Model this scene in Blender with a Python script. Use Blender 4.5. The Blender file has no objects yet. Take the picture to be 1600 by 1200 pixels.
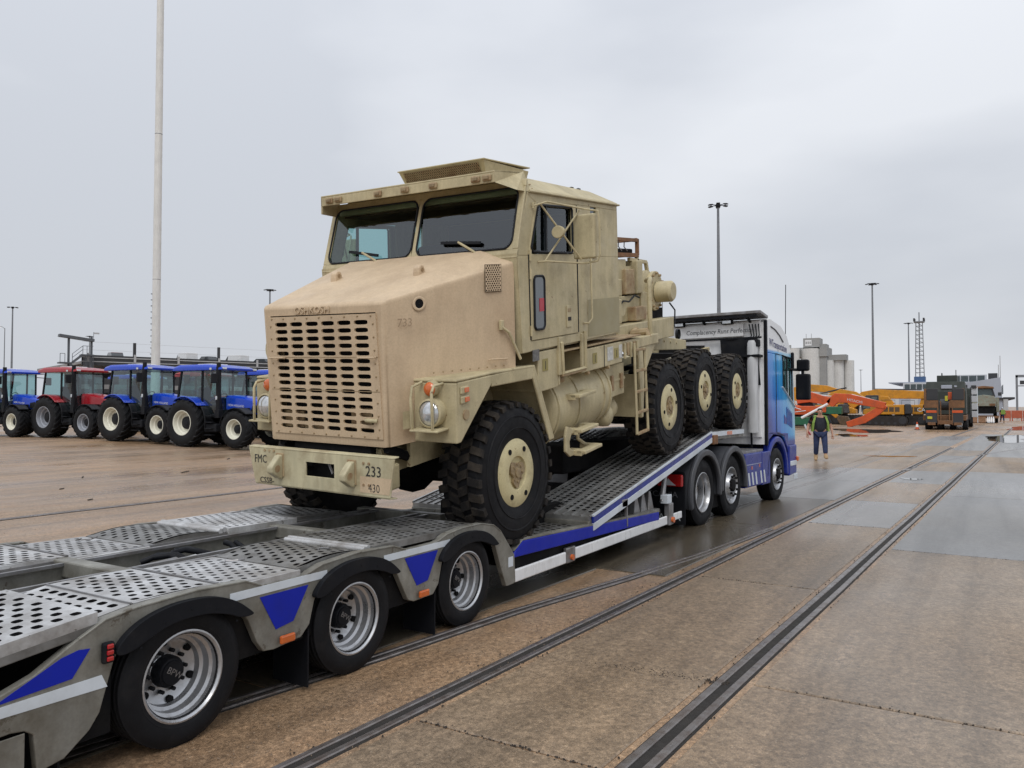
import bpy, bmesh, math, random
from mathutils import Vector, Matrix, noise
R = math.radians
random.seed(11)
SC = bpy.context.scene
COL = SC.collection

# ---------------------------------------------------------------- camera
cam_d = bpy.data.cameras.new("camera")
cam_d.lens = 27.05
cam_d.sensor_width = 36
cam_d.sensor_fit = 'HORIZONTAL'
cam_d.clip_start = 0.05
cam_d.clip_end = 9000
cam = bpy.data.objects.new("camera", cam_d)
cam.location = (0, 0, 1.84)
cam.rotation_euler = (math.pi/2 + 0.0295, 0, 0.548 - math.pi/2)
COL.objects.link(cam)
SC.camera = cam

# ---------------------------------------------------------------- overcast sky
SUN_EL, SUN_AZ = R(52), R(205)          # soft sun somewhere behind the cloud, behind the camera
world = bpy.data.worlds.new("World")
SC.world = world
world.use_nodes = True
wn, wl = world.node_tree.nodes, world.node_tree.links
wn.clear()
w_out = wn.new('ShaderNodeOutputWorld')
w_bg = wn.new('ShaderNodeBackground'); w_bg.inputs['Strength'].default_value = 0.1
w_sky = wn.new('ShaderNodeTexSky'); w_sky.sky_type = 'NISHITA'; w_sky.sun_disc = False
w_sky.sun_elevation = SUN_EL; w_sky.sun_rotation = math.pi/2 - SUN_AZ
w_sky.air_density = 1.5; w_sky.dust_density = 3.0
w_tc = wn.new('ShaderNodeTexCoord')
w_map = wn.new('ShaderNodeMapping'); w_map.inputs['Scale'].default_value = (1.0, 1.0, 2.6)
w_map.inputs['Location'].default_value = (0.35, 0.1, 0.55)
w_n1 = wn.new('ShaderNodeTexNoise'); w_n1.inputs['Scale'].default_value = 1.7
w_n1.inputs['Detail'].default_value = 5; w_n1.inputs['Roughness'].default_value = 0.42
w_r = wn.new('ShaderNodeValToRGB')
w_r.color_ramp.elements[0].position = 0.40; w_r.color_ramp.elements[0].color = (5.35, 5.6, 6.1, 1)
w_r.color_ramp.elements[1].position = 0.62; w_r.color_ramp.elements[1].color = (6.85, 7.05, 7.45, 1)
w_mix = wn.new('ShaderNodeMix'); w_mix.data_type = 'RGBA'; w_mix.inputs[0].default_value = 0.94
wl.new(w_tc.outputs['Generated'], w_map.inputs['Vector'])
wl.new(w_map.outputs['Vector'], w_n1.inputs['Vector'])
wl.new(w_n1.outputs['Fac'], w_r.inputs['Fac'])
wl.new(w_sky.outputs['Color'], w_mix.inputs[6])
wl.new(w_r.outputs['Color'], w_mix.inputs[7])
# an overcast dome is brightest overhead
w_sep = wn.new('ShaderNodeSeparateXYZ'); wl.new(w_tc.outputs['Generated'], w_sep.inputs[0])
w_rz = wn.new('ShaderNodeMapRange'); w_rz.inputs[1].default_value = 0.0; w_rz.inputs[2].default_value = 1.0; w_rz.inputs[3].default_value = 0.93; w_rz.inputs[4].default_value = 1.65
w_sq = wn.new('ShaderNodeMath'); w_sq.operation = 'POWER'; w_sq.inputs[1].default_value = 2.0; wl.new(w_sep.outputs['Z'], w_sq.inputs[0])
wl.new(w_sq.outputs[0], w_rz.inputs[0])
w_mul = wn.new('ShaderNodeMix'); w_mul.data_type = 'RGBA'; w_mul.blend_type = 'MULTIPLY'; w_mul.inputs[0].default_value = 1.0
wl.new(w_mix.outputs[2], w_mul.inputs[6]); wl.new(w_rz.outputs[0], w_mul.inputs[7])
wl.new(w_mul.outputs[2], w_bg.inputs['Color'])
wl.new(w_bg.outputs['Background'], w_out.inputs['Surface'])

sun_d = bpy.data.lights.new("sun", 'SUN')
sun_d.energy = 1.0; sun_d.angle = R(30); sun_d.color = (1.0, 0.97, 0.93)
sun = bpy.data.objects.new("sun", sun_d)
sun.rotation_euler = Vector((math.cos(SUN_EL)*math.cos(SUN_AZ), math.cos(SUN_EL)*math.sin(SUN_AZ), math.sin(SUN_EL))).to_track_quat('Z', 'Y').to_euler()
COL.objects.link(sun)

vs = SC.view_settings
vs.view_transform = 'Standard'; vs.look = 'None'; vs.gamma = 1.0; vs.exposure = 0.28
vs.use_curve_mapping = False
SC.cycles.max_bounces = 6
SC.cycles.use_denoising = True

# ---------------------------------------------------------------- mesh helpers
ORG = {}
class MB:
    """collects shapes; build() links them as one mesh object"""
    def __init__(s): s.v = []; s.f = []
    def add(s, vs, fs):
        o = len(s.v); s.v += [tuple(p) for p in vs]; s.f += [tuple(i+o for i in f) for f in fs]; return s
    def box(s, x0, x1, y0, y1, z0, z1):
        return s.hexa([(x0,y0,z0),(x1,y0,z0),(x1,y1,z0),(x0,y1,z0),(x0,y0,z1),(x1,y0,z1),(x1,y1,z1),(x0,y1,z1)])
    def hexa(s, p):
        return s.add(p, [(3,2,1,0),(4,5,6,7),(0,1,5,4),(1,2,6,5),(2,3,7,6),(3,0,4,7)])
    def bar(s, a, b, w, h, up=(0,0,1)):
        a, b = Vector(a), Vector(b); d = (b-a).normalized(); u = Vector(up)
        if abs(d.dot(u)) > .99: u = Vector((1,0,0))
        r = d.cross(u).normalized(); u = r.cross(d)
        r *= w/2; u *= h/2
        return s.hexa([a-r-u, b-r-u, b+r-u, a+r-u, a-r+u, b-r+u, b+r+u, a+r+u])
    def slab(s, quad, t):
        q = [Vector(p) for p in quad]; n = (q[1]-q[0]).cross(q[3]-q[0]).normalized()*t
        return s.hexa([p-n for p in q] + q)
    def prism(s, poly, a, b, axis='y'):
        n = len(poly)
        def P(p, c): return (p[0],c,p[1]) if axis == 'y' else ((c,p[0],p[1]) if axis == 'x' else (p[0],p[1],c))
        return s.add([P(p,a) for p in poly]+[P(p,b) for p in poly],
            [tuple(range(n))[::-1], tuple(range(n,2*n))]+[(i,(i+1)%n,(i+1)%n+n,i+n) for i in range(n)])
    def loft(s, rings, cap=True, closed=True):
        n = len(rings[0]); vs = [p for r in rings for p in r]; fs = []
        for k in range(len(rings)-1):
            for i in range(n if closed else n-1):
                j = (i+1) % n
                fs.append((k*n+i, k*n+j, (k+1)*n+j, (k+1)*n+i))
        if cap: fs += [tuple(range(n))[::-1], tuple((len(rings)-1)*n+i for i in range(n))]
        return s.add(vs, fs)
    def tube(s, a, b, r, r2=None, n=10, cap=True):
        return s.path([a, b], r, n, r2, cap)
    def path(s, pts, r, n=8, r2=None, cap=True):
        pts = [Vector(p) for p in pts]; rings = []; u = None
        for k, p in enumerate(pts):
            d = (pts[min(k+1,len(pts)-1)]-pts[max(k-1,0)]).normalized()
            if u is None: u = Vector((0,0,1)) if abs(d.z) < .9 else Vector((1,0,0))
            a = d.cross(u).normalized(); u = a.cross(d).normalized()
            rr = r if r2 is None else r+(r2-r)*k/(len(pts)-1)
            rings.append([p+a*math.cos(2*math.pi*i/n)*rr+u*math.sin(2*math.pi*i/n)*rr for i in range(n)])
        return s.loft(rings, cap)
    def lathe(s, prof, c=(0,0,0), axis='y', n=32, cap=False):
        rings = []
        for r, h in prof:
            ring = []
            for i in range(n):
                t = 2*math.pi*i/n; a, b = r*math.cos(t), r*math.sin(t)
                p = (a,h,b) if axis == 'y' else ((h,a,b) if axis == 'x' else (a,b,h))
                ring.append((p[0]+c[0],p[1]+c[1],p[2]+c[2]))
            rings.append(ring)
        return s.loft(rings, cap)
    def disc(s, c, r, axis='y', n=16, t=.004, rx=None):
        return s.lathe([(r,-t),(r,t)], c, axis, n, True)
    def ball(s, c, rx, ry=None, rz=None, n=10, m=6):
        ry = ry or rx; rz = rz or rx; rings = []
        for k in range(m+1):
            t = math.pi*(k+.02)/(m+.04); rings.append([(c[0]+rx*math.sin(t)*math.cos(2*math.pi*i/n), c[1]+ry*math.sin(t)*math.sin(2*math.pi*i/n), c[2]+rz*math.cos(t)) for i in range(n)])
        return s.loft(rings)
    def tf(s, fn):
        s.v = [tuple(fn(*p)) for p in s.v]; return s
    def mesh(s, name, mat, smooth=None, off=(0,0,0), fix=True):
        me = bpy.data.meshes.new(name)
        me.from_pydata([(p[0]-off[0],p[1]-off[1],p[2]-off[2]) for p in s.v], [], s.f)
        if fix:
            bm = bmesh.new(); bm.from_mesh(me); bmesh.ops.recalc_face_normals(bm, faces=bm.faces); bm.to_mesh(me); bm.free()
        if smooth is not None:
            me.polygons.foreach_set('use_smooth', [True]*len(me.polygons)); me.set_sharp_from_angle(angle=R(smooth))
        if mat: me.materials.append(mat)
        return me
    def build(s, name, mat, parent=None, bevel=0, smooth=None, seg=2, fix=True):
        off = ORG.get(parent.name, (0,0,0)) if parent else (0,0,0)
        return link(name, s.mesh(name, mat, smooth, off, fix), parent, bevel, seg)
def link(name, me, parent=None, bevel=0, seg=2):
    o = bpy.data.objects.new(name, me); COL.objects.link(o)
    if parent:
        o.parent = parent; ORG[o.name] = ORG.get(parent.name, (0,0,0))
    if bevel:
        m = o.modifiers.new('bevel', 'BEVEL'); m.width = bevel; m.segments = seg; m.limit_method = 'ANGLE'; m.angle_limit = R(38)
    return o
def thing(name, label, cat, loc=(0,0,0), rz=0, group=None, world=False):
    o = bpy.data.objects.new(name, None); COL.objects.link(o); o.empty_display_size = .2
    o.location = loc; o.rotation_euler = (0,0,rz)
    if world: ORG[o.name] = tuple(loc)
    return tag(o, label, cat, group)
def tag(o, label=None, cat=None, group=None, kind=None):
    for k, v in (('label',label),('category',cat),('group',group),('kind',kind)):
        if v: o[k] = v
    return o
def kids(o): return [c for c in bpy.data.objects if c.parent == o]
def copy_tree(o, parent=None, swap=None):
    c = o.copy(); COL.objects.link(c); c.parent = parent
    if swap and c.type == 'MESH' and c.data.materials and c.data.materials[0] in swap:
        key = (c.data.name, 'swap'); me = SWAPPED.get(key)
        if me is None:
            me = c.data.copy(); me.materials[0] = swap[c.data.materials[0]]; SWAPPED[key] = me
        c.data = me
    for ch in kids(o): copy_tree(ch, c, swap)
    return c
SWAPPED = {}
def text(name, body, size, mat, parent, origin, xdir, ydir, ext=.002, sx=1.0, shear=0, align='LEFT'):
    cu = bpy.data.curves.new('lettering', 'FONT'); cu.body = body; cu.size = size; cu.extrude = ext; cu.shear = shear; cu.align_x = align
    cu.resolution_u = 2
    to = bpy.data.objects.new('lettering', cu); COL.objects.link(to)
    dg = bpy.context.evaluated_depsgraph_get(); dg.update()
    me = bpy.data.meshes.new_from_object(to.evaluated_get(dg)); bpy.data.objects.remove(to); bpy.data.curves.remove(cu)
    X = Vector(xdir).normalized(); Y = Vector(ydir).normalized(); Z = X.cross(Y)
    off = Vector(ORG.get(parent.name, (0,0,0))); O = Vector(origin)-off
    me.transform(Matrix(((X.x*sx,Y.x,Z.x,O.x),(X.y*sx,Y.y,Z.y,O.y),(X.z*sx,Y.z,Z.z,O.z),(0,0,0,1))))
    me.materials.clear(); me.materials.append(mat)
    return link(name, me, parent)
def perf(mb, P, nu, nv, hw, hh, t, N=10, stag=True, power=2.6, margin=(0,0), walls=None):
    """perforated sheet: P(u,v,d) maps the unit square and a depth to space; nu x nv cells with a rounded hole each"""
    def cell(u0, u1, v0, v1, hole=True):
        if not hole:
            mb.add([P(u0,v0,0),P(u1,v0,0),P(u1,v1,0),P(u0,v1,0)], [(0,1,2,3)]); return
        cu, cv, du, dv = (u0+u1)/2, (v0+v1)/2, (u1-u0)/2, (v1-v0)/2
        out, inn, low = [], [], []
        for k in range(N):
            a = 2*math.pi*(k+.5)/N; c, s_ = math.cos(a), math.sin(a); m = max(abs(c), abs(s_))
            out.append((cu+du*c/m, cv+dv*s_/m))
            q = (abs(c)**power+abs(s_)**power)**(-1/power)
            inn.append((cu+du*hw*c*q, cv+dv*hh*s_*q))
        # corners of the cell
        vs = [P(u,v,0) for u,v in out]+[P(u,v,0) for u,v in inn]+[P(u,v,t) for u,v in inn]
        fs = []
        for k in range(N):
            j = (k+1) % N
            fs.append((k,j,N+j,N+k))
            if walls is None: fs.append((N+k,N+j,2*N+j,2*N+k))
            else: walls.add([vs[N+k],vs[N+j],vs[2*N+j],vs[2*N+k]], [(0,1,2,3)])
        n0 = len(vs)
        for cx, cy in ((1,1),(-1,1),(-1,-1),(1,-1)):
            best = [k for k in range(N) if (math.cos(2*math.pi*(k+.5)/N)*cx > 0 and math.sin(2*math.pi*(k+.5)/N)*cy > 0)]
            for k in best:
                j = (k+1) % N
                a, b = out[k], out[j]
                if abs(a[0]-b[0]) > 1e-9 and abs(a[1]-b[1]) > 1e-9:
                    vs.append(P(cu+du*cx, cv+dv*cy, 0)); fs.append((k, len(vs)-1, j))
        mb.add(vs, fs)
    a, b = margin
    us = lambda i: a+(1-2*a)*i/nu
    for j in range(nv):
        v0, v1 = b+(1-2*b)*j/nv, b+(1-2*b)*(j+1)/nv
        if stag and j % 2:
            h = .5/nu*(1-2*a)
            cell(us(0), us(0)+h, v0, v1, False)
            for i in range(nu-1): cell(us(i)+h, us(i+1)+h, v0, v1)
            cell(us(nu)-h, us(nu), v0, v1, False)
        else:
            for i in range(nu): cell(us(i), us(i+1), v0, v1)
    if a: cell(0,a,0,1,False); cell(1-a,1,0,1,False)
    if b: cell(a,1-a,0,b,False); cell(a,1-a,1-b,1,False)
    return mb

# ---------------------------------------------------------------- materials
def nodes_of(name):
    m = bpy.data.materials.new(name); m.use_nodes = True
    nt = m.node_tree; b = nt.nodes['Principled BSDF']; return m, nt, b
def nnoise(nt, vec, scale, detail=4, rough=.55):
    n = nt.nodes.new('ShaderNodeTexNoise'); n.inputs['Scale'].default_value = scale; n.inputs['Detail'].default_value = detail
    n.inputs['Roughness'].default_value = rough; nt.links.new(vec, n.inputs['Vector']); return n.outputs['Fac']
def nramp(nt, fac, stops):
    r = nt.nodes.new('ShaderNodeValToRGB'); e = r.color_ramp.elements
    while len(e) < len(stops): e.new(.5)
    for el, (p, c) in zip(e, stops):
        el.position = p; el.color = (c, c, c, 1) if isinstance(c, (int, float)) else (*c, 1)
    nt.links.new(fac, r.inputs['Fac']); return r.outputs['Color']
def nmix(nt, fac, a, b, mode='MIX'):
    m = nt.nodes.new('ShaderNodeMix'); m.data_type = 'RGBA'; m.blend_type = mode
    for sock, v in ((0,fac),(6,a),(7,b)):
        if isinstance(v, (int,float)): m.inputs[sock].default_value = v
        elif isinstance(v, tuple): m.inputs[sock].default_value = (*v, 1)
        else: nt.links.new(v, m.inputs[sock])
    return m.outputs[2]
def mat(name, col, rough=.5, metal=0, var=.15, scale=2.5, dirt=None, damt=.35, dscale=4, bump=0, bscale=60, rvar=.12, coat=0, objvar=.0, streak=0, chips=None, spec=.5):
    m, nt, b = nodes_of(name)
    tc = nt.nodes.new('ShaderNodeTexCoord'); vec = tc.outputs['Object']
    n1 = nnoise(nt, vec, scale, 5)
    c = nmix(nt, 1.0, col, nramp(nt, n1, [(.3, 1-var), (.7, 1+var*.4)]), 'MULTIPLY')
    if streak:
        mp = nt.nodes.new('ShaderNodeMapping'); mp.inputs['Scale'].default_value = (1,1,.12); nt.links.new(vec, mp.inputs['Vector'])
        c = nmix(nt, 1.0, c, nramp(nt, nnoise(nt, mp.outputs['Vector'], 14, 3), [(.42, 1-streak), (.62, 1.0)]), 'MULTIPLY')
    if dirt:
        f = nramp(nt, nnoise(nt, vec, dscale, 8, .65), [(.62-damt*.5, 0.0), (.72, min(1,damt*2))])
        c = nmix(nt, f, c, dirt)
    if chips:
        cc, thr, cs = chips
        f = nramp(nt, nnoise(nt, vec, cs, 6, .7), [(thr, 0.0), (thr+.035, .85)])
        c = nmix(nt, f, c, cc)
        c = nmix(nt, 1.0, c, nramp(nt, nnoise(nt, vec, 60, 3, .6), [(.35,.93),(.6,1.03)]), 'MULTIPLY')
    if objvar:
        oi = nt.nodes.new('ShaderNodeObjectInfo')
        c = nmix(nt, 1.0, c, nramp(nt, oi.outputs['Random'], [(0, 1-objvar), (1, 1.0)]), 'MULTIPLY')
    nt.links.new(c, b.inputs['Base Color'])
    nt.links.new(nramp(nt, nnoise(nt, vec, scale*2.3, 4), [(.3, max(.02,rough-rvar)), (.7, min(1,rough+rvar))]), b.inputs['Roughness'])
    b.inputs['Metallic'].default_value = metal
    b.inputs['Specular IOR Level'].default_value = spec
    if coat: b.inputs['Coat Weight'].default_value = coat; b.inputs['Coat Roughness'].default_value = .08
    if bump:
        bp = nt.nodes.new('ShaderNodeBump'); bp.inputs['Strength'].default_value = bump; bp.inputs['Distance'].default_value = .01
        nt.links.new(nnoise(nt, vec, bscale, 4), bp.inputs['Height']); nt.links.new(bp.outputs['Normal'], b.inputs['Normal'])
    return m
def glass(name, tint=(.55,.75,.75), alpha=.5, rough=.03):
    """thin glazing: part mirror, part see-through"""
    m, nt, b = nodes_of(name)
    out = nt.nodes['Material Output']
    tr = nt.nodes.new('ShaderNodeBsdfTransparent'); tr.inputs['Color'].default_value = (*tint, 1)
    gl = nt.nodes.new('ShaderNodeBsdfGlossy'); gl.inputs['Roughness'].default_value = rough; gl.inputs['Color'].default_value = (.9,.95,1,1)
    fr = nt.nodes.new('ShaderNodeLayerWeight'); fr.inputs['Blend'].default_value = .5
    pw = nt.nodes.new('ShaderNodeMath'); pw.operation = 'POWER'; pw.inputs[1].default_value = 4.0
    nt.links.new(fr.outputs['Facing'], pw.inputs[0])
    mx = nt.nodes.new('ShaderNodeMath'); mx.operation = 'MULTIPLY_ADD'; mx.inputs[1].default_value = .85; mx.inputs[2].default_value = alpha
    nt.links.new(pw.outputs[0], mx.inputs[0])
    ms = nt.nodes.new('ShaderNodeMixShader'); nt.links.new(mx.outputs[0], ms.inputs[0]); nt.links.new(tr.outputs[0], ms.inputs[1]); nt.links.new(gl.outputs[0], ms.inputs[2])
    nt.links.new(ms.outputs[0], out.inputs['Surface']); return m

DIRT = (.09,.07,.05)
RUST = (.16,.06,.025)
M = {}
M['tan'] = mat('tan paint', (.58,.445,.295), .62, var=.09, scale=1.3, chips=((.30,.20,.12),.69,11), dirt=(.40,.29,.185), damt=.3, dscale=2.2, bump=.06, bscale=130, streak=.06)
M['sand'] = mat('olive sand paint', (.50,.43,.26), .6, var=.13, chips=((.17,.105,.055),.655,13), scale=2.2, dirt=(.22,.18,.10), damt=.28, dscale=3.2, bump=.08, bscale=110, streak=.10)
M['sand_clean'] = mat('sand wheel paint', (.58,.51,.29), .5, var=.12, chips=((.25,.16,.08),.66,12), scale=3, dirt=(.2,.14,.08), damt=.22, dscale=7)
M['sand_rust'] = mat('rusting sand paint', (.40,.31,.18), .7, var=.2, dirt=(.20,.10,.045), damt=.45, dscale=9)
M['rust'] = mat('rusty steel', (.24,.115,.05), .8, var=.3, dirt=(.10,.05,.025), damt=.5, dscale=9)
M['stencil'] = mat('black stencil', (.035,.032,.03), .8, var=.3)
M['rubber'] = mat('tyre rubber', (.0125,.013,.015), .6, var=.3, scale=5, dirt=(.03,.027,.025), damt=.2, dscale=6, bump=.12, bscale=90, spec=.12)
M['tread'] = mat('dusty tread rubber', (.02,.019,.019), .7, var=.3, scale=4, dirt=(.075,.062,.048), damt=.38, dscale=5, bump=.15, bscale=70, spec=.12)
M['black'] = mat('black plastic', (.010,.011,.014), .5, var=.2, dirt=(.035,.033,.031), damt=.2, spec=.12)
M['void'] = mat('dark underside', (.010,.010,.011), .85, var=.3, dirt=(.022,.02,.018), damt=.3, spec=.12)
M['seal'] = mat('rubber seal', (.018,.02,.024), .45, spec=.12)
M['steel'] = mat('wheel steel', (.50,.51,.53), .34, .75, var=.2, dirt=(.13,.11,.09), damt=.25, dscale=9)
M['bare'] = mat('bare steel', (.30,.30,.31), .42, .6, var=.3, dirt=(.12,.10,.08), damt=.4, dscale=8)
M['alu'] = mat('aluminium tread plate', (.66,.67,.68), .40, .3, var=.22, scale=5, dirt=(.22,.20,.18), damt=.5, dscale=3.2, bump=.12, bscale=40, objvar=.25, chips=((.14,.125,.11),.63,9))
M['alu_dark'] = mat('dirty aluminium plate', (.26,.26,.255), .46, .3, var=.3, scale=4, dirt=(.08,.073,.062), damt=.5, dscale=5, bump=.1, bscale=50, objvar=.2)
M['frame'] = mat('galvanised trailer steel', col=(.27,.265,.235), rough=.5, metal=.25, chips=((.09,.075,.055),.62,7), var=.25, scale=3, dirt=(.10,.088,.066), damt=.42, dscale=4, bump=.08, bscale=50, streak=.15)
M['blue'] = mat('blue trailer paint', (.005,.016,.34), .4, var=.12, dirt=(.012,.018,.16), damt=.18, spec=.25)
M['purple'] = mat('deep blue truck paint', (.010,.026,.24), .34, var=.12, coat=.15, spec=.3, dirt=(.06,.05,.08), damt=.2)
M['tape'] = mat('reflective white tape', (.60,.65,.70), .4, var=.12, dirt=(.42,.44,.45), damt=.3)
M['white'] = mat('white paint', (.78,.79,.80), .32, var=.06, coat=.3, dirt=(.45,.44,.42), damt=.2, streak=.06)
M['orange_lens'] = mat('orange lens', (.62,.13,.02), .2, var=.2, coat=.6)
M['red_lens'] = mat('red lens', (.38,.012,.012), .2, var=.2, coat=.6)
M['lamp'] = mat('lamp glass', (.62,.64,.66), .08, .6, var=.35, scale=14, coat=1)
M['glass'] = glass('cab glazing', (.56,.80,.80), .05)
M['ramp'] = mat('worn ramp metal', (.36,.36,.35), .40, .35, var=.3, scale=3, dirt=(.12,.11,.10), damt=.45, dscale=4, bump=.1, bscale=50)
M['darkglass'] = glass('tinted glazing', (.50,.66,.66), .09)
# ---------------------------------------------------------------- ground
def ground_mat(name, brown, grey, wet_lo, wet_hi, speck=.5, bump=.35, rough_dry=.62, rough_wet=.16, orange=.5, slabvar=0):
    m, nt, b = nodes_of(name)
    g = nt.nodes.new('ShaderNodeNewGeometry'); vec = g.outputs['Position']
    big = nnoise(nt, vec, .16, 5, .6)
    mp = nt.nodes.new('ShaderNodeMapping'); mp.inputs['Scale'].default_value = (.35,1.2,1); nt.links.new(vec, mp.inputs['Vector'])
    long_ = nnoise(nt, mp.outputs['Vector'], .5, 6, .6)
    mid = nnoise(nt, vec, 1.3, 6, .65)
    fine = nnoise(nt, vec, 90, 4, .75)
    vo = nt.nodes.new('ShaderNodeTexVoronoi'); vo.inputs['Scale'].default_value = 150; nt.links.new(vec, vo.inputs['Vector'])
    c = nmix(nt, nramp(nt, big, [(.38,0.0),(.62,1.0)]), brown, grey)
    c = nmix(nt, nramp(nt, mid, [(.35,0.0),(.75,orange)]), c, (brown[0]*1.05,brown[1]*.86,brown[2]*.66))
    c = nmix(nt, 1.0, c, nramp(nt, long_, [(.3,.72),(.7,1.12)]), 'MULTIPLY')
    c = nmix(nt, speck*1.4 if speck < .7 else 1.0, c, nmix(nt, 1.0, c, nramp(nt, nnoise(nt, vec, 24, 6, .8), [(.34,.34),(.5,.95),(.66,1.7)]), 'MULTIPLY'))
    c = nmix(nt, speck, c, nmix(nt, 1.0, c, nramp(nt, nnoise(nt, vec, 5, 6, .75), [(.35,.62),(.65,1.15)]), 'MULTIPLY'))
    c = nmix(nt, speck, c, nmix(nt, 1.0, c, nramp(nt, vo.outputs['Color'], [(.1,.45),(.5,.95),(.86,1.15),(.95,2.1)]), 'MULTIPLY'))
    c = nmix(nt, nramp(nt, fine, [(.30,speck),(.42,0.0)]), c, (.055,.045,.036))
    v2 = nt.nodes.new('ShaderNodeTexVoronoi'); v2.inputs['Scale'].default_value = 42; nt.links.new(vec, v2.inputs['Vector'])
    dot = nramp(nt, v2.outputs['Distance'], [(.16,1.0),(.30,0.0)])
    sepc = nt.nodes.new('ShaderNodeSeparateColor'); nt.links.new(v2.outputs['Color'], sepc.inputs[0])
    c = nmix(nt, nmix(nt, 1.0, dot, nramp(nt, sepc.outputs[0], [(.80,0.0),(.86,speck)]), 'MULTIPLY'), c, (.46,.37,.27))
    c = nmix(nt, nmix(nt, 1.0, dot, nramp(nt, sepc.outputs[1], [(.80,0.0),(.86,speck)]), 'MULTIPLY'), c, (.06,.05,.04))
    ms = nt.nodes.new('ShaderNodeMapping'); ms.inputs['Scale'].default_value = (.10,2.2,1); ms.inputs['Rotation'].default_value = (0,0,.05); nt.links.new(vec, ms.inputs['Vector'])
    c = nmix(nt, 1.0, c, nramp(nt, nnoise(nt, ms.outputs['Vector'], 1.1, 5, .6), [(.36,.74),(.52,1.0)]), 'MULTIPLY')
    stain = nramp(nt, nnoise(nt, vec, .75, 8, .7), [(.60,0.0),(.72,.55)])
    c = nmix(nt, stain, c, (brown[0]*.45,brown[1]*.42,brown[2]*.4))
    if slabvar:
        oi = nt.nodes.new('ShaderNodeObjectInfo'); c = nmix(nt, 1.0, c, nramp(nt, oi.outputs['Random'], [(0,1-slabvar),(1,1.0)]), 'MULTIPLY')
    nt.links.new(c, b.inputs['Base Color'])
    wet = nnoise(nt, mp.outputs['Vector'], .33, 6, .55)
    r = nramp(nt, wet, [(wet_lo, rough_wet),(wet_hi, rough_dry)])
    nt.links.new(r, b.inputs['Roughness'])
    b.inputs['Specular IOR Level'].default_value = .5
    bp = nt.nodes.new('ShaderNodeBump'); bp.inputs['Distance'].default_value = .008
    nt.links.new(nramp(nt, wet, [(wet_lo,bump*.25),(wet_hi,bump)]), bp.inputs['Strength'])
    h = nmix(nt, .5, fine, vo.outputs['Distance']); nt.links.new(h, bp.inputs['Height']); nt.links.new(bp.outputs['Normal'], b.inputs['Normal'])
    return m
M['ground'] = ground_mat('wet aggregate apron', (.40,.265,.155), (.325,.24,.17), .36, .64, .6, .55, .58, .22)
M['wetslab'] = ground_mat('wet smooth concrete', (.235,.225,.21), (.225,.225,.225), .36, .80, .22, .12, .46, .24, .15, .12)
M['dryslab'] = ground_mat('worn aggregate concrete', (.315,.225,.142), (.275,.215,.155), .38, .72, .5, .4, .62, .26, .2, .12)
M['joint'] = mat('dirt and groove shade', (.022,.019,.016), .9, var=.4, scale=9, bump=.5, bscale=40)
def water(name, tint=(.035,.03,.025)):
    m, nt, b = nodes_of(name); b.inputs['Base Color'].default_value = (*tint,1); b.inputs['Roughness'].default_value = .03
    b.inputs['Specular IOR Level'].default_value = .6
    g = nt.nodes.new('ShaderNodeNewGeometry'); bp = nt.nodes.new('ShaderNodeBump'); bp.inputs['Strength'].default_value = .04; bp.inputs['Distance'].default_value = .004
    nt.links.new(nnoise(nt, g.outputs['Position'], 5, 3), bp.inputs['Height']); nt.links.new(bp.outputs['Normal'], b.inputs['Normal']); return m
M['water'] = water('standing water')

def smooth01(t): t = max(0, min(1, t)); return t*t*(3-2*t)
def gz(x, y): return .27*smooth01((y-24)/14)*(1-smooth01((abs(x)-70)/60))
mb = MB()
gx = [-4000,-900,-250,-120,-60,-30,-15]+list(range(-10,60,5))+[62,70,80,95,110,130,160,250,500,1200,4000,7000]
gy = [-5000,-1500,-400,-120,-50,-20]+list(range(-10,24,6))+list(range(24,44,2))+[50,60,80,120,250,600,2000,6000]
mb.add([(x,y,gz(x,y)) for y in gy for x in gx],
       [(j*len(gx)+i, j*len(gx)+i+1, (j+1)*len(gx)+i+1, (j+1)*len(gx)+i) for j in range(len(gy)-1) for i in range(len(gx)-1)])
ground = tag(mb.build('ground', M['ground'], smooth=30), kind='structure')

# rail frame: s runs along the right-hand rail, t to its left
RA = R(-2.85)
def RF(s, t): return (3.9+s*math.cos(RA)-t*math.sin(RA), 1.52+s*math.sin(RA)+t*math.cos(RA))
def s_at(x, t): return (x-3.9+t*math.sin(RA))/math.cos(RA)
# concrete slabs cast between and beside the rails (world x of the joints)
def slab(x0, x1, t0, t1, m, skew=0.0):
    g = .012
    P = [RF(s_at(x0,t0)+g, t0+g), RF(s_at(x1,t0)-g, t0+g), RF(s_at(x1,t1)-g-skew, t1-g), RF(s_at(x0,t1)+g-skew, t1-g)]
    h = .012
    bb = MB().add([(p[0],p[1],-.03) for p in P]+[(p[0],p[1],h) for p in P], [(3,2,1,0),(4,5,6,7),(0,1,5,4),(1,2,6,5),(2,3,7,6),(3,0,4,7)])
    o = bb.build('concrete_slab', m, ground, bevel=.008, seg=1); return o
W_, D_ = M['wetslab'], M['dryslab']
M['darkslab'] = ground_mat('soaked shaded concrete', (.105,.085,.058), (.095,.085,.068), .36, .80, .35, .2, .45, .24, .2, .1)  # wet concrete, coloured darker still for the shade under the trailer
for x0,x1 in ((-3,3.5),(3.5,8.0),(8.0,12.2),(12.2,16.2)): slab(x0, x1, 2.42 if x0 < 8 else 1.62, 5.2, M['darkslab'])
for x0,x1,m in ((-2,3.6,D_),(3.6,8.2,D_),(8.2,12.87,D_),(12.87,16.4,W_),(16.4,20.75,D_),(20.75,24.9,W_),(24.9,29,D_),(29,33.2,W_),(33.2,37.4,D_),(37.4,45,W_),(45,60,W_)):
    slab(x0, x1, .13, 1.32, m)
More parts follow.
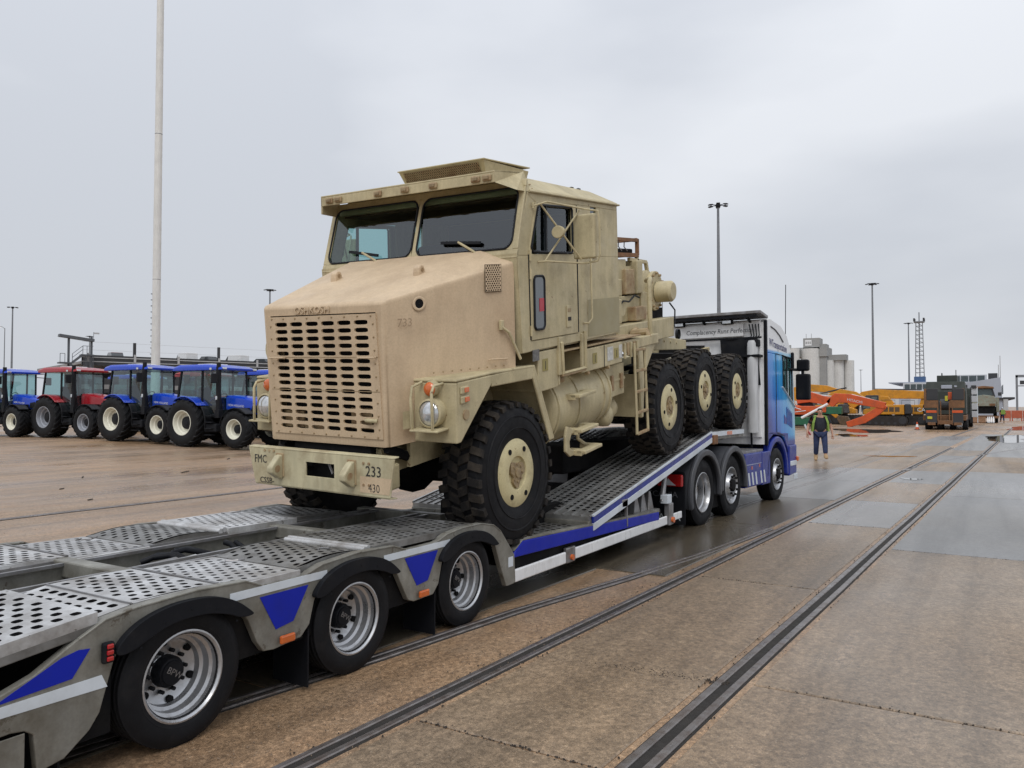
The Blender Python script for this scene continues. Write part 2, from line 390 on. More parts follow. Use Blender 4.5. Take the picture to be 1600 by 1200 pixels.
for x0,x1,m in ((-2,5.2,D_),(5.2,11.0,D_),(11.0,18.2,W_),(18.2,25.3,W_),(25.3,33,D_),(33,40.5,W_),(40.5,60,W_)):
    slab(x0, x1, -4.4, -.13, m); slab(x0+.6, x1+.6, -9.5, -4.4, m if m is W_ else D_)
for x0,x1,m in ((16.2,20.6,W_),(20.6,25.0,W_),(25.0,33,D_),(33,41,D_),(41,55,W_)):
    slab(x0, x1, 1.58, 3.3, m)
for x0,x1,m in ((18.5,24.1,W_),(24.1,32,D_),(32,40,D_)):
    slab(x0, x1, 3.3, 8.0, m)

# ---------------------------------------------------------------- rails sunk flush into the apron
M['railsteel'] = mat('worn rail steel', (.24,.22,.21), .34, .6, var=.3, scale=5, dirt=(.10,.065,.045), damt=.4, dscale=9, bump=.12, bscale=40)
def rail(pts, label, w=.065, gap=.055, group='rails sunk into the apron', z=.016):
    """two steel heads with a flangeway between them, along a polyline"""
    c = Vector((pts[0][0], pts[0][1], 0))
    root = thing('sunken_rail', label, 'rail', c, group=group, world=True)
    def strip(a, b, z0, z1, name, m):
        rings = []
        for k, p in enumerate(pts):
            d = (Vector(pts[min(k+1,len(pts)-1)])-Vector(pts[max(k-1,0)])).normalized(); n = Vector((-d.y, d.x))
            A, B = Vector(p)+n*a, Vector(p)+n*b
            rings.append([(A.x,A.y,z0),(B.x,B.y,z0),(B.x,B.y,z1),(A.x,A.y,z1)])
        MB().loft(rings).build(name, m, root, bevel=.006, seg=1)
    strip(gap/2, gap/2+w, -.05, z, 'running_rail', M['railsteel'])
    strip(-gap/2-w*1.0, -gap/2, -.05, z, 'check_rail', M['railsteel'])
    strip(-gap/2-w-.016, gap/2+w+.016, -.06, .0045, 'shade_dirt_bed', M['joint'])  # dirt bed, coloured extra dark to paint in the groove's shade
    return root
def ss(a, b, n): return [a+(b-a)*i/n for i in range(n+1)]
rail([RF(s,.004*math.sin(s)) for s in ss(-8,75,40)], 'long grooved steel rail farthest from the lorry, running to the bottom edge', .052, .062)
rail([RF(s,1.45+.004*math.sin(s*1.3)) for s in ss(-8,36,24)], 'grooved steel rail between the lorry wheels and the far right rail', .046, .056)
rail([(2.2,4.16),(4.35,3.80),(5.92,3.60),(7.6,3.28),(9.38,3.0),(10.9,2.84),(11.9,2.75)], 'steel switch rail curving out from under the low loader', .042, .04)
rail([(11.9,3.9),(18.5,3.62),(20.2,3.47),(26.1,3.3),(40.7,2.42),(79,.3)], 'thin rail passing in front of the walking man', .05, .045)
rail([(24.5,1.95),(26.1,1.74),(31.8,.72),(39.2,-1.2),(46,-3.4)], 'crossover rail cutting between the two long rails', .05, .045)
rail([(x,13.6+.03*math.sin(x)) for x in ss(-6,14,6)], 'thin rail across the apron in front of the tractors', .05, .045)

# ---------------------------------------------------------------- standing water
def puddle(cx, cy, rx, ry, rot, seed, label, z=.009):
    rnd = random.Random(seed); n = 40; ph = [rnd.uniform(0,6.28) for _ in range(5)]
    pts = []
    for i in range(n):
        a = 2*math.pi*i/n; k = 1+.22*math.sin(2*a+ph[0])+.14*math.sin(3*a+ph[1])+.1*math.sin(5*a+ph[2])+.06*math.sin(9*a+ph[3])
        x, y = rx*k*math.cos(a), ry*k*math.sin(a)
        pts.append((cx+x*math.cos(rot)-y*math.sin(rot), cy+x*math.sin(rot)+y*math.cos(rot)))
    o = MB().prism(pts, z-.006, z, 'z').build('puddle', M['water'])
    return tag(o, kind='structure')
puddle(64.5, 7.6, 4.2, 2.6, .15, 1, '')
puddle(53.5, 7.2, 2.6, .9, .1, 2, '')
puddle(53, -1.2, 5.2, 1.15, -.05, 3, '', .018)
puddle(78, -2.8, 6, 1.0, -.05, 4, '')
puddle(31.5, 2.9, .35, .75, .2, 5, '', .018)
puddle(21.9, 1.55, .35, .2, .2, 6, '', .018)
puddle(17.5, -2.2, .3, .5, .2, 8, '', .018)
# ---------------------------------------------------------------- wheels
def tyre_profile(R_, W, rr, flat=.36):
    h = R_-rr
    half = [(rr-.012,-W*.36),(rr,-W*.42),(rr+h*.12,-W*.455),(rr+h*.40,-W*.5),(rr+h*.62,-W*.495),(rr+h*.84,-W*.465),(R_-.012,-W*.42),(R_,-W*flat)]
    return half+[(r,-y) for r,y in half[::-1]]
def blocks(mb, R_, W, n, rows, h, skew=0.0):
    """tread blocks: rows of (y0,y1,phase,length)"""
    for y0,y1,ph,ln,sk in rows:
        for i in range(n):
            a0 = 2*math.pi*(i+ph)/n; da = 2*math.pi*ln/n
            p = []
            for rr in (R_-h-.01, R_):
                k = 1 if rr < R_ else .9
                for (a,y) in ((-da/2*k-sk,y0),(da/2*k-sk,y0),(da/2*k+sk,y1),(-da/2*k+sk,y1)):
                    aa = a0+a
                    r2 = rr-(.028*R_ if abs(y) > W*.42 else 0)
                    p.append((r2*math.cos(aa), y, r2*math.sin(aa)))
            mb.hexa(p)
    return mb
# heavy truck wheel (military)
def military_tyre():
    R_, W, rr = .682, .45, .30
    mb = MB().lathe(tyre_profile(R_-.026, W, rr, .40), n=56)
    mb.lathe([(.525,-W*.492),(.53,-W*.505),(.54,-W*.505),(.545,-W*.485)], n=56)
    mb.lathe([(.42,-W*.498),(.425,-W*.512),(.43,-W*.498)], n=56)
    tb_ = MB(); mb, keep = tb_, mb
    blocks(mb, R_, W, 30, [(-.10,.0,0,.62,.03),(.004,.105,.5,.62,-.03)], .026)
    blocks(mb, R_, W, 30, [(-.222,-.106,.45,.55,-.02),(.11,.222,.95,.55,.02)], .034)
    return keep, tb_
def military_hub(mb):
    mb.lathe([(.27,.02),(.318,-.06),(.335,-.16),(.325,-.195),(.30,-.212),(.20,-.218),(.16,-.214),(.152,-.19),(.145,-.186),(.001,-.186)], n=40)
    return mb
MT, MTR = military_tyre(); MT = MT.mesh('wheel', M['rubber'], 40); MTR = MTR.mesh('tread_blocks', M['tread'])
MH = military_hub(MB()).mesh('rim', M['sand_clean'], 35)
def lug_cap():
    mb = MB()
    pts = []
    for i in range(40):
        a = 2*math.pi*i/40; r = .112+.028*math.cos(3*a+.5)+.008*math.cos(8*a)
        pts.append((r*math.cos(a), r*math.sin(a)))
    mb.prism(pts, -.212, -.17)
    mb.lathe([(.045,-.21),(.045,-.226),(.02,-.23),(.001,-.23)], n=16)
    for i in range(8):
        a = 2*math.pi*i/8; mb.lathe([(.014,-.2),(.014,-.222),(.001,-.222)], (.082*math.cos(a),0,.082*math.sin(a)), n=6)
    return mb
M['hubrust'] = mat('greasy hub', (.33,.25,.14), .6, .1, var=.3, dirt=(.12,.075,.04), damt=.4, dscale=14)
MC = lug_cap().mesh('hub_cap', M['hubrust'], 35)
def hub_holes():
    mb = MB()
    for a in (.55, 2.6, 3.7, 5.75):
        mb.lathe([(.026,-.222),(.026,-.205)], (.245*math.cos(a),0,.245*math.sin(a)), n=12, cap=True)
    return mb
MHH = MB().lathe([(.026,-.222),(.026,-.205)], n=12, cap=True).mesh('drain_hole', M['void'], 35)
def put_wheel(parent, me, x, y, z, turn, spin, subs):
    w = link('wheel', me, parent); o = ORG.get(parent.name, (0,0,0))
    w.location = (x-o[0], y-o[1], z-o[2]); w.rotation_euler = (0, spin, math.pi if turn else 0)
    ORG[w.name] = (0,0,0)
    for n, sm in subs: link(n, sm, w)
    return w
# road tyre with ribs
def road_tyre(R_, W, rr):
    prof = tyre_profile(R_, W, rr, .40)
    mid = []
    for k in range(-2, 3):
        y = k*W*.15; mid += [(R_,y-.012),(R_-.010,y-.008),(R_-.010,y+.008),(R_,y+.012)]
    half = len(prof)//2
    return MB().lathe(prof[:half]+mid+prof[half:], n=56).lathe([(rr+.03,-W*.47),(rr+.036,-W*.482),(rr+.042,-W*.475)], n=56)
TT = road_tyre(.372, .24, .232).mesh('wheel', M['rubber'], 40)
def trailer_rim():
    mb = MB()
    mb.lathe([(.222,.10),(.238,-.09),(.247,-.103),(.247,-.110),(.238,-.112),(.228,-.100),(.222,-.055),(.205,-.045),(.200,.0),(.182,.010),(.176,.045),(.15,.062),(.09,.066),(.08,.06)], n=48)
    return mb
TRIM = trailer_rim().mesh('rim', M['steel'], 30)
def rim_holes(r, y, n, hr, ph=.3, t=.004):
    mb = MB()
    for i in range(n):
        a = 2*math.pi*i/n+ph; mb.lathe([(hr,y-t),(hr,y+t)], (r*math.cos(a),0,r*math.sin(a)), n=12, cap=True)
    return mb
THOLE = MB().lathe([(.021,.040),(.021,.064)], n=12, cap=True).mesh('rim_hole', M['void'], 35)
THUB = MB().lathe([(.088,.07),(.086,.02),(.075,.0),(.066,-.003),(.062,-.012),(.001,-.014)], n=28)
for i in range(10):
    a = 2*math.pi*i/10; THUB.lathe([(.012,.06),(.012,.03),(.001,.028)], (.112*math.cos(a),0,.112*math.sin(a)), n=6)
THUB = THUB.mesh('hub', M['black'], 35)

# ---------------------------------------------------------------- low loader trailer (world x forward, near side y = 3.72)
YN, YF = 3.72, 6.26
trailer = thing('low_loader', 'blue and grey low loader trailer with perforated alloy decks under the military truck', 'trailer', (4.0, 4.99, 0), world=True)
WX = (2.69, 4.03, 5.385)
def side_frame(y0, y1):
    top = [(-1.2,.40),(1.0,.41),(1.75,.56),(1.90,.61),(2.09,.72),(2.23,.785),(2.40,.81),(2.75,.825),(3.08,.812),(3.21,.765),(3.55,.765),(3.70,.802),(4.03,.825),(4.42,.812),(4.57,.765),(4.92,.765),(5.08,.805),(5.30,.828),(5.58,.828),(5.78,.79),(5.91,.72),(6.06,.56),(6.14,.47),(6.16,.22),(6.12,.205),(6.0,.205)]
    bot = [(5.90,.40),(5.80,.62),(5.72,.70),(5.60,.75),(5.17,.75),(5.06,.68),(5.02,.60),(4.97,.43),(4.90,.36),(4.66,.355),(4.59,.38),(4.53,.48),(4.43,.65),(4.33,.74),(3.78,.75),(3.68,.68),(3.63,.58),(3.59,.44),(3.52,.375),(3.30,.355),(3.22,.365),(3.17,.43),(3.10,.58),(3.0,.70),(2.9,.75),(2.45,.75),(2.35,.68),(2.28,.58),(2.21,.34),(2.16,.27),(2.04,.18),(1.92,.16),(1.90,.34),(1.86,.37),(1.80,.38),(-1.2,.26)]
    return MB().prism(top+bot, y0, y1)
for k,(a,b) in enumerate(((YN, YN+.05),(YF-.05, YF))):
    side_frame(a, b).build('side_frame', M['frame'], trailer, bevel=.006)
# top flange lips over the wheel humps and rear corner
for yy in (YN+.026, YF-.026):
    for xs in ((2.10,3.20),(3.58,4.56),(4.96,5.92)):
        pts = {2.10:[(2.10,.727),(2.23,.79),(2.40,.815),(2.75,.83),(3.08,.817),(3.20,.77)],3.58:[(3.58,.772),(3.70,.807),(4.03,.83),(4.42,.817),(4.56,.77)],4.96:[(4.96,.772),(5.08,.81),(5.30,.833),(5.58,.833),(5.78,.795),(5.90,.725)]}[xs[0]]
        MB().prism(pts+[(x,z-.012) for x,z in pts[::-1]], yy-.031, yy+.031).build('frame_lip', M['frame'], trailer, bevel=.003, seg=1)
# closing plate of the rear box at the lower edge
MB().box(-1.2, 1.86, YN-.006, YN+.0, .10, .365).build('rear_skirt', M['frame'], trailer, bevel=.02)
# inner frame, cross members and centre channel
mb = MB()
for y in (4.66, 5.30): mb.box(-1.2, 6.2, y-.04, y+.04, .40, .775)
mb.build('chassis_beam', M['frame'], trailer, bevel=.006)
for y in (4.60, 4.72, 5.24, 5.36):
    MB().box(-1.0, 6.1, y-.014, y+.014, .78, .80).build('cable_rail', M['bare'], trailer)
for x in (1.35, 2.18, 2.90, 4.72, 6.02):
    MB().box(x-.055, x+.055, 4.45, 5.52, .70, .806 if x != 2.9 else .812).build('cross_member', M['frame'], trailer, bevel=.012)
MB().box(-1.2, 6.1, YN+.42, YF-.42, .20, .34).build('belly_shade_pan', M['void'], trailer)  # extended downwards to block light passing under the trailer
for y0,y1 in ((YN+.06,4.60),(5.36,YF-.06)):
    for a,b in ((2.98,3.66),(4.34,5.0)): MB().box(a,b,y0,y1,.34,.70).build('axle_box', M['void'], trailer)
    MB().box(2.1,2.3,y0,y1,.2,.72).build('axle_box', M['void'], trailer)
for x in WX:
    MB().tube((x,YN+.25,.372),(x,YF-.25,.372),.07,n=12).build('axle', M['void'], trailer)
# deck plates: each one a part, real holes
def plate(x0, x1, y0, y1, z0, z1, nu, nv, m, t=.03, hw=.42, hh=.40, bow=0.0, stag=True, name='deck_plate'):
    def P(u, v, d):
        x = x0+(x1-x0)*u; z = z0+(z1-z0)*u+bow*math.sin(math.pi*u)
        return (x, y0+(y1-y0)*v, z-d)
    mb = MB(); wl2 = MB()
    perf(mb, P, nu, nv, min(.62,hw*1.34), min(.62,hh*1.5), t, 12, stag, 3.4, (.03,.04), wl2)
    n = 8
    for i in range(n):            # rim of the plate
        a, b = i/n, (i+1)/n
        mb.add([P(a,0,0),P(b,0,0),P(b,0,t*1.6),P(a,0,t*1.6)], [(0,1,2,3)]); mb.add([P(a,1,0),P(b,1,0),P(b,1,t*1.6),P(a,1,t*1.6)], [(3,2,1,0)])
    mb.add([P(0,0,0),P(0,1,0),P(0,1,t*1.6),P(0,0,t*1.6)], [(3,2,1,0)]); mb.add([P(1,0,0),P(1,1,0),P(1,1,t*1.6),P(1,0,t*1.6)], [(0,1,2,3)])
    o = mb.build(name, m, trailer, fix=False)
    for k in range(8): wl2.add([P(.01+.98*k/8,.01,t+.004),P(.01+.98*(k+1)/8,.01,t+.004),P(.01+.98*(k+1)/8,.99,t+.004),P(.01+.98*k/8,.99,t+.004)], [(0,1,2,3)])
    wl2.build('hole_shade_sheet', M['void'], o, fix=False)  # dark hole walls and backing sheet, added as the shade inside the holes
    return o
A_, B_ = M['alu'], M['alu_dark']
for side in (0, 1):
    y0, y1 = ((YN+.035, 4.60), (5.36, YF-.035))[side]
    y0i = y0+.03 if side == 0 else y0
    y1i = y1 if side == 0 else y1-.03
    plate(1.62, 2.20, y0-.02, y1+.02, .765, .83, 6, 9, A_, .035, .38, .42)                 # folded tail ramp
    MB().hexa([(1.62,y0-.02,.665),(2.20,y0-.02,.73),(2.20,y1+.02,.73),(1.62,y1+.02,.665),(1.62,y0-.02,.715),(2.20,y0-.02,.78),(2.20,y1+.02,.78),(1.62,y1+.02,.715)]).build('tail_ramp_frame', M['sand_rust'] if side==9 else M['alu_dark'], trailer, bevel=.006)
    plate(.35, 1.60, y0-.02, y1+.02, .62, .762, 11, 9, A_, .035, .38, .42)
    plate(2.225, 2.40, y0i, y1i, .79, .815, 2, 8, A_, .03, .40, .42, 0, False)
    plate(2.42, 2.92, y0i, y1i, .818, .818, 6, 9, A_, .03, .40, .36, .004)
    plate(2.95, 3.52, y0i-.03, y1i, .805, .795, 7, 10, A_, .03, .36, .30)
    plate(3.54, 4.16, y0i, y1i, .795, .815, 7, 10, B_, .03, .36, .34, .03)
    plate(4.24, 4.98, y0i-.03, y1i, .835, .83, 9, 10, B_ if side == 0 else A_, .03, .34, .28)
    plate(5.0, 5.55, y0i, y1i, .828, .828, 6, 9, B_, .03, .36, .34)
    for k in range(2):
        MB().tube((4.185+k*.035,y0i,.815+k*.008),(4.185+k*.035,y1i,.815+k*.008),.022,n=10).build('hinge_tube', M['alu'], trailer, smooth=40)
    for xx in (2.405, 2.93, 2.942): MB().box(xx-.004,xx+.004,y0i,y1i,.80,.824).build('plate_lip', M['bare'], trailer)
    MB().box(2.95,3.52,y0i-.055,y0i-.032,.745,.80).build('plate_edge', M['alu'], trailer, bevel=.004)
    # sloping apron from the axle bogie down to the low bed
    plate(5.57, 6.55, y0, y1, .825, .555, 9, 8, B_, .03, .36, .34)
    plate(6.57, 10.0, y0, y1, .545, .46, 26, 8, B_, .03, .36, .34)
    MB().box(6.0, 10.1, y0+.02, y1-.02, .38, .43).build('bed_frame', M['void'], trailer)
# chains resting on the decks
for cx, cy, cz in ((3.35,4.25,.825),(3.92,3.98,.845),(3.3,5.9,.83),(4.7,6.0,.86)):
    rnd = random.Random(int(cx*100))
    MB().path([(cx+.05*i*rnd.uniform(.3,1.2), cy+.05*math.sin(i*1.7)*rnd.uniform(.3,1), cz-.006) for i in range(5)], .006, 6).build('lashing_ring', M['bare'], trailer)
# hoses in the centre channel
for k,(r, a) in enumerate(((.14,.2),(.11,.9))):
    pts = [(3.3+.5*t/10+.10*math.sin(t*.6+a), 4.98+r*math.cos(t*.75+a), .72+.06*math.sin(t*.9+a)) for t in range(16)]
    MB().path(pts, .022, 8).build('hydraulic_hose', M['black'], trailer, smooth=60)
MB().tube((2.95,4.85,.73),(3.45,4.90,.74),.035,n=12).build('hydraulic_ram', M['bare'], trailer, smooth=40)
MB().tube((3.45,4.90,.74),(3.62,4.91,.745),.02,n=10).build('ram_valve', M['white'], trailer, smooth=40)
# wheels
random.seed(5)
for x in WX:
    for far in (0, 1):
        w = put_wheel(trailer, TT, x, (YN+.125) if not far else (YF-.125), .372, far, random.uniform(0,6), [('rim',TRIM),('hub',THUB)])
        for k in range(6):
            a = 2*math.pi*k/6+.2; h_ = link('rim_hole', THOLE, w); h_.location = (.163*math.cos(a),0,.163*math.sin(a))
        if not far:
            c = text('hub_lettering', 'BPW', .05, M['bare'], w, (-.045+0,-.016,-.015), (1,0,0), (0,0,1), .001)
            c.rotation_euler = (0, .6-w.rotation_euler.y, 0)
# mudguards: shaped plastic crescents
def chaikin(p, n):
    for _ in range(n):
        q = []
        for i in range(len(p)):
            a, b = p[i], p[(i+1)%len(p)]; q += [(a[0]*.75+b[0]*.25,a[1]*.75+b[1]*.25),(a[0]*.25+b[0]*.75,a[1]*.25+b[1]*.75)]
        p = q
    return p
def guard(cx, y0, y1, s=1):
    out = [(-.43,.255),(-.37,.325),(-.27,.382),(-.12,.418),(.05,.420),(.19,.398),(.31,.345),(.40,.275),(.43,.245)]
    inn = [(.33,.245),(.25,.285),(.12,.320),(0,.328),(-.14,.315),(-.26,.27),(-.33,.235),(-.41,.225)]
    return MB().prism(chaikin([(cx+a*s, .372+b) for a,b in out+inn], 2), y0, y1)
for x in WX:
    guard(x, YN-.045, YN-.002).build('mudguard', M['black'], trailer, bevel=.015, seg=3)
    guard(x, YF+.002, YF+.045).build('mudguard', M['black'], trailer, bevel=.015)
    mbb = MB()
    for k in range(5):
        a = R(40+25*k); mbb.lathe([(.006,-.002),(.006,.002)], (x+.385*math.cos(a)*1.0, YN-.046, .372+.372*math.sin(a)), n=8, cap=True)
    tag(mbb.build('guard_bolt', M['black'], trailer), kind='stuff')
# mud flaps behind wheels
for x in (3.60, 4.95): MB().box(x-.006, x+.006, YN+.02, YN+.34, .03, .40).build('mud_flap', M['black'], trailer)
MB().box(2.02, 2.03, YN+.02, YN+.34, .03, .3).build('mud_flap', M['black'], trailer)
# coloured panels, tape and lamps on the near side (mirrored on the far side)
for sgn, y in ((-1, YN), (1, YF)):
    ya, yb = y+sgn*.004, y+sgn*.0005
    for poly in ([(3.185,.695),(3.575,.695),(3.45,.495),(3.31,.475)], [(4.545,.70),(4.955,.70),(4.825,.485),(4.69,.47)], [(1.30,.42),(1.75,.525),(2.07,.545),(2.155,.665),(2.10,.672),(2.02,.655),(1.75,.535),(1.3,.43)]):
        MB().prism(poly, ya, yb).build('blue_panel', M['blue'], trailer)
    for x0,x1,z0,z1 in ((2.97,3.74,.712,.760),(4.31,5.12,.712,.760)):
        MB().prism([(x0,z0),(x1,z0),(x1,z1),(x0,z1)], ya, yb).build('reflective_tape', M['tape'], trailer)
    MB().prism([(-1.0,.41),(1.76,.462),(2.245,.455),(2.215,.52),(1.76,.512),(-1.0,.46)], ya-sgn*.001, yb).build('reflective_tape', M['tape'], trailer)
    for x,z in ((3.385,.405),(4.755,.40)):
        MB().box(x-.058,x+.058,y+sgn*.024-.012,y+sgn*.012+.0,z-.026,z+.026).build('side_marker', M['orange_lens'], trailer, bevel=.01)
lb = MB().box(2.205,2.265,YN-.035,YN-.002,.575,.68).build('lamp_housing', M['black'], trailer, bevel=.012)
for k in range(3): MB().box(2.218,2.252,YN-.046,YN-.034,.588+.03*k,.612+.03*k).build('red_lamp', M['red_lens'], lb, bevel=.006)
# low bed side: blue rail, black gap, white under-run bar
for y, s in ((YN, 1), (YF, -1)):
    MB().prism([(6.13,.455),(6.16,.50),(6.30,.575),(9.75,.435),(9.89,.425),(9.89,.32),(6.13,.44)], y, y+s*.06).build('bed_side_rail', M['blue'], trailer, bevel=.008)
    MB().prism([(6.30,.577),(9.89,.427),(9.89,.447),(6.32,.60),(6.14,.50)], y+s*.002, y+s*.07).build('bed_edge', M['frame'], trailer, bevel=.003)
    MB().box(6.16, 7.19, y+s*.004, y+s*.034, .205, .325).build('underrun_bar', M['white'], trailer, bevel=.012)
    MB().box(7.20, 7.40, y-s*.0, y+s*.05, .20, .36).build('bar_bracket', M['bare'], trailer, bevel=.012)
    MB().box(7.41, 10.22, y+s*.004, y+s*.034, .215, .335).build('underrun_bar', M['white'], trailer, bevel=.012)
    MB().lathe([(.03,-.025),(.03,-.0)], (7.30, y, .255), n=14, cap=True).build('side_marker', M['orange_lens'], trailer, smooth=40)
    MB().box(6.2, 9.9, y+s*.06, y+s*.12, .27, .42).build('bed_beam', M['void'], trailer)
    MB().box(10.24, 10.40, y-s*.02, y+s*.06, .20, .50).build('bar_bracket', M['bare'], trailer, bevel=.01)
    MB().box(10.20, 10.36, y-s*.01, y+s*.10, .50, .62).build('valve_box', M['tape'], trailer, bevel=.008)
    MB().box(10.41, 10.82, y+s*.004, y+s*.034, .235, .335).build('underrun_bar', M['white'], trailer, bevel=.01)
    MB().lathe([(.04,-.03),(.04,-.0)], (10.34, y-.02, .27), n=14, cap=True).build('side_marker', M['orange_lens'], trailer, smooth=40)
MB().prism([(6.03,.37),(6.11,.37),(6.11,.46),(6.03,.46)], YN-.003, YN-.0005).build('maker_plate', M['tape'], trailer)
# upper ramp from the low bed to the gooseneck
RX0, RZ0, RX1, RZ1 = 7.78, .615, 12.27, 1.43
sl = (RZ1-RZ0)/(RX1-RX0)
for side in (0, 1):
    y0, y1 = ((YN+.02, 4.66), (5.30, YF-.02))[side]
    for k in range(2):        # two panels per track
        ya = y0+(y1-y0)*k/2+.004; yb = y0+(y1-y0)*(k+1)/2-.004
        plate(RX0, RX1, ya, yb, RZ0, RZ1, 44, 4, M['ramp'], .03, .42, .34, 0, True, 'ramp_plate')
    mb = MB()
    for k in range(9):        # raised ribs along the ramp
        yy = y0+(y1-y0)*k/8
        mb.bar((RX0,yy,RZ0+.006),(RX1,yy,RZ1+.006),.016,.018)
    mb.build('ramp_rib', M['ramp'], trailer)
    MB().hexa([(RX0-.02,y0,RZ0-.13),(RX1,y0,RZ1-.14),(RX1,y1,RZ1-.14),(RX0-.02,y1,RZ0-.13),(RX0-.02,y0,RZ0-.05),(RX1,y0,RZ1-.05),(RX1,y1,RZ1-.05),(RX0-.02,y1,RZ0-.05)]).build('ramp_frame', M['frame'], trailer, bevel=.01)
    plate(RX1+.02, 14.30, y0, y1, RZ1, RZ1+.01, 18, 8, B_, .03, .36, .34, 0, True, 'gooseneck_plate')
    MB().box(RX1, 14.28, y0+.01, y1-.01, RZ1-.13, RZ1-.06).build('gooseneck_frame', M['frame'], trailer)
for y, s in ((YN, 1), (YF, -1)):
    def strip(a, b, x0=RX0+.05, x1=RX1-.01): return [(x0, RZ0+sl*(x0-RX0)+a),(x1,RZ0+sl*(x1-RX0)+a),(x1,RZ0+sl*(x1-RX0)+b),(x0,RZ0+sl*(x0-RX0)+b)]
    MB().prism(strip(-.012,.012), y-s*.012, y+s*.018).build('ramp_edge_strip', M['tape'], trailer, bevel=.003)
    MB().prism(strip(-.085,-.012), y-s*.008, y+s*.016).build('ramp_blue_strip', M['purple'], trailer)
    MB().prism(strip(-.165,-.085), y-s*.012, y+s*.018).build('ramp_white_strip', M['tape'], trailer, bevel=.003)
    MB().box(12.30, 14.25, y, y+s*.02, RZ1-.075, RZ1+.0).build('gooseneck_tape', M['tape'], trailer)
    MB().box(13.15, 13.45, y-s*.004, y+s*.0, RZ1-.07, RZ1-.01).build('side_marker', M['orange_lens'], trailer)
    MB().box(12.30, 12.52, y-s*.03, y+s*.06, RZ1-.20, RZ1-.05).build('hinge_block', M['rust'], trailer, bevel=.01)
# lifting ram, struts and stored wheel wedges under the ramp
MB().path([(8.75,YN+.12,.58),(10.5,YN+.12,.98)], .045, 12).build('lifting_ram', M['bare'], trailer, smooth=40)
MB().path([(10.22,YN+.08,.52),(10.42,YN+.10,1.02)], .035, 12).build('lifting_ram', M['bare'], trailer, smooth=40)
MB().bar((8.80,YN+.01,.38),(8.78,YN+.01,.72),.03,.03).build('ramp_latch', M['bare'], trailer)
MB().box(8.62,8.80,YN-.012,YN+.03,.62,.72).build('ramp_latch', M['bare'], trailer, bevel=.01)
for k in range(3):
    x = 9.38+.24*k
    MB().hexa([(x-.10,YN+.10,.45),(x+.10,YN+.10,.45),(x+.10,YN+.26,.45),(x-.10,YN+.26,.45),(x-.03,YN+.12,.70),(x+.03,YN+.12,.70),(x+.03,YN+.24,.70),(x-.03,YN+.24,.70)]).build('stored_wedge', M['bare'], trailer, bevel=.01)
MB().box(9.0,14.2,4.70,5.26,.95,1.34).build('gooseneck_spine', M['void'], trailer, bevel=.03)
MB().box(7.6,10.3,4.3,5.66,.42,.70).build('bed_spine', M['void'], trailer)
for k in range(5):
    MB().path([(9.2+.12*k,YN+.3+.05*k,.62),(9.5+.1*k,YN+.28,.75),(9.9,YN+.3+.04*k,.70),(10.4,YN+.35,.95)], .016, 6).build('hydraulic_hose', M['black'], trailer)
# ---------------------------------------------------------------- military tractor truck, nose towards -x, pitched up the ramp
def H(x, y, b): return (x-.035*(b-2.4), y, b+.16*(x-6.3)+.033*(y-3.72))
YC = 4.985
def mir(y): return 2*YC-y
het = thing('military_truck', 'sand coloured heavy military truck with slotted grille loaded backwards on the low loader', 'military truck', (8.5, YC, .6), world=True)
def hb(mb, name, m, parent=None, bevel=.008, smooth=None, seg=2): return mb.tf(H).build(name, m, parent or het, bevel, smooth, seg)
TAN, SAND = M['tan'], M['sand']
# hood
def hood():
    fr_t = (4.92,4.25,2.92); fr_b = (5.0,4.30,1.68); sd_t = (6.22,3.76,3.22); cr = (6.24,4.13,3.36); sd_b = (6.22,3.76,2.225)
    f1 = (5.27,4.155,1.70); f2 = (5.30,4.14,2.24)
    n = [fr_t, fr_b, sd_t, cr, sd_b, f1, f2]
    g = [(4.927,4.345,2.835),(4.995,4.30+.06,1.75)]       # grille opening corners (near)
    v = n+g; v += [(x,mir(y)+(.05 if b < 2 and x < 5.4 else 0),b) for x,y,b in v]; k = 9
    F = [(0,3,3+k,0+k),(0,2,3),(0+k,2+k,3+k),
         (0,1,5,6,4,2),(0+k,1+k,5+k,6+k,4+k,2+k),
         (0,7,8,1),(0+k,7+k,8+k,1+k),(0,0+k,7+k,7),(1,1+k,8+k,8),(2,3,3+k,2+k,4+k,4)]
    return MB().add(v, F)
hd = hood()
hd.f = hd.f[:-1]
hood_o = hb(hd, 'hood', TAN, bevel=.03, smooth=28, seg=4)
mb = MB().hexa([(5.06,4.40,1.78),(6.15,4.40,1.78),(6.15,mir(4.40),1.78),(5.06,mir(4.40),1.78),(5.02,4.40,2.80),(6.15,4.30,2.95),(6.15,mir(4.30),2.95),(5.02,mir(4.40),2.80)])
hb(mb, 'radiator', M['void'])
for k,(y,b0,b1) in enumerate(((5.45,1.80,1.95),(4.62,1.82,2.0),(5.2,1.79,1.86),(5.5,2.42,2.5))):
    hb(MB().box(5.035,5.06,y-.12,y+.12,b0,b1), 'radiator_bracket', M['sand_rust'], bevel=0)
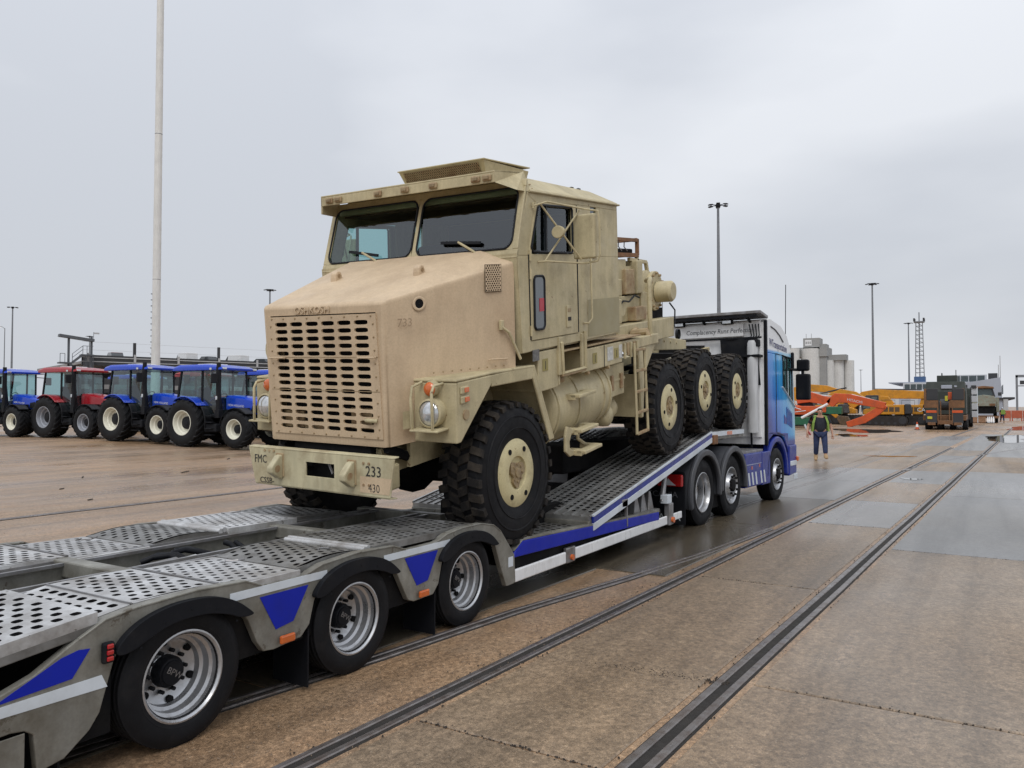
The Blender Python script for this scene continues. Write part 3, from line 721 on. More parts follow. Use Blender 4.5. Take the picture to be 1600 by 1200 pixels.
# grille: sheet with 6 x 15 slots
def GP(u, v, d):
    b = 2.825-1.075*v; x = 4.912+.072*v; ya = mir(4.325)+ .012*v; yb = 4.335-.035*v*0
    return (x+d, ya+(yb-ya)*u, b)
mb = perf(MB(), GP, 6, 15, .80, .60, .018, 16, False, 5.0, (.055,.035))
for q in (((0,0),(1,0)),((1,0),(1,1)),((1,1),(0,1)),((0,1),(0,0))):
    (a,b_),(c,d_) = q
    mb.add([GP(a,b_,0),GP(c,d_,0),GP(c,d_,.02),GP(a,b_,.02)], [(0,1,2,3)])
mb.tf(H); grille = mb.build('grille', TAN, het, fix=False)
for v in (.345,.62):
    hb(MB().add([GP(0,v-.0025,-.0025),GP(1,v-.0025,-.0025),GP(1,v+.0025,-.0025),GP(0,v+.0025,-.0025)],[(0,1,2,3)]), 'grille_seam', M['sand_rust'], grille, 0)
mbr = []
for k in range(9):
    for (u,v) in ((.04+.92*k/8,.017),(.04+.92*k/8,.985)): mbr.append((u,v))
for k in range(9):
    for u in (.025,.975): mbr.append((u,.08+.84*k/8))
rivet = MB().lathe([(.009,0),(.008,-.006),(.001,-.009)], axis='x', n=8).mesh('rivet', M['sand_rust'], 40)
for u,v in mbr:
    p = H(*GP(u,v,0)); r = link('rivet', rivet, grille); r.location = Vector(p)-Vector(ORG[het.name])
for u in (.085,.915):
    p = [GP(u-.07,.345,-.006), GP(u-.07,.345,-.03), GP(u+.07,.345,-.03), GP(u+.07,.345,-.006)]
    hb(MB().path(p, .008, 6), 'grille_handle', TAN, grille, 0)
hb(MB().path([GP(.87,.852,-.004),GP(.92,.848,-.03),GP(.965,.852,-.004)], .018, 8), 'grille_latch', M['sand'], grille, 0, 50)
pL = H(4.912-.004+.0, 5.32, 2.845)
text('raised_lettering', 'OSHKOSH', .085, TAN, hood_o, (pL[0]+.009, pL[1]-.02, pL[2]+.004), (0,-1,-.033), (-.05,0,1), .004, 1.1)
# things on the hood
def hood_top(y, x):  # height b of the hood's top panel
    t = (x-4.92)/1.32; return 2.92+(3.335-2.92)*t
for y in (5.46, 4.30+.12):
    x = 5.62; b = hood_top(y, x)
    hb(MB().prism([(x-.05,b-.03),(x+.05,b-.03),(x+.05,b+.05),(x+.03,b+.09),(x-.01,b+.10),(x-.045,b+.07),(x-.05,b+.03)], y-.035, y+.035), 'lifting_eye', TAN, bevel=.012)
    hb(MB().lathe([(.018,-.042),(.018,.042)], (x,y,b+.05), n=12, cap=True), 'eye_hole', M['sand_rust'], bevel=0)
    hb(MB().hexa([(x-.1,y-.05,b-.045),(x+.22,y-.05,b+.045),(x+.22,y+.05,b+.045),(x-.1,y+.05,b-.045),(x-.1,y-.05,b-.028),(x+.22,y-.05,b+.0725),(x+.22,y+.05,b+.0725),(x-.1,y+.05,b-.028)]), 'eye_slot', M['void'], bevel=0)
def side(x, b):   # y of the hood's flaring flank
    return 4.25-.377*(x-4.92)-.004
sd = Vector((1,-.377,0)).normalized(); sn = Vector((-.377,-1,0)).normalized()
vx0,vx1,vb0,vb1 = 5.90,6.07,2.955,3.20
def VP(u, v, d):
    x = vx0+(vx1-vx0)*u; return (x+sn.x*(.006-d), side(x,0)+sn.y*(.006-d), vb0+(vb1-vb0)*v)
mb = perf(MB(), VP, 7, 12, .66, .78, .012, 8, True); mb.tf(H); mb.build('side_vent', TAN, het, fix=False)
hb(MB().add([VP(-.03,-.02,.004),VP(1.03,-.02,.004),VP(1.03,1.02,.004),VP(-.03,1.02,.004)],[(0,1,2,3)]), 'vent_backing', M['void'], bevel=0)
hx, hbz = 5.24, 2.885
c = Vector((hx, side(hx,0), hbz))
ring = lambda r, o, k=1.0: [c+sd*r*math.cos(a)*k+Vector((0,0,1))*r*math.sin(a)+sn*o for a in [2*math.pi*i/20 for i in range(20)]]
hb(MB().loft([ring(.064,.0005,1.05),ring(.056,.005,1.02),ring(.047,.004),ring(.040,.001)], cap=False), 'filler_recess', TAN, bevel=0, smooth=60)
hb(MB().loft([ring(.041,.0025),ring(.001,.0025)], cap=False), 'filler_hole', M['void'], bevel=0)
hb(MB().path([(6.05,side(6.05,0)-.02,2.62),(6.12,side(6.12,0)-.03,2.56),(6.24,3.715,2.30)], .014, 8), 'hood_latch', SAND, bevel=0)
hb(MB().box(6.03,6.08,side(6.05,0)-.03,side(6.05,0),2.59,2.68), 'latch_bracket', SAND, bevel=.005)
hb(MB().path([(5.92,side(5.92,0)-.004,2.325),(5.92,side(5.92,0)-.03,2.33),(6.10,side(6.10,0)-.03,2.32),(6.10,side(6.10,0)-.004,2.315)], .008, 6), 'hood_handle', TAN, bevel=0)
for k in range(9):
    x = 5.36+.09*k; p = H(x, side(x,0)-.006, 2.275-.002*k)
    r = link('rivet', rivet, hood_o); r.location = Vector(p)-Vector(ORG[het.name]); r.rotation_euler = (0,0,R(70))
hb(MB().add([(5.06+sn.x*.002,side(5.06,0)+sn.y*.002-.012,1.83),(5.16,side(5.16,0)-.014,1.83),(5.16,side(5.16,0)-.014,1.98),(5.06,side(5.06,0)-.014,1.98)],[(0,1,2,3)]), 'paint_patch', M['sand'], bevel=0)
M['faint'] = mat('faded stencil', (.33,.235,.15), .7, var=.2)
p = H(5.02, side(5.02,0)-.018, 2.70)
text('stencil', '733', .10, M['faint'], hood_o, p, (1.27,-.50,.16), (0,0,1), .0005)

# fenders, near and far
def fender(f):
    Y = (lambda y: y) if not f else (lambda y: mir(y)-.09)
    T = .02
    path = [(5.20,2.24),(5.75,2.24),(6.52,2.215),(6.90,1.42)]
    mb = MB().prism(path+[(6.86,1.42),(6.49,2.185),(5.75,2.215),(5.20,2.215)], Y(3.72), Y(4.30))
    mb.prism([(5.20,1.705),(5.26,1.705),(5.745,2.135),(5.75,2.213),(5.222,2.213)], Y(3.72), Y(3.745))
    mb.prism([(5.745,2.105),(6.475,2.08),(6.52,2.212),(5.745,2.212)], Y(3.722), Y(3.75))
    mb.prism([(6.475,2.10),(6.80,1.42),(6.89,1.42),(6.515,2.20)], Y(3.722), Y(3.75))
    mb.hexa([(5.20,Y(3.722),1.705),(5.222,Y(3.722),1.705),(5.222,Y(4.17),1.705),(5.20,Y(4.17),1.705),(5.20,Y(3.722),2.21),(5.222,Y(3.722),2.21),(5.222,Y(4.17),2.21),(5.20,Y(4.17),2.21)])
    return mb
for f in (0,1):
    Y = (lambda y: y) if not f else (lambda y: mir(y)-.09)
    fo = hb(fender(f), 'fender', SAND, bevel=.012)
    hb(MB().box(5.30,6.8,Y(4.30),Y(4.34),1.45,2.2), 'wheel_well_liner', SAND, fo, bevel=0)
    hl = hb(MB().lathe([(.118,.05),(.125,-.02),(.122,-.055),(.108,-.062),(.104,-.05)], (5.17,Y(3.945),1.965), 'x', 28), 'headlight', SAND, bevel=0, smooth=40)
    hb(MB().lathe([(.104,-.048),(.085,-.07),(.05,-.084),(.001,-.09)], (5.17,Y(3.945),1.965), 'x', 28), 'lens', M['lamp'], hl, 0, 50)
    ts = hb(MB().lathe([(.066,.05),(.066,-.03),(.060,-.04)], (5.18,Y(3.955),2.165), 'x', 20), 'turn_signal', SAND, bevel=0, smooth=40)
    hb(MB().lathe([(.060,-.036),(.052,-.052),(.03,-.062),(.001,-.065)], (5.18,Y(3.955),2.165), 'x', 20), 'lens', M['orange_lens'], ts, 0, 50)
    g = [(5.19,Y(4.075),2.215),(5.07,Y(4.085),2.19),(5.05,Y(4.085),2.1),(5.05,Y(4.075),1.835),(5.19,Y(4.07),1.83)]
    hb(MB().path(g, .013, 8), 'lamp_guard', SAND, bevel=0, smooth=50)
    g = [(5.20,Y(3.86),2.205),(5.08,Y(3.865),2.20),(5.05,Y(3.865),2.15),(5.05,Y(3.86),1.835),(5.19,Y(3.86),1.83)]
    hb(MB().path(g, .013, 8), 'lamp_guard', SAND, bevel=0, smooth=50)
    hb(MB().box(5.03,5.20,Y(4.09),Y(3.80),1.822,1.838), 'lamp_guard_shelf', SAND, bevel=.004)
    for x,b,s in ((5.30,2.14,1),(5.305,2.06,1)):
        mk = hb(MB().box(x-.055,x+.055,Y(3.70),Y(3.721),b-.032,b+.032), 'fender_marker', SAND, bevel=.01)
        hb(MB().box(x-.012,x+.05,Y(3.692),Y(3.70),b-.02,b+.02), 'marker_lens', M['orange_lens'], mk, .004)
    hb(MB().lathe([(.045,-.006),(.045,.006)] if not f else [(.045,.006),(.045,-.006)], (5.33,Y(3.716),1.93), n=18, cap=True), 'reflector', M['sand_rust'], bevel=.003)
# bumper with a recovery opening
def bumper():
    X0, X1 = 4.83, 4.85; B0, B1 = 1.31, 1.63
    def lim(b): t = (b-B0)/(B1-B0); return (4.14-.05*t, mir(4.14)-.07+.05*t+.03*t)
    mb = MB()
    def pc(ya, yb, b0, b1):
        a0,z0 = lim(b0); a1,z1 = lim(b1)
        f = lambda y, b: {'n':lim(b)[0],'f':lim(b)[1]}.get(y, y)
        q = [(f(ya,b0),b0),(f(yb,b0),b0),(f(yb,b1),b1),(f(ya,b1),b1)]
        mb.hexa([(X1,y,b) for y,b in q]+[(X0,y,b) for y,b in q])
    oy0, oy1, ob0, ob1 = 4.76, 5.10, 1.42, 1.545
    o0, o1 = lim(B0), lim(B1)
    O = [(o0[0],B0),(o0[1],B0),(o1[1],B1),(o1[0],B1)]; I = [(oy0,ob0),(oy1,ob0),(oy1,ob1),(oy0,ob1)]
    V = [(X0,y,b) for y,b in O]+[(X0,y,b) for y,b in I]+[(X1,y,b) for y,b in O]+[(X1,y,b) for y,b in I]
    F = []
    for k in range(4):
        j = (k+1)%4; F += [(k,j,4+j,4+k),(8+k,12+k,12+j,8+j),(k,8+k,8+j,j),(4+k,4+j,12+j,12+k)]
    mb.add(V, F)
    n0,f0 = lim(B1); mb.hexa([(X0,n0,B1),(4.90,n0,B1),(4.90,f0,B1),(X0,f0,B1),(X0,n0,B1+.014),(4.90,n0,B1+.014),(4.90,f0,B1+.014),(X0,f0,B1+.014)])
    n0,f0 = lim(B0); mb.hexa([(X0+.005,n0,B0-.012),(4.93,n0,B0-.03),(4.93,f0,B0-.03),(X0+.005,f0,B0-.012),(X0+.005,n0,B0),(4.93,n0,B0-.018),(4.93,f0,B0-.018),(X0+.005,f0,B0)])
    return mb
M['bumper'] = mat('scuffed pale sand paint', (.54,.49,.32), .55, var=.16, scale=3, dirt=(.24,.17,.09), damt=.35, dscale=5, bump=.06, bscale=120, streak=.12)
bump_o = hb(bumper(), 'bumper', M['bumper'], bevel=.006)
hb(MB().box(4.95,5.0,4.72,5.14,1.36,1.60), 'bumper_recess', M['void'], bevel=0)
hb(MB().path([(4.90,4.84,1.44),(4.93,4.92,1.52),(4.90,4.87,1.53)], .012, 6), 'shackle', M['bare'], bump_o, 0)
for y in (5.42, 4.55):
    hb(MB().prism([(4.83,1.37),(4.83,1.59),(4.79,1.585),(4.70,1.50),(4.70,1.45),(4.79,1.38)], y-.035, y+.035), 'tow_eye', M['bumper'], bump_o, .012)
    hb(MB().lathe([(.032,-.037),(.032,.037)], (4.765,y,1.475), n=14, cap=True), 'eye_hole', M['sand_rust'], bump_o, 0)
    hb(MB().box(4.822,4.832,y-.05,y+.05,1.39,1.60), 'tow_plate', M['sand_rust'], bump_o, .004)
for y in (4.42,4.36,5.62,5.56,5.50):
    for b in ((1.40,1.58) if y < 5 else (1.615,)):
        hb(MB().lathe([(.012,-.004),(.012,.004)], (4.826,y,b), 'x', 8, True), 'bumper_bolt', M['sand_rust'], bump_o, 0)
def sten(s, y, b, size, sx=.8, m=None):
    p = H(4.827, y, b); text('stencil', s, size, m or M['stencil'], bump_o, p, (0,-1,-.033), (-.035,0,1), .0008, sx)
sten('FMC', 5.76, 1.50, .105); sten('CSSB-', 5.69, 1.318, .075, 1.0); sten('233', 4.40, 1.475, .125, .95); sten('430', 4.37, 1.345, .10, .85)
hb(MB().hexa([(4.8268,4.145,1.335),(4.8275,4.145,1.335),(4.8275,4.46,1.335),(4.8268,4.46,1.335),(4.8268,4.115,1.47),(4.8275,4.115,1.47),(4.8275,4.46,1.47),(4.8268,4.46,1.47)]), 'paint_patch', M['tan'], bump_o, 0)
# frame, axles, springs
for y in (4.52, mir(4.52)): hb(MB().box(5.10,14.6,y-.06,y+.06,1.40,1.64), 'frame_rail', SAND, bevel=.01); hb(MB().box(4.86,5.10,y-.05,y+.05,1.38,1.58), 'bumper_mount', M['void'], bevel=0)
for x in (5.1,5.9,7.6,9.2,11,13,14.4): hb(MB().box(x-.07,x+.07,4.52,mir(4.52),1.45,1.68), 'frame_cross_member', M['void'], bevel=0)
hb(MB().box(5.05,6.2,4.6,mir(4.6),1.30,1.75), 'engine_sump', M['void'], bevel=.03)
hb(MB().path([(5.05,4.35,1.66),(5.4,4.35,1.50),(6.3,4.35,1.42),(7.1,4.35,1.55),(7.4,4.35,1.62)], .045, 6), 'leaf_spring', M['void'], bevel=0)
hb(MB().path([(5.05,mir(4.35),1.66),(5.4,mir(4.35),1.50),(6.3,mir(4.35),1.42),(7.1,mir(4.35),1.55)], .045, 6), 'leaf_spring', M['void'], bevel=0)
hb(MB().box(5.02,5.16,4.30,4.42,1.30,1.52), 'spring_hanger', SAND, bevel=.02)
# cab shell: panels leave real openings for the glazing
def panel(pieces, y, t):
    mb = MB()
    for pc in pieces: mb.prism(pc, y, y+t)
    return mb
low = [(6.285,2.35),(8.60,2.37),(8.585,3.28),(7.46,3.28),(7.46,2.45),(6.46,2.45),(6.44,3.28),(6.215,3.28)]
side_pieces = [low,
   [(6.215,3.28),(6.44,3.28),(6.60,3.80),(6.43,3.88)],                    # A pillar
   [(6.43,3.88),(6.60,3.80),(7.46,3.84),(8.575,3.84),(8.57,3.90),(6.44,3.90)],
   [(7.46,3.28),(7.83,3.28),(7.83,3.84),(7.46,3.84)],
   [(7.99,3.28),(8.585,3.28),(8.575,3.84),(7.99,3.84)]]
cab = hb(panel(side_pieces, 3.72, .035), 'cab', SAND, bevel=.006)
hb(panel(side_pieces, mir(3.72)-.035, .035), 'cab_far_side', SAND, cab, .006)
hb(MB().box(8.545,8.59,3.755,mir(3.755),2.37,3.90), 'cab_rear_wall', SAND, cab, .012)
hb(MB().box(6.29,8.56,3.755,mir(3.755),2.34,2.39), 'cab_floor', SAND, cab, 0)
hb(MB().add([(6.285,3.72,2.35),(6.285,mir(3.72),2.35),(6.205,mir(3.72),3.30),(6.205,3.72,3.30)],[(0,1,2,3)]), 'firewall', SAND, cab, 0)
# roof with chamfered sides and tail
def roof():
    a = [(6.47,3.715,3.895),(8.60,3.715,3.895),(8.60,mir(3.715),3.895),(6.47,mir(3.715),3.895)]
    g = [(6.47,3.715,3.925),(8.60,3.715,3.925),(8.60,mir(3.715),3.925),(6.47,mir(3.715),3.925)]
    t = [(6.47,3.96,4.10),(8.33,3.96,4.075),(8.33,mir(3.96),4.075),(6.47,mir(3.96),4.10)]
    return MB().loft([a,g,t])
roof_o = hb(roof(), 'roof', SAND, cab, .012)
hb(MB().path([(6.44,3.705,3.905),(8.605,3.705,3.905),(8.61,3.72,3.905),(8.61,mir(3.72),3.905)], .012, 6), 'gutter', SAND, cab, 0)
for p in ((6.6,3.79,3.99),(6.55,3.74,3.94)): hb(MB().lathe([(.012,-.004),(.012,.004)], p, 'z', 8, True), 'roof_bolt', M['sand_rust'], cab, 0)
for x in (8.02,8.2): hb(MB().lathe([(.03,.0),(.03,.03),(.001,.04)], (x,4.05,4.08), 'z', 12), 'roof_fitting', M['stencil'], cab, 0)
# sun visor with seven clearance lamps
vis = MB().hexa([(6.42,3.74,3.90),(6.44,3.74,3.93),(6.44,mir(3.74),3.93),(6.42,mir(3.74),3.90),(6.13,3.90,4.075),(6.13,3.90,4.095),(6.13,mir(3.80),4.095),(6.13,mir(3.80),4.075)])
vis = MB()
N_, F_ = 3.90, mir(3.80)
vis.hexa([(6.13,N_,4.08),(6.50,N_-.10,4.08),(6.50,F_+.05,4.08),(6.13,F_,4.08),(6.13,N_,4.098),(6.50,N_-.1,4.112),(6.50,F_+.05,4.112),(6.13,F_,4.098)])
vis.hexa([(6.13,N_,3.985),(6.15,N_,3.985),(6.15,F_,3.985),(6.13,F_,3.985),(6.13,N_,4.08),(6.15,N_,4.08),(6.15,F_,4.08),(6.13,F_,4.08)])
vis.hexa([(6.13,F_-.02,3.90),(6.45,F_+.02,3.88),(6.45,F_+.04,3.88),(6.13,F_,3.90),(6.13,F_-.02,4.09),(6.45,F_+.02,4.09),(6.45,F_+.04,4.09),(6.13,F_,4.09)])
vis.add([(6.13,N_,4.098),(6.50,3.80,4.112),(6.50,3.715,3.90),(6.27,3.74,3.905),(6.13,N_,3.985)],[(0,1,2,3,4)])
vis_o = hb(vis, 'sun_visor', SAND, bevel=.006)
for y in (3.98,4.11,4.62,4.98,5.34,5.90,6.03):
    hbk = hb(MB().box(6.105,6.13,y-.052,y+.052,4.005,4.065), 'clearance_lamp', M['sand_rust'], vis_o, .012)
    hb(MB().box(6.092,6.105,y-.03,y+.03,4.018,4.052), 'lamp_lens', M['hubrust'], vis_o, .006)
# rooftop air conditioner
def acp(): return MB().loft([[(6.66,4.33,4.08),(6.66,mir(4.62),4.08),(7.42,mir(4.62),4.08),(7.42,4.33,4.08)],[(6.52,4.28,4.30),(6.52,mir(4.58),4.30),(7.44,mir(4.58),4.27),(7.44,4.28,4.27)]])
ac = hb(acp(), 'air_conditioner', SAND, bevel=.008)
def ACP(u, v, d):
    y = mir(4.64)+(4.35-mir(4.64))*u; return (6.648-.118*v-.006+d*.8, y, 4.10+.18*v)
mb = perf(MB(), ACP, 40, 8, .70, .66, .006, 6, True); mb.tf(H); mb.build('intake_mesh', M['sand_rust'], ac, fix=False)
hb(MB().add([ACP(0,0,.005),ACP(1,0,.005),ACP(1,1,.005),ACP(0,1,.005)],[(0,1,2,3)]), 'intake_dark', M['void'], ac, 0)
hb(MB().box(6.512,7.45,4.27,mir(4.57),4.298,4.312), 'unit_lid', SAND, ac, .004)
# windscreen: frame, two panes, seals
def WS(y, w, o=0): # y across, w 0..1 up the rake, o outward
    return (6.212+.200*w-.95*o, y, 3.295+.69*w+.3*o)
def wsq(ya, yb, wa, wb, t=.03): return [WS(ya,wa),WS(yb,wa),WS(yb,wb),WS(ya,wb)]+[WS(ya,wa,-t),WS(yb,wa,-t),WS(yb,wb,-t),WS(ya,wb,-t)]
yA, yB, yM, yM2, yCc, yD = 3.72, 3.80, 4.955, 5.005, mir(3.80), mir(3.72)
mb = MB()
for q in ((yA,yD,-.05,.075),(yA,yD,.955,1.06),(yA,yB,.075,.955),(yM,yM2,.075,.955),(yCc,yD,.075,.955)): mb.hexa(wsq(*q))
hb(mb, 'windscreen_frame', SAND, cab, .008)
def rounded(ya, yb, wa, wb, ry=.09, rw=.14, n=6):
    pts = []
    for cx,cy,a0 in ((yb-ry,wb-rw,0),(ya+ry,wb-rw,90),(ya+ry,wa+rw,180),(yb-ry,wa+rw,270)):
        for k in range(n+1):
            a = R(a0+90*k/n); pts.append((cx+ry*math.cos(a), cy+rw*math.sin(a)))
    return pts
for ya,yb in ((yB-.02,yM+.0),(yM2-.0,yCc+.02)):
    rp = rounded(ya+.01, yb-.01, .085, .945)
    pane = hb(MB().add([WS(y,w,-.008) for y,w in rounded(ya-.01,yb+.01,.06,.97)], [tuple(range(28))]), 'windscreen', M['darkglass'], cab, 0)
    hb(MB().path([WS(y,w,.004) for y,w in rp+[rp[0]]], .010, 8), 'windscreen_seal', M['seal'], cab, 0, 60)
    # corner fillets that round the opening
    full = [(yb+.01,.97),(ya-.01,.97),(ya-.01,.06),(yb+.01,.06)]
    for k,(cy,cw) in enumerate(full):
        arc = rp[k*7:(k+1)*7]; hb(MB().add([WS(cy,cw,.001)]+[WS(y,w,.001) for y,w in arc], [tuple(range(8))]), 'windscreen_corner', SAND, cab, 0)
for (y0,w0),(y1,w1),(bl0,bl1) in (((4.16,.02),(4.40,.22),((4.14,.19),(4.62,.24))),((5.42,.02),(5.66,.20),((5.44,.14),(5.86,.24)))):
    wp = hb(MB().path([WS(y0,w0,.03),WS(y0+.03,w0+.04,.05),WS(y1,w1,.035)], .012, 8), 'wiper', SAND, bevel=0)
    hb(MB().bar(WS(bl0[0],bl0[1],.022),WS(bl1[0],bl1[1],.022),.03,.03), 'wiper_blade', M['seal'], wp, .004)
# side glazing, near and far
for f in (0,1):
    Y = (lambda y: y) if not f else mir
    o = -1 if not f else 1
    hb(MB().add([(6.45,Y(3.74),3.28),(7.47,Y(3.74),3.28),(7.47,Y(3.74),3.84),(6.62,Y(3.74),3.81)],[(0,1,2,3)]), 'door_window', M['glass'], cab, 0)
    hb(MB().add([(7.82,Y(3.74),3.27),(8.0,Y(3.74),3.27),(8.0,Y(3.74),3.85),(7.82,Y(3.74),3.85)],[(0,1,2,3)]), 'rear_quarter_window', M['darkglass'], cab, 0)
    dr = hb(MB().prism([(6.455,2.455),(7.465,2.455),(7.455,3.305),(6.425,3.295)], Y(3.712), Y(3.735)), 'door', SAND, bevel=.006)
    mb = MB()
    for q in ([(6.425,3.295),(6.475,3.295),(6.635,3.775),(6.585,3.815)],[(6.585,3.815),(6.635,3.775),(7.36,3.79),(7.455,3.835)],[(7.36,3.31),(7.455,3.305),(7.455,3.83),(7.36,3.79)]): mb.prism(q, Y(3.712), Y(3.735))
    hb(mb, 'door_window_frame', SAND, dr, .004)
    sp = [(6.50,3.32),(6.47,3.36),(6.61,3.755),(6.66,3.785),(7.33,3.80),(7.355,3.77),(7.355,3.34),(7.33,3.315)]
    hb(MB().path([(x,Y(3.708),b) for x,b in sp+[sp[0]]], .012, 6), 'window_seal', M['seal'], dr, 0)
    hb(MB().bar((6.78,Y(3.72),3.31),(6.79,Y(3.72),3.78),.025,.025), 'vent_window_post', M['seal'], dr, 0)
    lw = [(6.50+.09*math.cos(a)*(1 if True else 0)+.09, 0) for a in (0,)]
    rr = []
    for cx,cb,a0 in ((6.66,3.03,0),(6.555,3.03,90),(6.555,2.605,180),(6.66,2.605,270)):
        for k in range(5): a = R(a0+22.5*k); rr.append((cx+.05*math.cos(a), cb+.05*math.sin(a)))
    lwn = hb(MB().prism(rr, Y(3.704), Y(3.711)), 'lower_door_window', M['seal'] if False else mat('lower pane %d' % f, (.07,.085,.10), .12, var=.2, coat=.6), dr, 0)
    hb(MB().path([(x,Y(3.704),b) for x,b in rr+[rr[0]]], .013, 6), 'lower_window_seal', M['seal'], dr, 0)
    if not f:
        hb(MB().box(6.60,6.69,3.700,3.7035,2.73,2.86), 'red_sticker', mat('red sticker', (.42,.03,.05), .5), lwn, 0)
        hk = hb(MB().box(7.18,7.29,3.700,3.712,2.53,2.76), 'door_handle', M['sand'], dr, .012)
        hb(MB().box(7.20,7.27,3.694,3.700,2.60,2.64), 'handle_lever', M['stencil'], hk, .003)
        hb(MB().box(7.20,7.27,3.697,3.7005,2.69,2.73), 'handle_lever', M['sand_rust'], hk, .003)
        for b in (2.55,3.1,3.28): hb(MB().tube((6.44,3.705,b-.05),(6.44,3.705,b+.05),.014,n=8), 'door_hinge', SAND, dr, 0)
        hb(MB().bar((7.47,3.714,2.46),(7.47,3.714,3.83),.012,.006), 'door_gap', M['seal'], dr, 0)
        hb(MB().bar((6.443,3.7165,2.46),(6.425,3.7165,3.29),.012,.006), 'door_gap', M['seal'], dr, 0)
        hb(MB().path([(7.72,3.715,3.40),(7.70,3.66,3.36),(7.70,3.655,2.60),(7.62,3.66,2.545),(7.60,3.715,2.55)], .012, 8), 'grab_handle', SAND, bevel=0, smooth=50)
        hb(MB().prism([(7.86,3.26),(7.97,3.26),(7.99,3.31),(7.99,3.36),(7.83,3.36),(7.83,3.31)], 3.713, 3.719), 'window_corner', SAND, cab, 0)
        hb(MB().box(7.72,8.58,3.716,3.7195,2.39,2.80), 'paint_patch', mat('repainted patch', (.31,.27,.155), .6, var=.12), cab, 0)
        hb(MB().prism([(6.28,2.352),(6.43,2.352),(6.38,3.26),(6.212,3.26)], 3.714, 3.7195), 'pillar_skin', SAND, cab, .002)
        hb(MB().box(6.47,6.60,3.714,3.7185,2.25,2.36), 'data_plate', mat('data plate', (.16,.155,.15), .5, .3, var=.5, scale=40), cab, 0)
    # inside: seats, wheel, back panel
for y in (4.30, 5.65):
    st = hb(MB().box(7.0,7.5,y-.25,y+.25,2.6,2.95), 'seat', M['void'], bevel=.05)
    hb(MB().box(7.42,7.56,y-.23,y+.23,2.9,3.55), 'seat_back', M['void'], st, .05)
hb(MB().lathe([(.20,-.012),(.215,0),(.20,.012),(.19,0)], (0,0,0), 'x', 24).tf(lambda x,y,z: (6.55+x*.5+z*.5, 4.35+y, 3.15-x*.6+z*.8)), 'steering_wheel', M['seal'], bevel=0)
hb(MB().box(6.27,6.45,3.80,mir(3.80),2.4,3.24), 'dashboard', M['void'], bevel=.04)
hb(MB().box(8.50,8.545,3.80,mir(3.80),2.4,3.86), 'rear_lining', M['void'], bevel=0)
hb(MB().box(6.50,8.5,3.80,mir(3.80),3.87,3.89), 'roof_lining', M['void'], bevel=0)
hb(MB().box(7.40,7.55,4.18,4.42,3.45,3.75), 'head_rest', mat('green canvas', (.06,.07,.035), .8), bevel=.04)
# mirrors
def mirror_set(f):
    Y = (lambda y: y) if not f else mir
    s = hb(MB().box(6.97,7.05,Y(3.27),Y(3.51),3.23,3.68), 'mirror', SAND, bevel=.02, seg=3)
    arms = [[(6.50,3.71,3.76),(6.60,3.60,3.80),(7.0,3.40,3.735),(7.02,3.25,3.70),(7.02,3.235,3.6),(7.02,3.235,3.26),(7.02,3.26,3.2),(7.0,3.40,3.185),(6.62,3.62,3.22),(6.60,3.71,3.22)],
            [(6.58,3.66,3.78),(6.98,3.42,3.22)], [(6.66,3.66,3.23),(6.98,3.44,3.72)], [(6.50,3.70,3.74),(6.50,3.70,3.8)]]
    for a in arms: hb(MB().path([(x,Y(y),b) for x,y,b in a], .010, 6), 'mirror_arm', SAND, s, 0)
    hb(MB().loft([[(6.66+.0,Y(3.52)+.07*math.cos(t),3.50+.065*math.sin(t)) for t in [2*math.pi*i/16+.2 for i in range(16)]],[(6.72,Y(3.52)+.06*math.cos(t),3.50+.055*math.sin(t)) for t in [2*math.pi*i/16+.2 for i in range(16)]]]), 'convex_mirror', SAND, s, .01)
mirror_set(0); mirror_set(1)
# far-side intake stack seen left of the hood
hb(MB().lathe([(.16,-.05),(.18,-.02),(.18,.25)], (5.32,mir(4.03),2.50), 'x', 24, True), 'air_cleaner', SAND, bevel=0, smooth=40)
# boxes and brackets below the cab
bx = hb(MB().box(6.60,7.02,3.73,4.4,1.93,2.33), 'battery_box', SAND, bevel=.01)
hb(MB().box(7.02,7.05,3.725,4.38,1.95,2.34), 'battery_box_flange', SAND, bx, .004)
M['label'] = mat('label yellow', (.30,.25,.08), .6); M['paper'] = mat('white label', (.55,.55,.52), .6, var=.3, scale=30)
def tie_label(x, b, y=3.72, par=None):
    o = hb(MB().box(x-.055,x+.055,y-.003,y-.0005,b-.06,b+.06), 'tie_down_label', M['label'], par, 0)
    p = H(x-.03, y-.004, b-.045); text('label_print', '1', .12, M['stencil'], o, p, (1,0,.16), (0,0,1), .0004)
    return o
tie_label(6.74, 2.19, 3.728, bx)
st = hb(MB().path([(7.05,3.74,2.40),(7.05,3.70,2.38),(7.07,3.70,2.06),(7.60,3.70,2.06),(7.60,3.70,2.46)], .022, 4), 'cab_step', SAND, bevel=0)
for x in (7.05,7.58): hb(MB().box(x-.05,x+.05,3.705,3.735,2.05,2.44), 'step_bracket', SAND, st, .006)
hb(MB().box(7.06,7.60,3.69,3.80,2.03,2.06), 'step_tread', M['sand_rust'], st, .004)
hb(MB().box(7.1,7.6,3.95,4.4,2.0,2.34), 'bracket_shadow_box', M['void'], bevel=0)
tb = hb(MB().box(7.58,8.70,3.74,4.5,2.0,2.255), 'tool_box', SAND, bevel=.01)
hb(MB().box(8.17,8.18,3.7355,3.741,2.005,2.25), 'tool_box_seam', M['seal'], tb, 0)
hb(MB().box(6.95,9.3,3.735,4.5,2.275,2.295), 'walkway', M['sand_rust'], bevel=.004)
tie_label(7.92, 2.13, 3.738, tb); tie_label(8.52, 2.13, 3.738, tb)
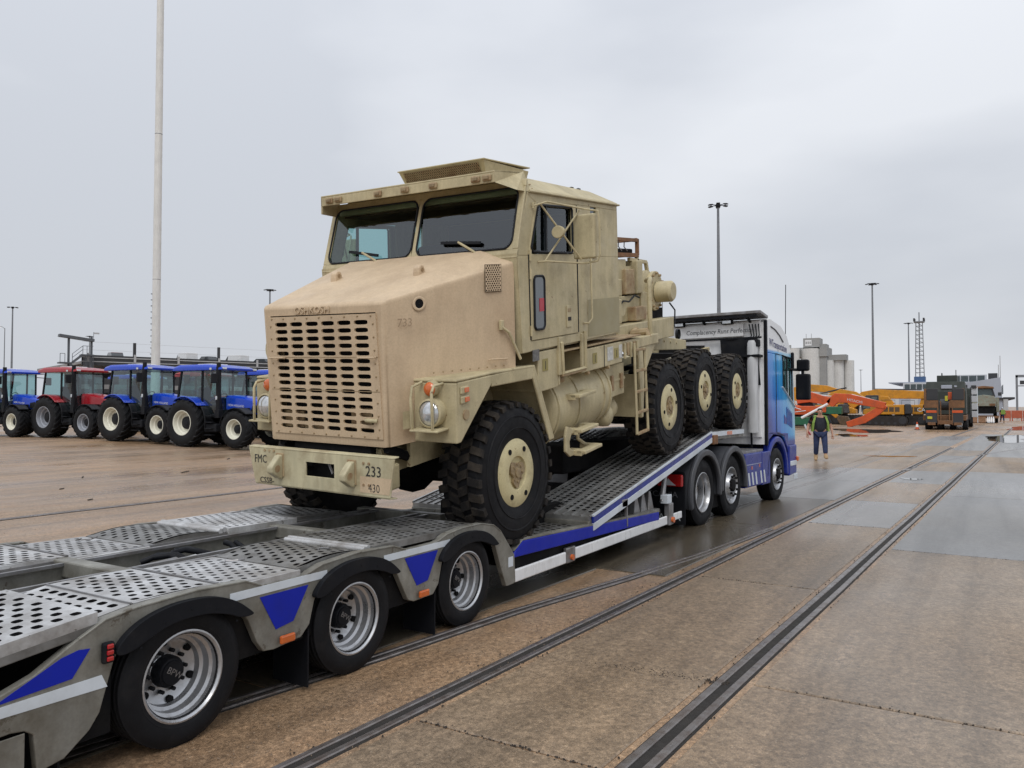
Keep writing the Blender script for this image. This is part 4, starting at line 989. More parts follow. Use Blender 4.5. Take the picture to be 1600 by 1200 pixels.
hb(MB().box(8.26,8.42,3.735,3.7385,2.06,2.22), 'paper_label', M['paper'], tb, 0); hb(MB().box(8.60,8.69,3.735,3.7385,2.06,2.22), 'paper_label', M['paper'], tb, 0)
for x in (7.75,8.3): hb(MB().lathe([(.02,-.03),(.02,.02)], (x,3.76,1.985), n=10, cap=True), 'box_latch', M['sand_rust'], tb, 0)
# fuel tank with straps and steps
tk = hb(MB().lathe([(.001,7.02),(.36,7.02),(.40,7.05),(.405,7.10),(.405,8.40),(.40,8.45),(.36,8.48),(.001,8.48)], (0,4.17,1.66), 'x', 44), 'fuel_tank', SAND, bevel=0, smooth=40)
for x in (7.10,7.58,8.24,8.40):
    hb(MB().lathe([(.405,x-.02),(.418,x-.018),(.418,x+.018),(.405,x+.02)], (0,4.17,1.66), 'x', 44), 'tank_strap', SAND, tk, 0, 40)
hb(MB().path([(7.10,3.93,2.0),(7.14,3.86,1.97),(7.30,3.84,1.97),(7.34,3.90,1.99)], .035, 10), 'filler_cap', M['sand_rust'], tk, 0, 50)
for b,yy in ((1.79,3.68),(1.42,3.66),(1.20,3.62)):
    hb(MB().box(7.30,7.72,yy-.05,yy+.06,b-.018,b+.018), 'tank_step', SAND, tk, .008)
    hb(MB().prism([(7.30,b-.04),(7.40,b-.03),(7.40,b+.02),(7.30,b+.02)], yy, 3.80), 'step_bracket', SAND, tk, .004)
    hb(MB().prism([(7.62,b-.03),(7.70,b-.03),(7.70,b+.02),(7.62,b+.02)], yy, 3.80), 'step_bracket', SAND, tk, .004)
hb(MB().prism([(7.14,1.50),(7.30,1.44),(7.34,1.40),(7.24,1.40),(7.19,1.33),(7.20,1.26),(7.28,1.22),(7.34,1.215),(7.32,1.17),(7.20,1.17),(7.10,1.24),(7.10,1.40)], 3.70, 3.73), 'step_side', SAND, tk, .008)
hb(MB().path([(7.62,3.78,1.42),(7.58,3.80,1.36),(7.58,3.80,1.28),(7.64,3.74,1.21)], .02, 6), 'step_side', SAND, tk, 0)
b2 = hb(MB().box(8.42,8.98,3.84,4.4,1.58,1.97), 'battery_case', SAND, bevel=.012)
hb(MB().box(8.41,8.99,3.83,4.41,1.76,1.79), 'case_lip', SAND, b2, .004)
for x in (8.58,8.86): hb(MB().box(x-.03,x+.03,3.81,3.84,1.66,1.85), 'case_latch', M['sand_rust'], b2, .008)
for x,y,b,r in ((8.52,3.95,1.37,.13),(8.88,4.05,1.40,.12)):
    hb(MB().lathe([(.001,-.13),(r*.6,-.125),(r*.95,-.09),(r,-.04),(r,.35)], (x,y,b), 'y', 24), 'air_tank', SAND, bevel=0, smooth=50)
# ladder and rear mud wing
lad = hb(MB().path([(8.99,3.70,2.20),(9.03,3.70,1.06)], .02, 4), 'ladder', SAND, bevel=0)
hb(MB().path([(9.32,3.70,2.12),(9.40,3.70,1.05)], .02, 4), 'ladder_rail', SAND, lad, 0)
for k in range(5):
    t = k/4; hb(MB().bar((8.99+.04*t,3.70,2.12-1.06*t),(9.33+.07*t,3.70,2.10-1.05*t),.045,.03), 'ladder_rung', M['sand_rust'], lad, .004)
hb(MB().prism([(9.30,2.20),(10.1,2.20),(9.98,2.16),(9.52,1.75),(9.46,1.20),(9.40,1.20)], 3.78, 3.81), 'rear_wing', SAND, bevel=.006)
hb(MB().hexa([(9.42,3.80,1.2),(9.46,3.80,1.2),(9.46,4.45,1.2),(9.42,4.45,1.2),(9.48,3.80,1.75),(9.52,3.80,1.75),(9.52,4.45,1.75),(9.48,4.45,1.75)]), 'rear_wing_inner', SAND, bevel=0)
hb(MB().box(8.70,10.0,3.76,4.5,2.12,2.25), 'deck_edge', SAND, bevel=.01)
for k in range(5): hb(MB().box(8.78+.1*k,8.83+.1*k,3.735,3.76,2.03+.03*(k%2),2.22), 'deck_bracket', M['sand_rust'] if k%2 else SAND, bevel=.006)
hb(MB().path([(9.72,3.80,2.22),(9.72,3.82,2.30),(9.68,4.0,2.28),(9.9,4.05,2.30)], .05, 8), 'glad_hand', M['sand_rust'], bevel=0)
# rear frame deck above the tandem wheels
hb(MB().hexa([(9.9,4.25,2.02),(12.6,4.25,1.78),(12.6,mir(4.25),1.78),(9.9,mir(4.25),2.02),(9.9,4.25,2.32),(12.6,4.25,1.94),(12.6,mir(4.25),1.94),(9.9,mir(4.25),2.32)]), 'rear_deck', SAND, bevel=.012)
for k in range(8):
    x = 10.15+.28*k; hb(MB().lathe([(.022,-.012),(.022,.0)], (x,4.25,2.24-.135*(x-9.9)), n=8, cap=True), 'deck_bolt', SAND, bevel=0)
for k,x in enumerate((10.0,10.35)):
    hb(MB().lathe([(.10,-.02),(.12,0),(.12,.14)], (x,4.12,2.10-.1*k), 'y', 18, True), 'brake_chamber', SAND, bevel=0, smooth=40)
hb(MB().path([(10.0,4.1,2.2),(10.1,4.05,2.28),(10.3,4.05,2.28),(10.45,4.08,2.15)], .02, 6), 'air_pipe', SAND, bevel=0)
hb(MB().lathe([(.09,-.02),(.09,.02),(.05,.02),(.05,-.02)], (12.62,4.4,2.04), 'y', 16), 'tow_ring', M['seal'], bevel=0)
# fifth-wheel area and tandem axles
for x,z in ((6.217,1.215),(10.37,1.83),(12.02,2.088),(13.9,2.115)):
    MB().tube((x,3.95,z),(x,mir(3.95),z),.12,n=12).build('axle', M['void'], het)
    MB().ball((x,YC,z),.28,.25,.25).build('differential', M['void'], het)
hb(MB().box(10.6,14.5,4.0,mir(4.0),1.16,1.5), 'suspension_mass', M['void'], bevel=0)
# winch group behind the cab: positions worked from the deck (b = height in the truck's own frame)
def bz(x, z, y=4.3): return z-.16*(x-6.3)-.033*(y-3.72)
wb = hb(MB().box(9.40,10.98,4.25,mir(4.25),2.42,2.78), 'winch_base', SAND, bevel=.012)
hb(MB().box(9.30,11.45,4.05,mir(4.05),2.10,2.40), 'winch_tray', SAND, bevel=.012)
hb(MB().prism([(10.55,2.40),(10.95,2.40),(10.95,2.80),(10.70,2.82),(10.55,2.80)], 4.22, 4.26), 'winch_cheek', SAND, wb, .006)
for x,b in ((10.7,2.5),(10.85,2.65),(10.78,2.5)): hb(MB().lathe([(.025,-.02),(.025,0)], (x,4.222,b), n=8, cap=True), 'cheek_bolt', M['sand_rust'], wb, 0)
wd = hb(MB().lathe([(.20,-.02),(.28,0),(.28,.05),(.24,.06),(.24,.55),(.29,.56),(.29,.60)], (10.95,4.28,2.86), 'y', 30, True), 'winch_drum', SAND, bevel=0, smooth=35)
hb(MB().lathe([(.30,-.03),(.30,.03)], (11.12,4.24,2.82), 'y', 30, True), 'winch_flange', SAND, wd, .006)
for k in range(12):
    a = 2*math.pi*k/12; hb(MB().lathe([(.022,-.03),(.022,.0)], (11.12+.265*math.cos(a),4.205,2.82+.265*math.sin(a)), n=6, cap=True), 'flange_bolt', M['sand_rust'], wd, 0)
hb(MB().lathe([(.001,-.26),(.13,-.255),(.16,-.22),(.16,.0)], (11.16,4.20,2.80), 'y', 24), 'gear_cover', SAND, wd, 0, 40)
hb(MB().path([(11.40,4.1,2.62),(11.5,4.05,2.5),(11.48,4.05,2.3),(11.42,4.1,2.15)], .012, 6), 'winch_hose', M['seal'], wd, 0)
hb(MB().box(10.9,11.5,4.25,5.6,2.36,2.55), 'winch_frame', M['void'], bevel=.01)
rk = hb(MB().bar((9.62,4.30,3.36),(10.62,4.30,3.36),.06,.06), 'cable_rack', M['rust'], bevel=.004)
for p,q in (((9.62,4.3,3.58),(10.62,4.3,3.58)),((10.62,4.3,3.36),(10.62,4.3,3.60)),((9.62,4.3,3.36),(9.62,4.3,3.60)),((9.62,5.5,3.58),(10.62,5.5,3.58)),((9.62,5.5,3.36),(10.62,5.5,3.36)),((10.62,4.3,3.59),(10.62,5.5,3.59)),((10.62,4.3,3.37),(10.62,5.5,3.37)),((10.62,5.5,3.36),(10.62,5.5,3.60)),((9.66,4.3,2.8),(9.66,4.3,3.36)),((10.6,4.3,2.8),(10.6,4.3,3.36)),((10.0,5.5,2.8),(10.0,5.5,3.36)),((10.3,4.3,3.30),(10.95,4.3,3.26)),((10.95,4.3,3.26),(11.0,4.3,3.12))):
    hb(MB().bar(p,q,.05,.05), 'rack_bar', M['rust'] if p[2]>3.3 else SAND, rk, .004)
hb(MB().box(9.65,10.6,4.36,5.45,3.38,3.46), 'rack_load', M['void'], rk, .02)
hb(MB().box(9.65,10.55,4.28,4.34,3.0,3.2), 'rack_mesh_panel', SAND, rk, 0)
hb(MB().box(9.6,10.5,4.35,5.4,2.78,3.1), 'hydraulic_pack', M['void'], rk, .03)
hb(MB().path([(9.7,4.4,3.66),(9.9,4.5,3.70),(10.0,4.45,3.64),(10.1,4.5,3.72),(10.2,4.6,3.63)], .03, 6), 'spare_hose', M['seal'], rk, 0, 50)
for k in range(3): hb(MB().path([(9.75+.2*k,4.3,3.56),(9.78+.2*k,4.32,3.48),(9.85+.2*k,4.3,3.42)], .008, 5), 'hook', M['bare'], rk, 0)
for k,(x0,x1,y0,y1,b0,b1,mm) in enumerate(((9.45,9.95,4.26,4.5,2.78,3.02,'sand'),(10.0,10.32,4.22,4.5,2.80,3.16,'sand_rust'),(10.36,10.58,4.20,4.46,2.80,3.28,'sand'),(9.5,10.2,4.3,4.6,3.10,3.30,'sand'),(9.42,9.56,4.10,4.26,2.42,2.75,'sand'),(10.1,10.5,4.12,4.26,2.42,2.62,'sand_rust'))):
    hb(MB().box(x0,x1,y0,y1,b0,b1), 'valve_block', M[mm], wb, .015)
hb(MB().path([(9.62,4.2,2.62),(9.70,4.14,2.72),(9.95,4.16,2.70),(10.2,4.18,2.78),(10.4,4.19,2.74)], .013, 6), 'hydraulic_hose', M['seal'], wb, 0)
hb(MB().lathe([(.11,-.05),(.11,.3),(.08,.32)], (9.75,4.22,2.62), 'y', 18, True), 'filter_can', SAND, wb, 0, 40)
hb(MB().path([(9.98,3.86,2.0),(9.96,3.86,2.2),(9.94,3.86,2.88),(9.98,3.87,2.96),(10.08,3.90,3.0),(10.45,4.10,2.98)], .035, 8), 'hand_rail', SAND, bevel=0, smooth=60)
# wheels: single big tyres
random.seed(3)
for x,z in ((6.217,1.215),(10.37,1.83),(12.02,2.088),(13.9,2.115)):
    for far in (0,1):
        w = put_wheel(het, MT, x, 3.72+.225 if not far else mir(3.72+.225), z+(.07 if far else .005), far, random.uniform(0,6.28), [('tread_blocks',MTR),('rim',MH),('hub_cap',MC)])
        for a in (.55, 2.6, 3.7, 5.75):
            h_ = link('drain_hole', MHH, w); h_.location = (.245*math.cos(a),0,.245*math.sin(a))
# ---------------------------------------------------------------- road tractor unit pulling the low loader (local x forward, near side y = 0)
lorry = thing('tractor_unit', 'blue and white road lorry cab coupled to the front of the low loader', 'lorry', (11.74, 3.69, 0), R(-3.6))
def lb_(mb, name, m, parent=None, bevel=.01, smooth=None, seg=2): return mb.build(name, m, parent or lorry, bevel, smooth, seg)
def airbrush():
    m, nt, b = nodes_of('airbrushed blue cab')
    tc = nt.nodes.new('ShaderNodeTexCoord'); vec = tc.outputs['Object']
    sp = nt.nodes.new('ShaderNodeSeparateXYZ'); nt.links.new(vec, sp.inputs[0])
    mp = nt.nodes.new('ShaderNodeMapping'); mp.inputs['Rotation'].default_value = (0,R(25),0); mp.inputs['Scale'].default_value = (3.2,1,.5); nt.links.new(vec, mp.inputs['Vector'])
    wv = nnoise(nt, mp.outputs['Vector'], 1.6, 4, .6)
    def math_(op, a, b_):
        n = nt.nodes.new('ShaderNodeMath'); n.operation = op
        for i, v in enumerate((a, b_)):
            if isinstance(v, (int,float)): n.inputs[i].default_value = v
            else: nt.links.new(v, n.inputs[i])
        return n.outputs[0]
    x = math_('SUBTRACT', sp.outputs['X'], 3.05)
    dz = math_('MULTIPLY', math_('SUBTRACT', sp.outputs['Z'], 2.0), .30)
    t = math_('ADD', math_('ADD', math_('MULTIPLY', x, .50), dz), math_('MULTIPLY', math_('SUBTRACT', wv, .5), .55))
    c = nramp(nt, t, [(.02,(.004,.030,.24)),(.20,(.005,.075,.42)),(.45,(.008,.19,.62)),(.78,(.05,.36,.72)),(1.0,(.30,.55,.72))])
    c = nmix(nt, nramp(nt, sp.outputs['Z'], [(.0,0.0),(1.0,0.0)]), c, (.7,.7,.7))
    zt = math_('SUBTRACT', sp.outputs['Z'], 2.90); zt = math_('MULTIPLY', zt, 12.0)
    c = nmix(nt, nramp(nt, zt, [(.2,0.0),(.7,1.0)]), c, (.70,.71,.72))
    lo = math_('MULTIPLY', math_('SUBTRACT', 1.30, sp.outputs['Z']), 5.0)
    c = nmix(nt, nramp(nt, lo, [(.2,0.0),(.9,1.0)]), c, (.010,.026,.24))
    nt.links.new(c, b.inputs['Base Color']); b.inputs['Roughness'].default_value = .25
    b.inputs['Coat Weight'].default_value = .2; b.inputs['Coat Roughness'].default_value = .06; b.inputs['Specular IOR Level'].default_value = .3
    return m
M['airbrush'] = airbrush()
WID = 2.50
# cab body with an opening for the door window: profile pieces
cabp = [(3.08,1.08),(3.08,3.46),(3.16,3.53),(3.6,3.55),(4.3,3.47),(4.75,3.30),(5.02,3.02),(5.14,2.85),(5.27,2.05),(5.30,1.30),(5.28,1.05),(4.62,1.05),(4.45,1.22),(4.15,1.30),(3.75,1.30),(3.45,1.20),(3.30,1.08)]
def cab_side(y0, y1):
    mb = MB()
    mb.prism([(3.36,1.08),(3.36,2.88),(4.40,2.88),(4.42,2.22),(5.06,1.95),(5.27,1.95),(5.30,1.30),(5.28,1.05),(4.62,1.05),(4.45,1.22),(4.15,1.30),(3.75,1.30),(3.45,1.20),(3.40,1.08)], y0, y1)
    mb.prism([(3.36,2.88),(3.36,3.46),(3.42,3.53),(3.6,3.55),(4.3,3.47),(4.75,3.30),(5.02,3.02),(5.14,2.85),(5.06,2.84),(4.40,2.88)], y0, y1)
    mb.prism([(5.06,1.95),(5.27,1.95),(5.14,2.85),(5.05,2.84)], y0, y1)
    return mb
cabL = lb_(cab_side(.02, .06), 'cab', M['airbrush'], bevel=.012)
lb_(cab_side(WID-.06, WID-.02), 'cab_far_side', M['airbrush'], cabL, .012)
roofpts = [(3.36,3.46),(3.42,3.53),(3.6,3.55),(4.3,3.47),(4.75,3.30),(5.02,3.02)]
lb_(MB().prism(roofpts+[(x,z-.03) for x,z in roofpts[::-1]], .061, WID-.061), 'cab_roof', M['white'], cabL, .006)
lb_(MB().prism([(5.02,3.02),(5.14,2.85),(5.11,2.85),(4.99,3.02)], .061, WID-.061), 'header', M['white'], cabL)
lb_(MB().prism([(5.27,2.05),(5.30,1.30),(5.26,.45),(5.10,.42),(5.10,1.30),(5.22,2.05)], .061, WID-.061), 'front_panel', M['purple'], cabL, .02)
lb_(MB().prism([(5.27,2.05),(5.14,2.85),(5.12,2.85),(5.25,2.05)], .061, WID-.061), 'windscreen', M['darkglass'], cabL, 0)
lb_(MB().prism([(4.42,2.22),(5.06,1.95),(5.05,2.84),(4.40,2.88)], .036, .042), 'door_window', M['darkglass'], cabL, 0)
lb_(MB().prism([(4.42,2.22),(5.06,1.95),(5.05,2.84),(4.40,2.88)], WID-.042, WID-.036), 'door_window', M['darkglass'], cabL, 0)
ring = [(4.42,2.22),(5.06,1.95),(5.05,2.84),(4.40,2.88)]
lb_(MB().path([(x,.012,z) for x,z in ring+[ring[0]]], .016, 6), 'window_seal', M['seal'], cabL, 0)
lb_(MB().bar((4.72,.02,2.10),(4.70,.02,2.86),.025,.02), 'window_post', M['seal'], cabL, 0)
for p,q in (((3.95,.012,1.34),(3.93,.012,2.88)),((3.93,.012,2.89),(5.08,.012,2.86)),((3.95,.012,1.33),(4.5,.012,1.25))): lb_(MB().bar(p,q,.008,.010), 'door_gap', M['seal'], cabL, 0)
lb_(MB().box(3.4,5.2,.1,WID-.1,1.05,1.15), 'cab_floor', M['void'], cabL, 0)
lb_(MB().box(4.0,4.4,.3,WID-.3,1.2,2.3), 'cab_seats', M['void'], cabL, .05)
lb_(MB().box(3.75,3.80,.07,WID-.07,1.2,3.4), 'bunk_curtain', M['void'], cabL, 0)
lb_(MB().bar((4.35,.008,2.24),(5.28,.008,1.83),.035,.012), 'swoosh_line', M['white'], cabL, 0)
# door emblem and lettering
for k in range(5): lb_(MB().prism([(4.66+.09*k,1.48-.02*k),(4.705+.09*k,1.48-.02*k),(4.705+.09*k,1.84-.03*k),(4.66+.09*k,1.82-.03*k)], .013, .019), 'door_emblem', M['purple'], cabL, 0)
lb_(MB().prism([(4.48,1.50),(4.64,1.49),(4.64,1.60),(4.48,1.68)], .013, .019), 'door_emblem', M['purple'], cabL, 0)
M['navy'] = mat('navy lettering', (.03,.03,.13), .4); M['greylet'] = mat('grey lettering', (.10,.105,.12), .5)
text('side_lettering', 'WTransportation', .22, M['navy'], cabL, (3.52,.016,3.02), (1,0,-.06), (0,0,1), .001, .76)
lb_(MB().path([(3.62,.014,3.40),(3.9,.014,3.36),(4.2,.014,3.27),(4.45,.014,3.15)], .014, 5), 'side_swoosh', M['greylet'], cabL, 0)
# rear wall
rw = lb_(MB().box(2.99,3.03,.10,WID-.06,1.25,3.50), 'cab_rear_wall', M['white'], bevel=.02)
lb_(MB().prism([(3.03,1.12),(3.10,1.12),(3.10,3.46),(3.03,3.46)], .06, WID-.06), 'cab_back', M['white'], rw, 0)
lb_(MB().prism([(3.02,1.10),(3.09,1.10),(3.09,3.50),(3.02,3.50)], .0, .055), 'rear_corner_trim', M['black'], rw, .01)
lb_(MB().box(2.93,2.99,.42,WID-.12,3.20,3.46), 'banner_panel', M['white'], rw, .012)
text('rear_lettering', 'Complacency Runs Perfection', .128, M['greylet'], rw, (2.925,1.58,3.275), (0,-1,0), (0,0,1), .0008, .88, .18)
sp = lb_(MB().hexa([(2.72,.02,3.60),(3.2,.02,3.54),(3.2,WID-.02,3.54),(2.72,WID-.02,3.60),(2.72,.02,3.66),(3.2,.02,3.60),(3.2,WID-.02,3.60),(2.72,WID-.02,3.66)]), 'roof_deflector', M['bare'], rw, .01)
lb_(MB().bar((2.76,.1,3.56),(2.76,WID-.1,3.56),.04,.05), 'deflector_rail', M['black'], sp, .006)
for y in (.3,1.2,2.1): lb_(MB().bar((2.78,y,3.56),(3.05,y,3.45),.04,.04), 'deflector_stay', M['black'], sp, 0)
for y in (.72, 1.70):
    wl_ = lb_(MB().box(2.86,2.95,y-.11,y+.11,3.44,3.53), 'work_lamp', M['black'], rw, .02)
    lb_(MB().box(2.852,2.86,y-.085,y+.085,3.455,3.515), 'lamp_glass', M['lamp'], wl_, .006)
lb_(MB().bar((2.90,.06,3.16),(2.90,WID-.1,3.16),.03,.035), 'hanger_rail', M['black'], rw, 0)
def curtain():
    n = 9; rows = []
    for k in range(2):
        rows.append([])
    a, b_ = [], []
    for i in range(n):
        y = .14+.72*i/(n-1); a.append((2.90+.02*math.sin(i*1.4),y,3.15)); b_.append((2.90+.03*math.sin(i*1.1+1),y-.05,2.25))
    mid = [(2.89+.03*math.sin(i*.9+.4), p[1]-.02, 2.7) for i,p in enumerate(a)]
    f = lambda L, d: [(x+d,y,z) for x,y,z in L]
    return MB().loft([a+f(a,.008)[::-1], mid+f(mid,.008)[::-1], b_+f(b_,.008)[::-1]])
lb_(curtain(), 'rubber_curtain', M['black'], rw, 0, 60)
lb_(MB().lathe([(.10,1.35),(.10,3.05),(.08,3.10)], (2.86,.22,0), 'z', 20, True), 'exhaust_stack', mat('grey stack', (.52,.53,.54), .45, var=.12, streak=.15), bevel=0, smooth=40)
lb_(MB().box(2.76,2.99,.06,.40,2.78,2.83), 'stack_clamp', M['black'], rw, .01)
lb_(MB().box(2.80,2.98,.10,.34,2.98,3.12), 'air_intake', M['black'], rw, .02)
for k in range(4): lb_(MB().path([(2.92,.12+.06*k,3.42),(2.90,.10+.05*k,3.2),(2.88,.2+.04*k,3.05),(2.9,.35,3.12)], .012, 6), 'cable', M['seal'], rw, 0)
for k in range(3): lb_(MB().path([(2.92,.35+.1*k,1.9),(2.6,.4+.12*k,1.35),(2.2,.6+.1*k,1.25),(1.6,1.0,1.3)], .018, 6), 'coiled_airline', M['seal'], rw, 0)
lb_(MB().bar((2.9,.26,1.0),(2.9,.28,1.7),.03,.03), 'grab_bar', M['black'], rw, 0)
rw.location.x = .27
for c_ in kids(lorry):
    if c_.name.startswith('exhaust_stack'): c_.location.x = .27
# chassis, tanks, wings
lb_(MB().box(-.9,5.0,.80,.90,.62,.92), 'chassis_rail', M['void'], bevel=.01)
lb_(MB().box(-.9,5.0,WID-.90,WID-.80,.62,.92), 'chassis_rail', M['void'], bevel=.01)
lb_(MB().box(-.7,2.8,.5,WID-.5,.85,1.02), 'chassis_deck', M['void'], bevel=.02)
lb_(MB().lathe([(.55,-.05),(.55,.05)], (.65,WID/2,1.10), 'z', 28, True), 'fifth_wheel', M['void'], bevel=.01)
lb_(MB().box(1.95,3.2,.06,.7,.98,1.045), 'catwalk', M['bare'], bevel=.01)
sk = lb_(MB().box(1.98,2.93,.0,.55,.40,1.0), 'side_skirt', M['purple'], bevel=.02)
lb_(MB().box(2.945,3.46,.0,.55,.38,1.0), 'side_skirt', M['purple'], bevel=.02)
for k in range(5):
    x = 2.12+.20*k+(.10 if k > 2 else 0)
    lb_(MB().prism([(x+.06,.43),(x+.14,.43),(x+.07,.66),(x-.01,.66)], -.004, -.0005), 'white_stripe', M['tape'], sk, 0)
for x,z in ((2.35,.74),(2.78,.76)): lb_(MB().box(x-.04,x+.04,-.003,-.0005,z-.03,z+.03), 'warning_sticker', M['red_lens'], sk, 0)
lb_(MB().box(2.0,2.9,-.002,.0,.80,.806), 'skirt_crease', M['tape'], sk, 0)
def arch(cx, r0, r1, a0, a1, y0, y1, cz=.52, n=16):
    out = [(cx+r1*math.cos(R(a0+(a1-a0)*k/n)), cz+r1*math.sin(R(a0+(a1-a0)*k/n))) for k in range(n+1)]
    inn = [(cx+r0*math.cos(R(a0+(a1-a0)*k/n)), cz+r0*math.sin(R(a0+(a1-a0)*k/n))) for k in range(n+1)]
    return MB().prism(out+inn[::-1], y0, y1)
M['wing'] = mat('grey plastic wing', (.045,.048,.056), .45, var=.15)
for cx,a0,a1 in ((.03,-10,200),(1.33,-8,185)):
    for ya,yb in ((-.03,.42),(WID-.42,WID+.03)):
        lb_(arch(cx,.60,.645,a0,a1,ya,yb), 'wheel_wing', M['wing'], bevel=.02, smooth=50)
        lb_(arch(cx,.56,.66,a0,a1,ya-.02 if ya < 1 else yb-.04,ya+.05 if ya < 1 else yb+.02), 'wing_lip', M['wing'], bevel=.02, smooth=50)
fw_ = lb_(arch(3.98,.62,.74,-5,182,.0,.45), 'front_wing', M['purple'], bevel=.03, smooth=50)
lb_(arch(3.98,.62,.74,-5,182,WID-.45,WID), 'front_wing', M['purple'], bevel=.03, smooth=50)
lb_(MB().prism([(3.36,1.0),(3.38,1.10),(3.45,1.22),(3.75,1.33),(4.15,1.33),(4.45,1.24),(4.62,1.07),(4.75,.9),(4.75,1.3),(3.37,1.34),(3.36,1.2)], .015, .10), 'wing_filler', M['purple'], bevel=.01)
lb_(MB().prism([(4.74,.42),(5.28,.45),(5.30,1.05),(4.74,1.05)], -.01, .2), 'front_step', M['purple'], bevel=.03)
lb_(MB().box(4.80,5.25,-.02,.0,.62,.72), 'step_tread', M['tape'], bevel=.01)
lb_(MB().box(5.24,5.34,-.05,.0,.70,.80), 'side_marker', M['orange_lens'], bevel=.015)
lb_(MB().box(5.06,5.30,-.02,.0,.33,.44), 'bumper_corner', M['tape'], bevel=.02)
# rear: mud flap, tail lamp
mf = lb_(MB().box(-.74,-.72,.0,.62,.10,.88), 'rear_mud_flap', M['black'], bevel=.01)
tl = lb_(MB().box(-.80,-.745,.02,.42,.66,.84), 'tail_lamp', M['red_lens'], bevel=.02)
lb_(MB().prism([(-.79,.0)]*0+[(.12,.68),(.30,.68),(.24,.78),(.20,.74)], -.806, -.801, 'x'), 'reversing_lens', M['tape'], tl, 0)
text('flap_lettering', 'SCANIA', .12, M['greylet'], mf, (-.745,.58,.50), (0,-1,0), (0,0,1), .001, 1.1)
text('flap_lettering', 'SCANIA', .13, M['tape'], mf, (-.745,.60,.16), (0,-1,0), (0,0,1), .001, 1.15)
# mirrors and aerials
for s, y in ((1,-.22),(-1,WID+.22)):
    ar = lb_(MB().path([(5.0,.05 if s > 0 else WID-.05,2.62),(5.05,y,2.60)], .03, 8), 'mirror_arm', M['black'], bevel=0)
    lb_(MB().box(4.97,5.13,y-.14,y+.14,1.98,2.52), 'mirror', M['black'], ar, .04, None, 4)
    lb_(MB().box(4.97,5.13,y-.12,y+.12,2.58,2.82), 'mirror', M['black'], ar, .04, None, 4)
    lb_(MB().box(5.0,5.06,y-.02,y+.02,2.5,2.6), 'mirror_stem', M['black'], ar, 0)
lb_(MB().box(5.02,5.12,-.03,.03,2.62,2.98), 'kerb_mirror', M['black'], bevel=.03)
lb_(MB().path([(4.92,.1,3.05),(4.95,.1,3.7),(4.99,.1,4.40)], .008, 5), 'aerial', M['black'], bevel=0)
lb_(MB().path([(4.72,.5,3.32),(4.72,.5,3.55),(4.60,.5,3.62),(4.5,.5,3.62)], .012, 5), 'horn_bracket', M['black'], bevel=0)
lb_(MB().path([(3.0,2.0,3.5),(3.0,2.0,4.0)], .006, 5), 'aerial', M['black'], bevel=0)
# wheels
LT = road_tyre(.512, .30, .30).mesh('wheel', M['rubber'], 40)
RIMD = MB().lathe([(.28,.12),(.30,-.11),(.312,-.135),(.312,-.142),(.300,-.145),(.29,-.13),(.283,-.06),(.262,-.045),(.258,.05),(.235,.07),(.225,.14),(.15,.155),(.001,.155)], n=44).mesh('rim', M['steel'], 30)
HUBD = MB().lathe([(.14,.16),(.13,.06),(.10,.04),(.001,.03)], n=24).mesh('hub', M['void'], 35)
RIMF = MB().lathe([(.28,.10),(.30,-.11),(.312,-.135),(.312,-.142),(.300,-.145),(.285,-.125),(.272,-.06),(.24,-.05),(.215,-.09),(.19,-.16),(.175,-.17),(.16,-.165),(.15,-.12),(.001,-.11)], n=44).mesh('rim', M['steel'], 30)
HUBF = MB().lathe([(.105,-.10),(.10,-.17),(.085,-.185),(.001,-.19)], n=24).mesh('hub', M['void'], 35)
NUT = MB().lathe([(.021,-.165),(.02,-.19),(.012,-.2),(.001,-.2)], n=8).mesh('wheel_nut', M['void'], 40)
def lorry_wheel(x, far, front):
    y = .165 if not far else WID-.165
    w = put_wheel(lorry, LT, x, y, .512, far, .4+x, [('rim', RIMF if front else RIMD), ('hub', HUBF if front else HUBD)])
    if front and not far:
        for k in range(10):
            a = 2*math.pi*k/10; o = link('wheel_nut', NUT, w); o.location = (.168*math.cos(a),0,.168*math.sin(a))
    return w
for x,fr in ((.03,0),(1.33,1),(3.98,1)):
    for far in (0,1): lorry_wheel(x, far, fr)
for x in (.03,1.33,3.98): lb_(MB().tube((x,.3,.512),(x,WID-.3,.512),.09,n=10), 'axle', M['void'], bevel=0)
lb_(MB().box(.3,1.0,.1,WID-.1,.2,.9), 'axle_gear', M['void'], bevel=0)
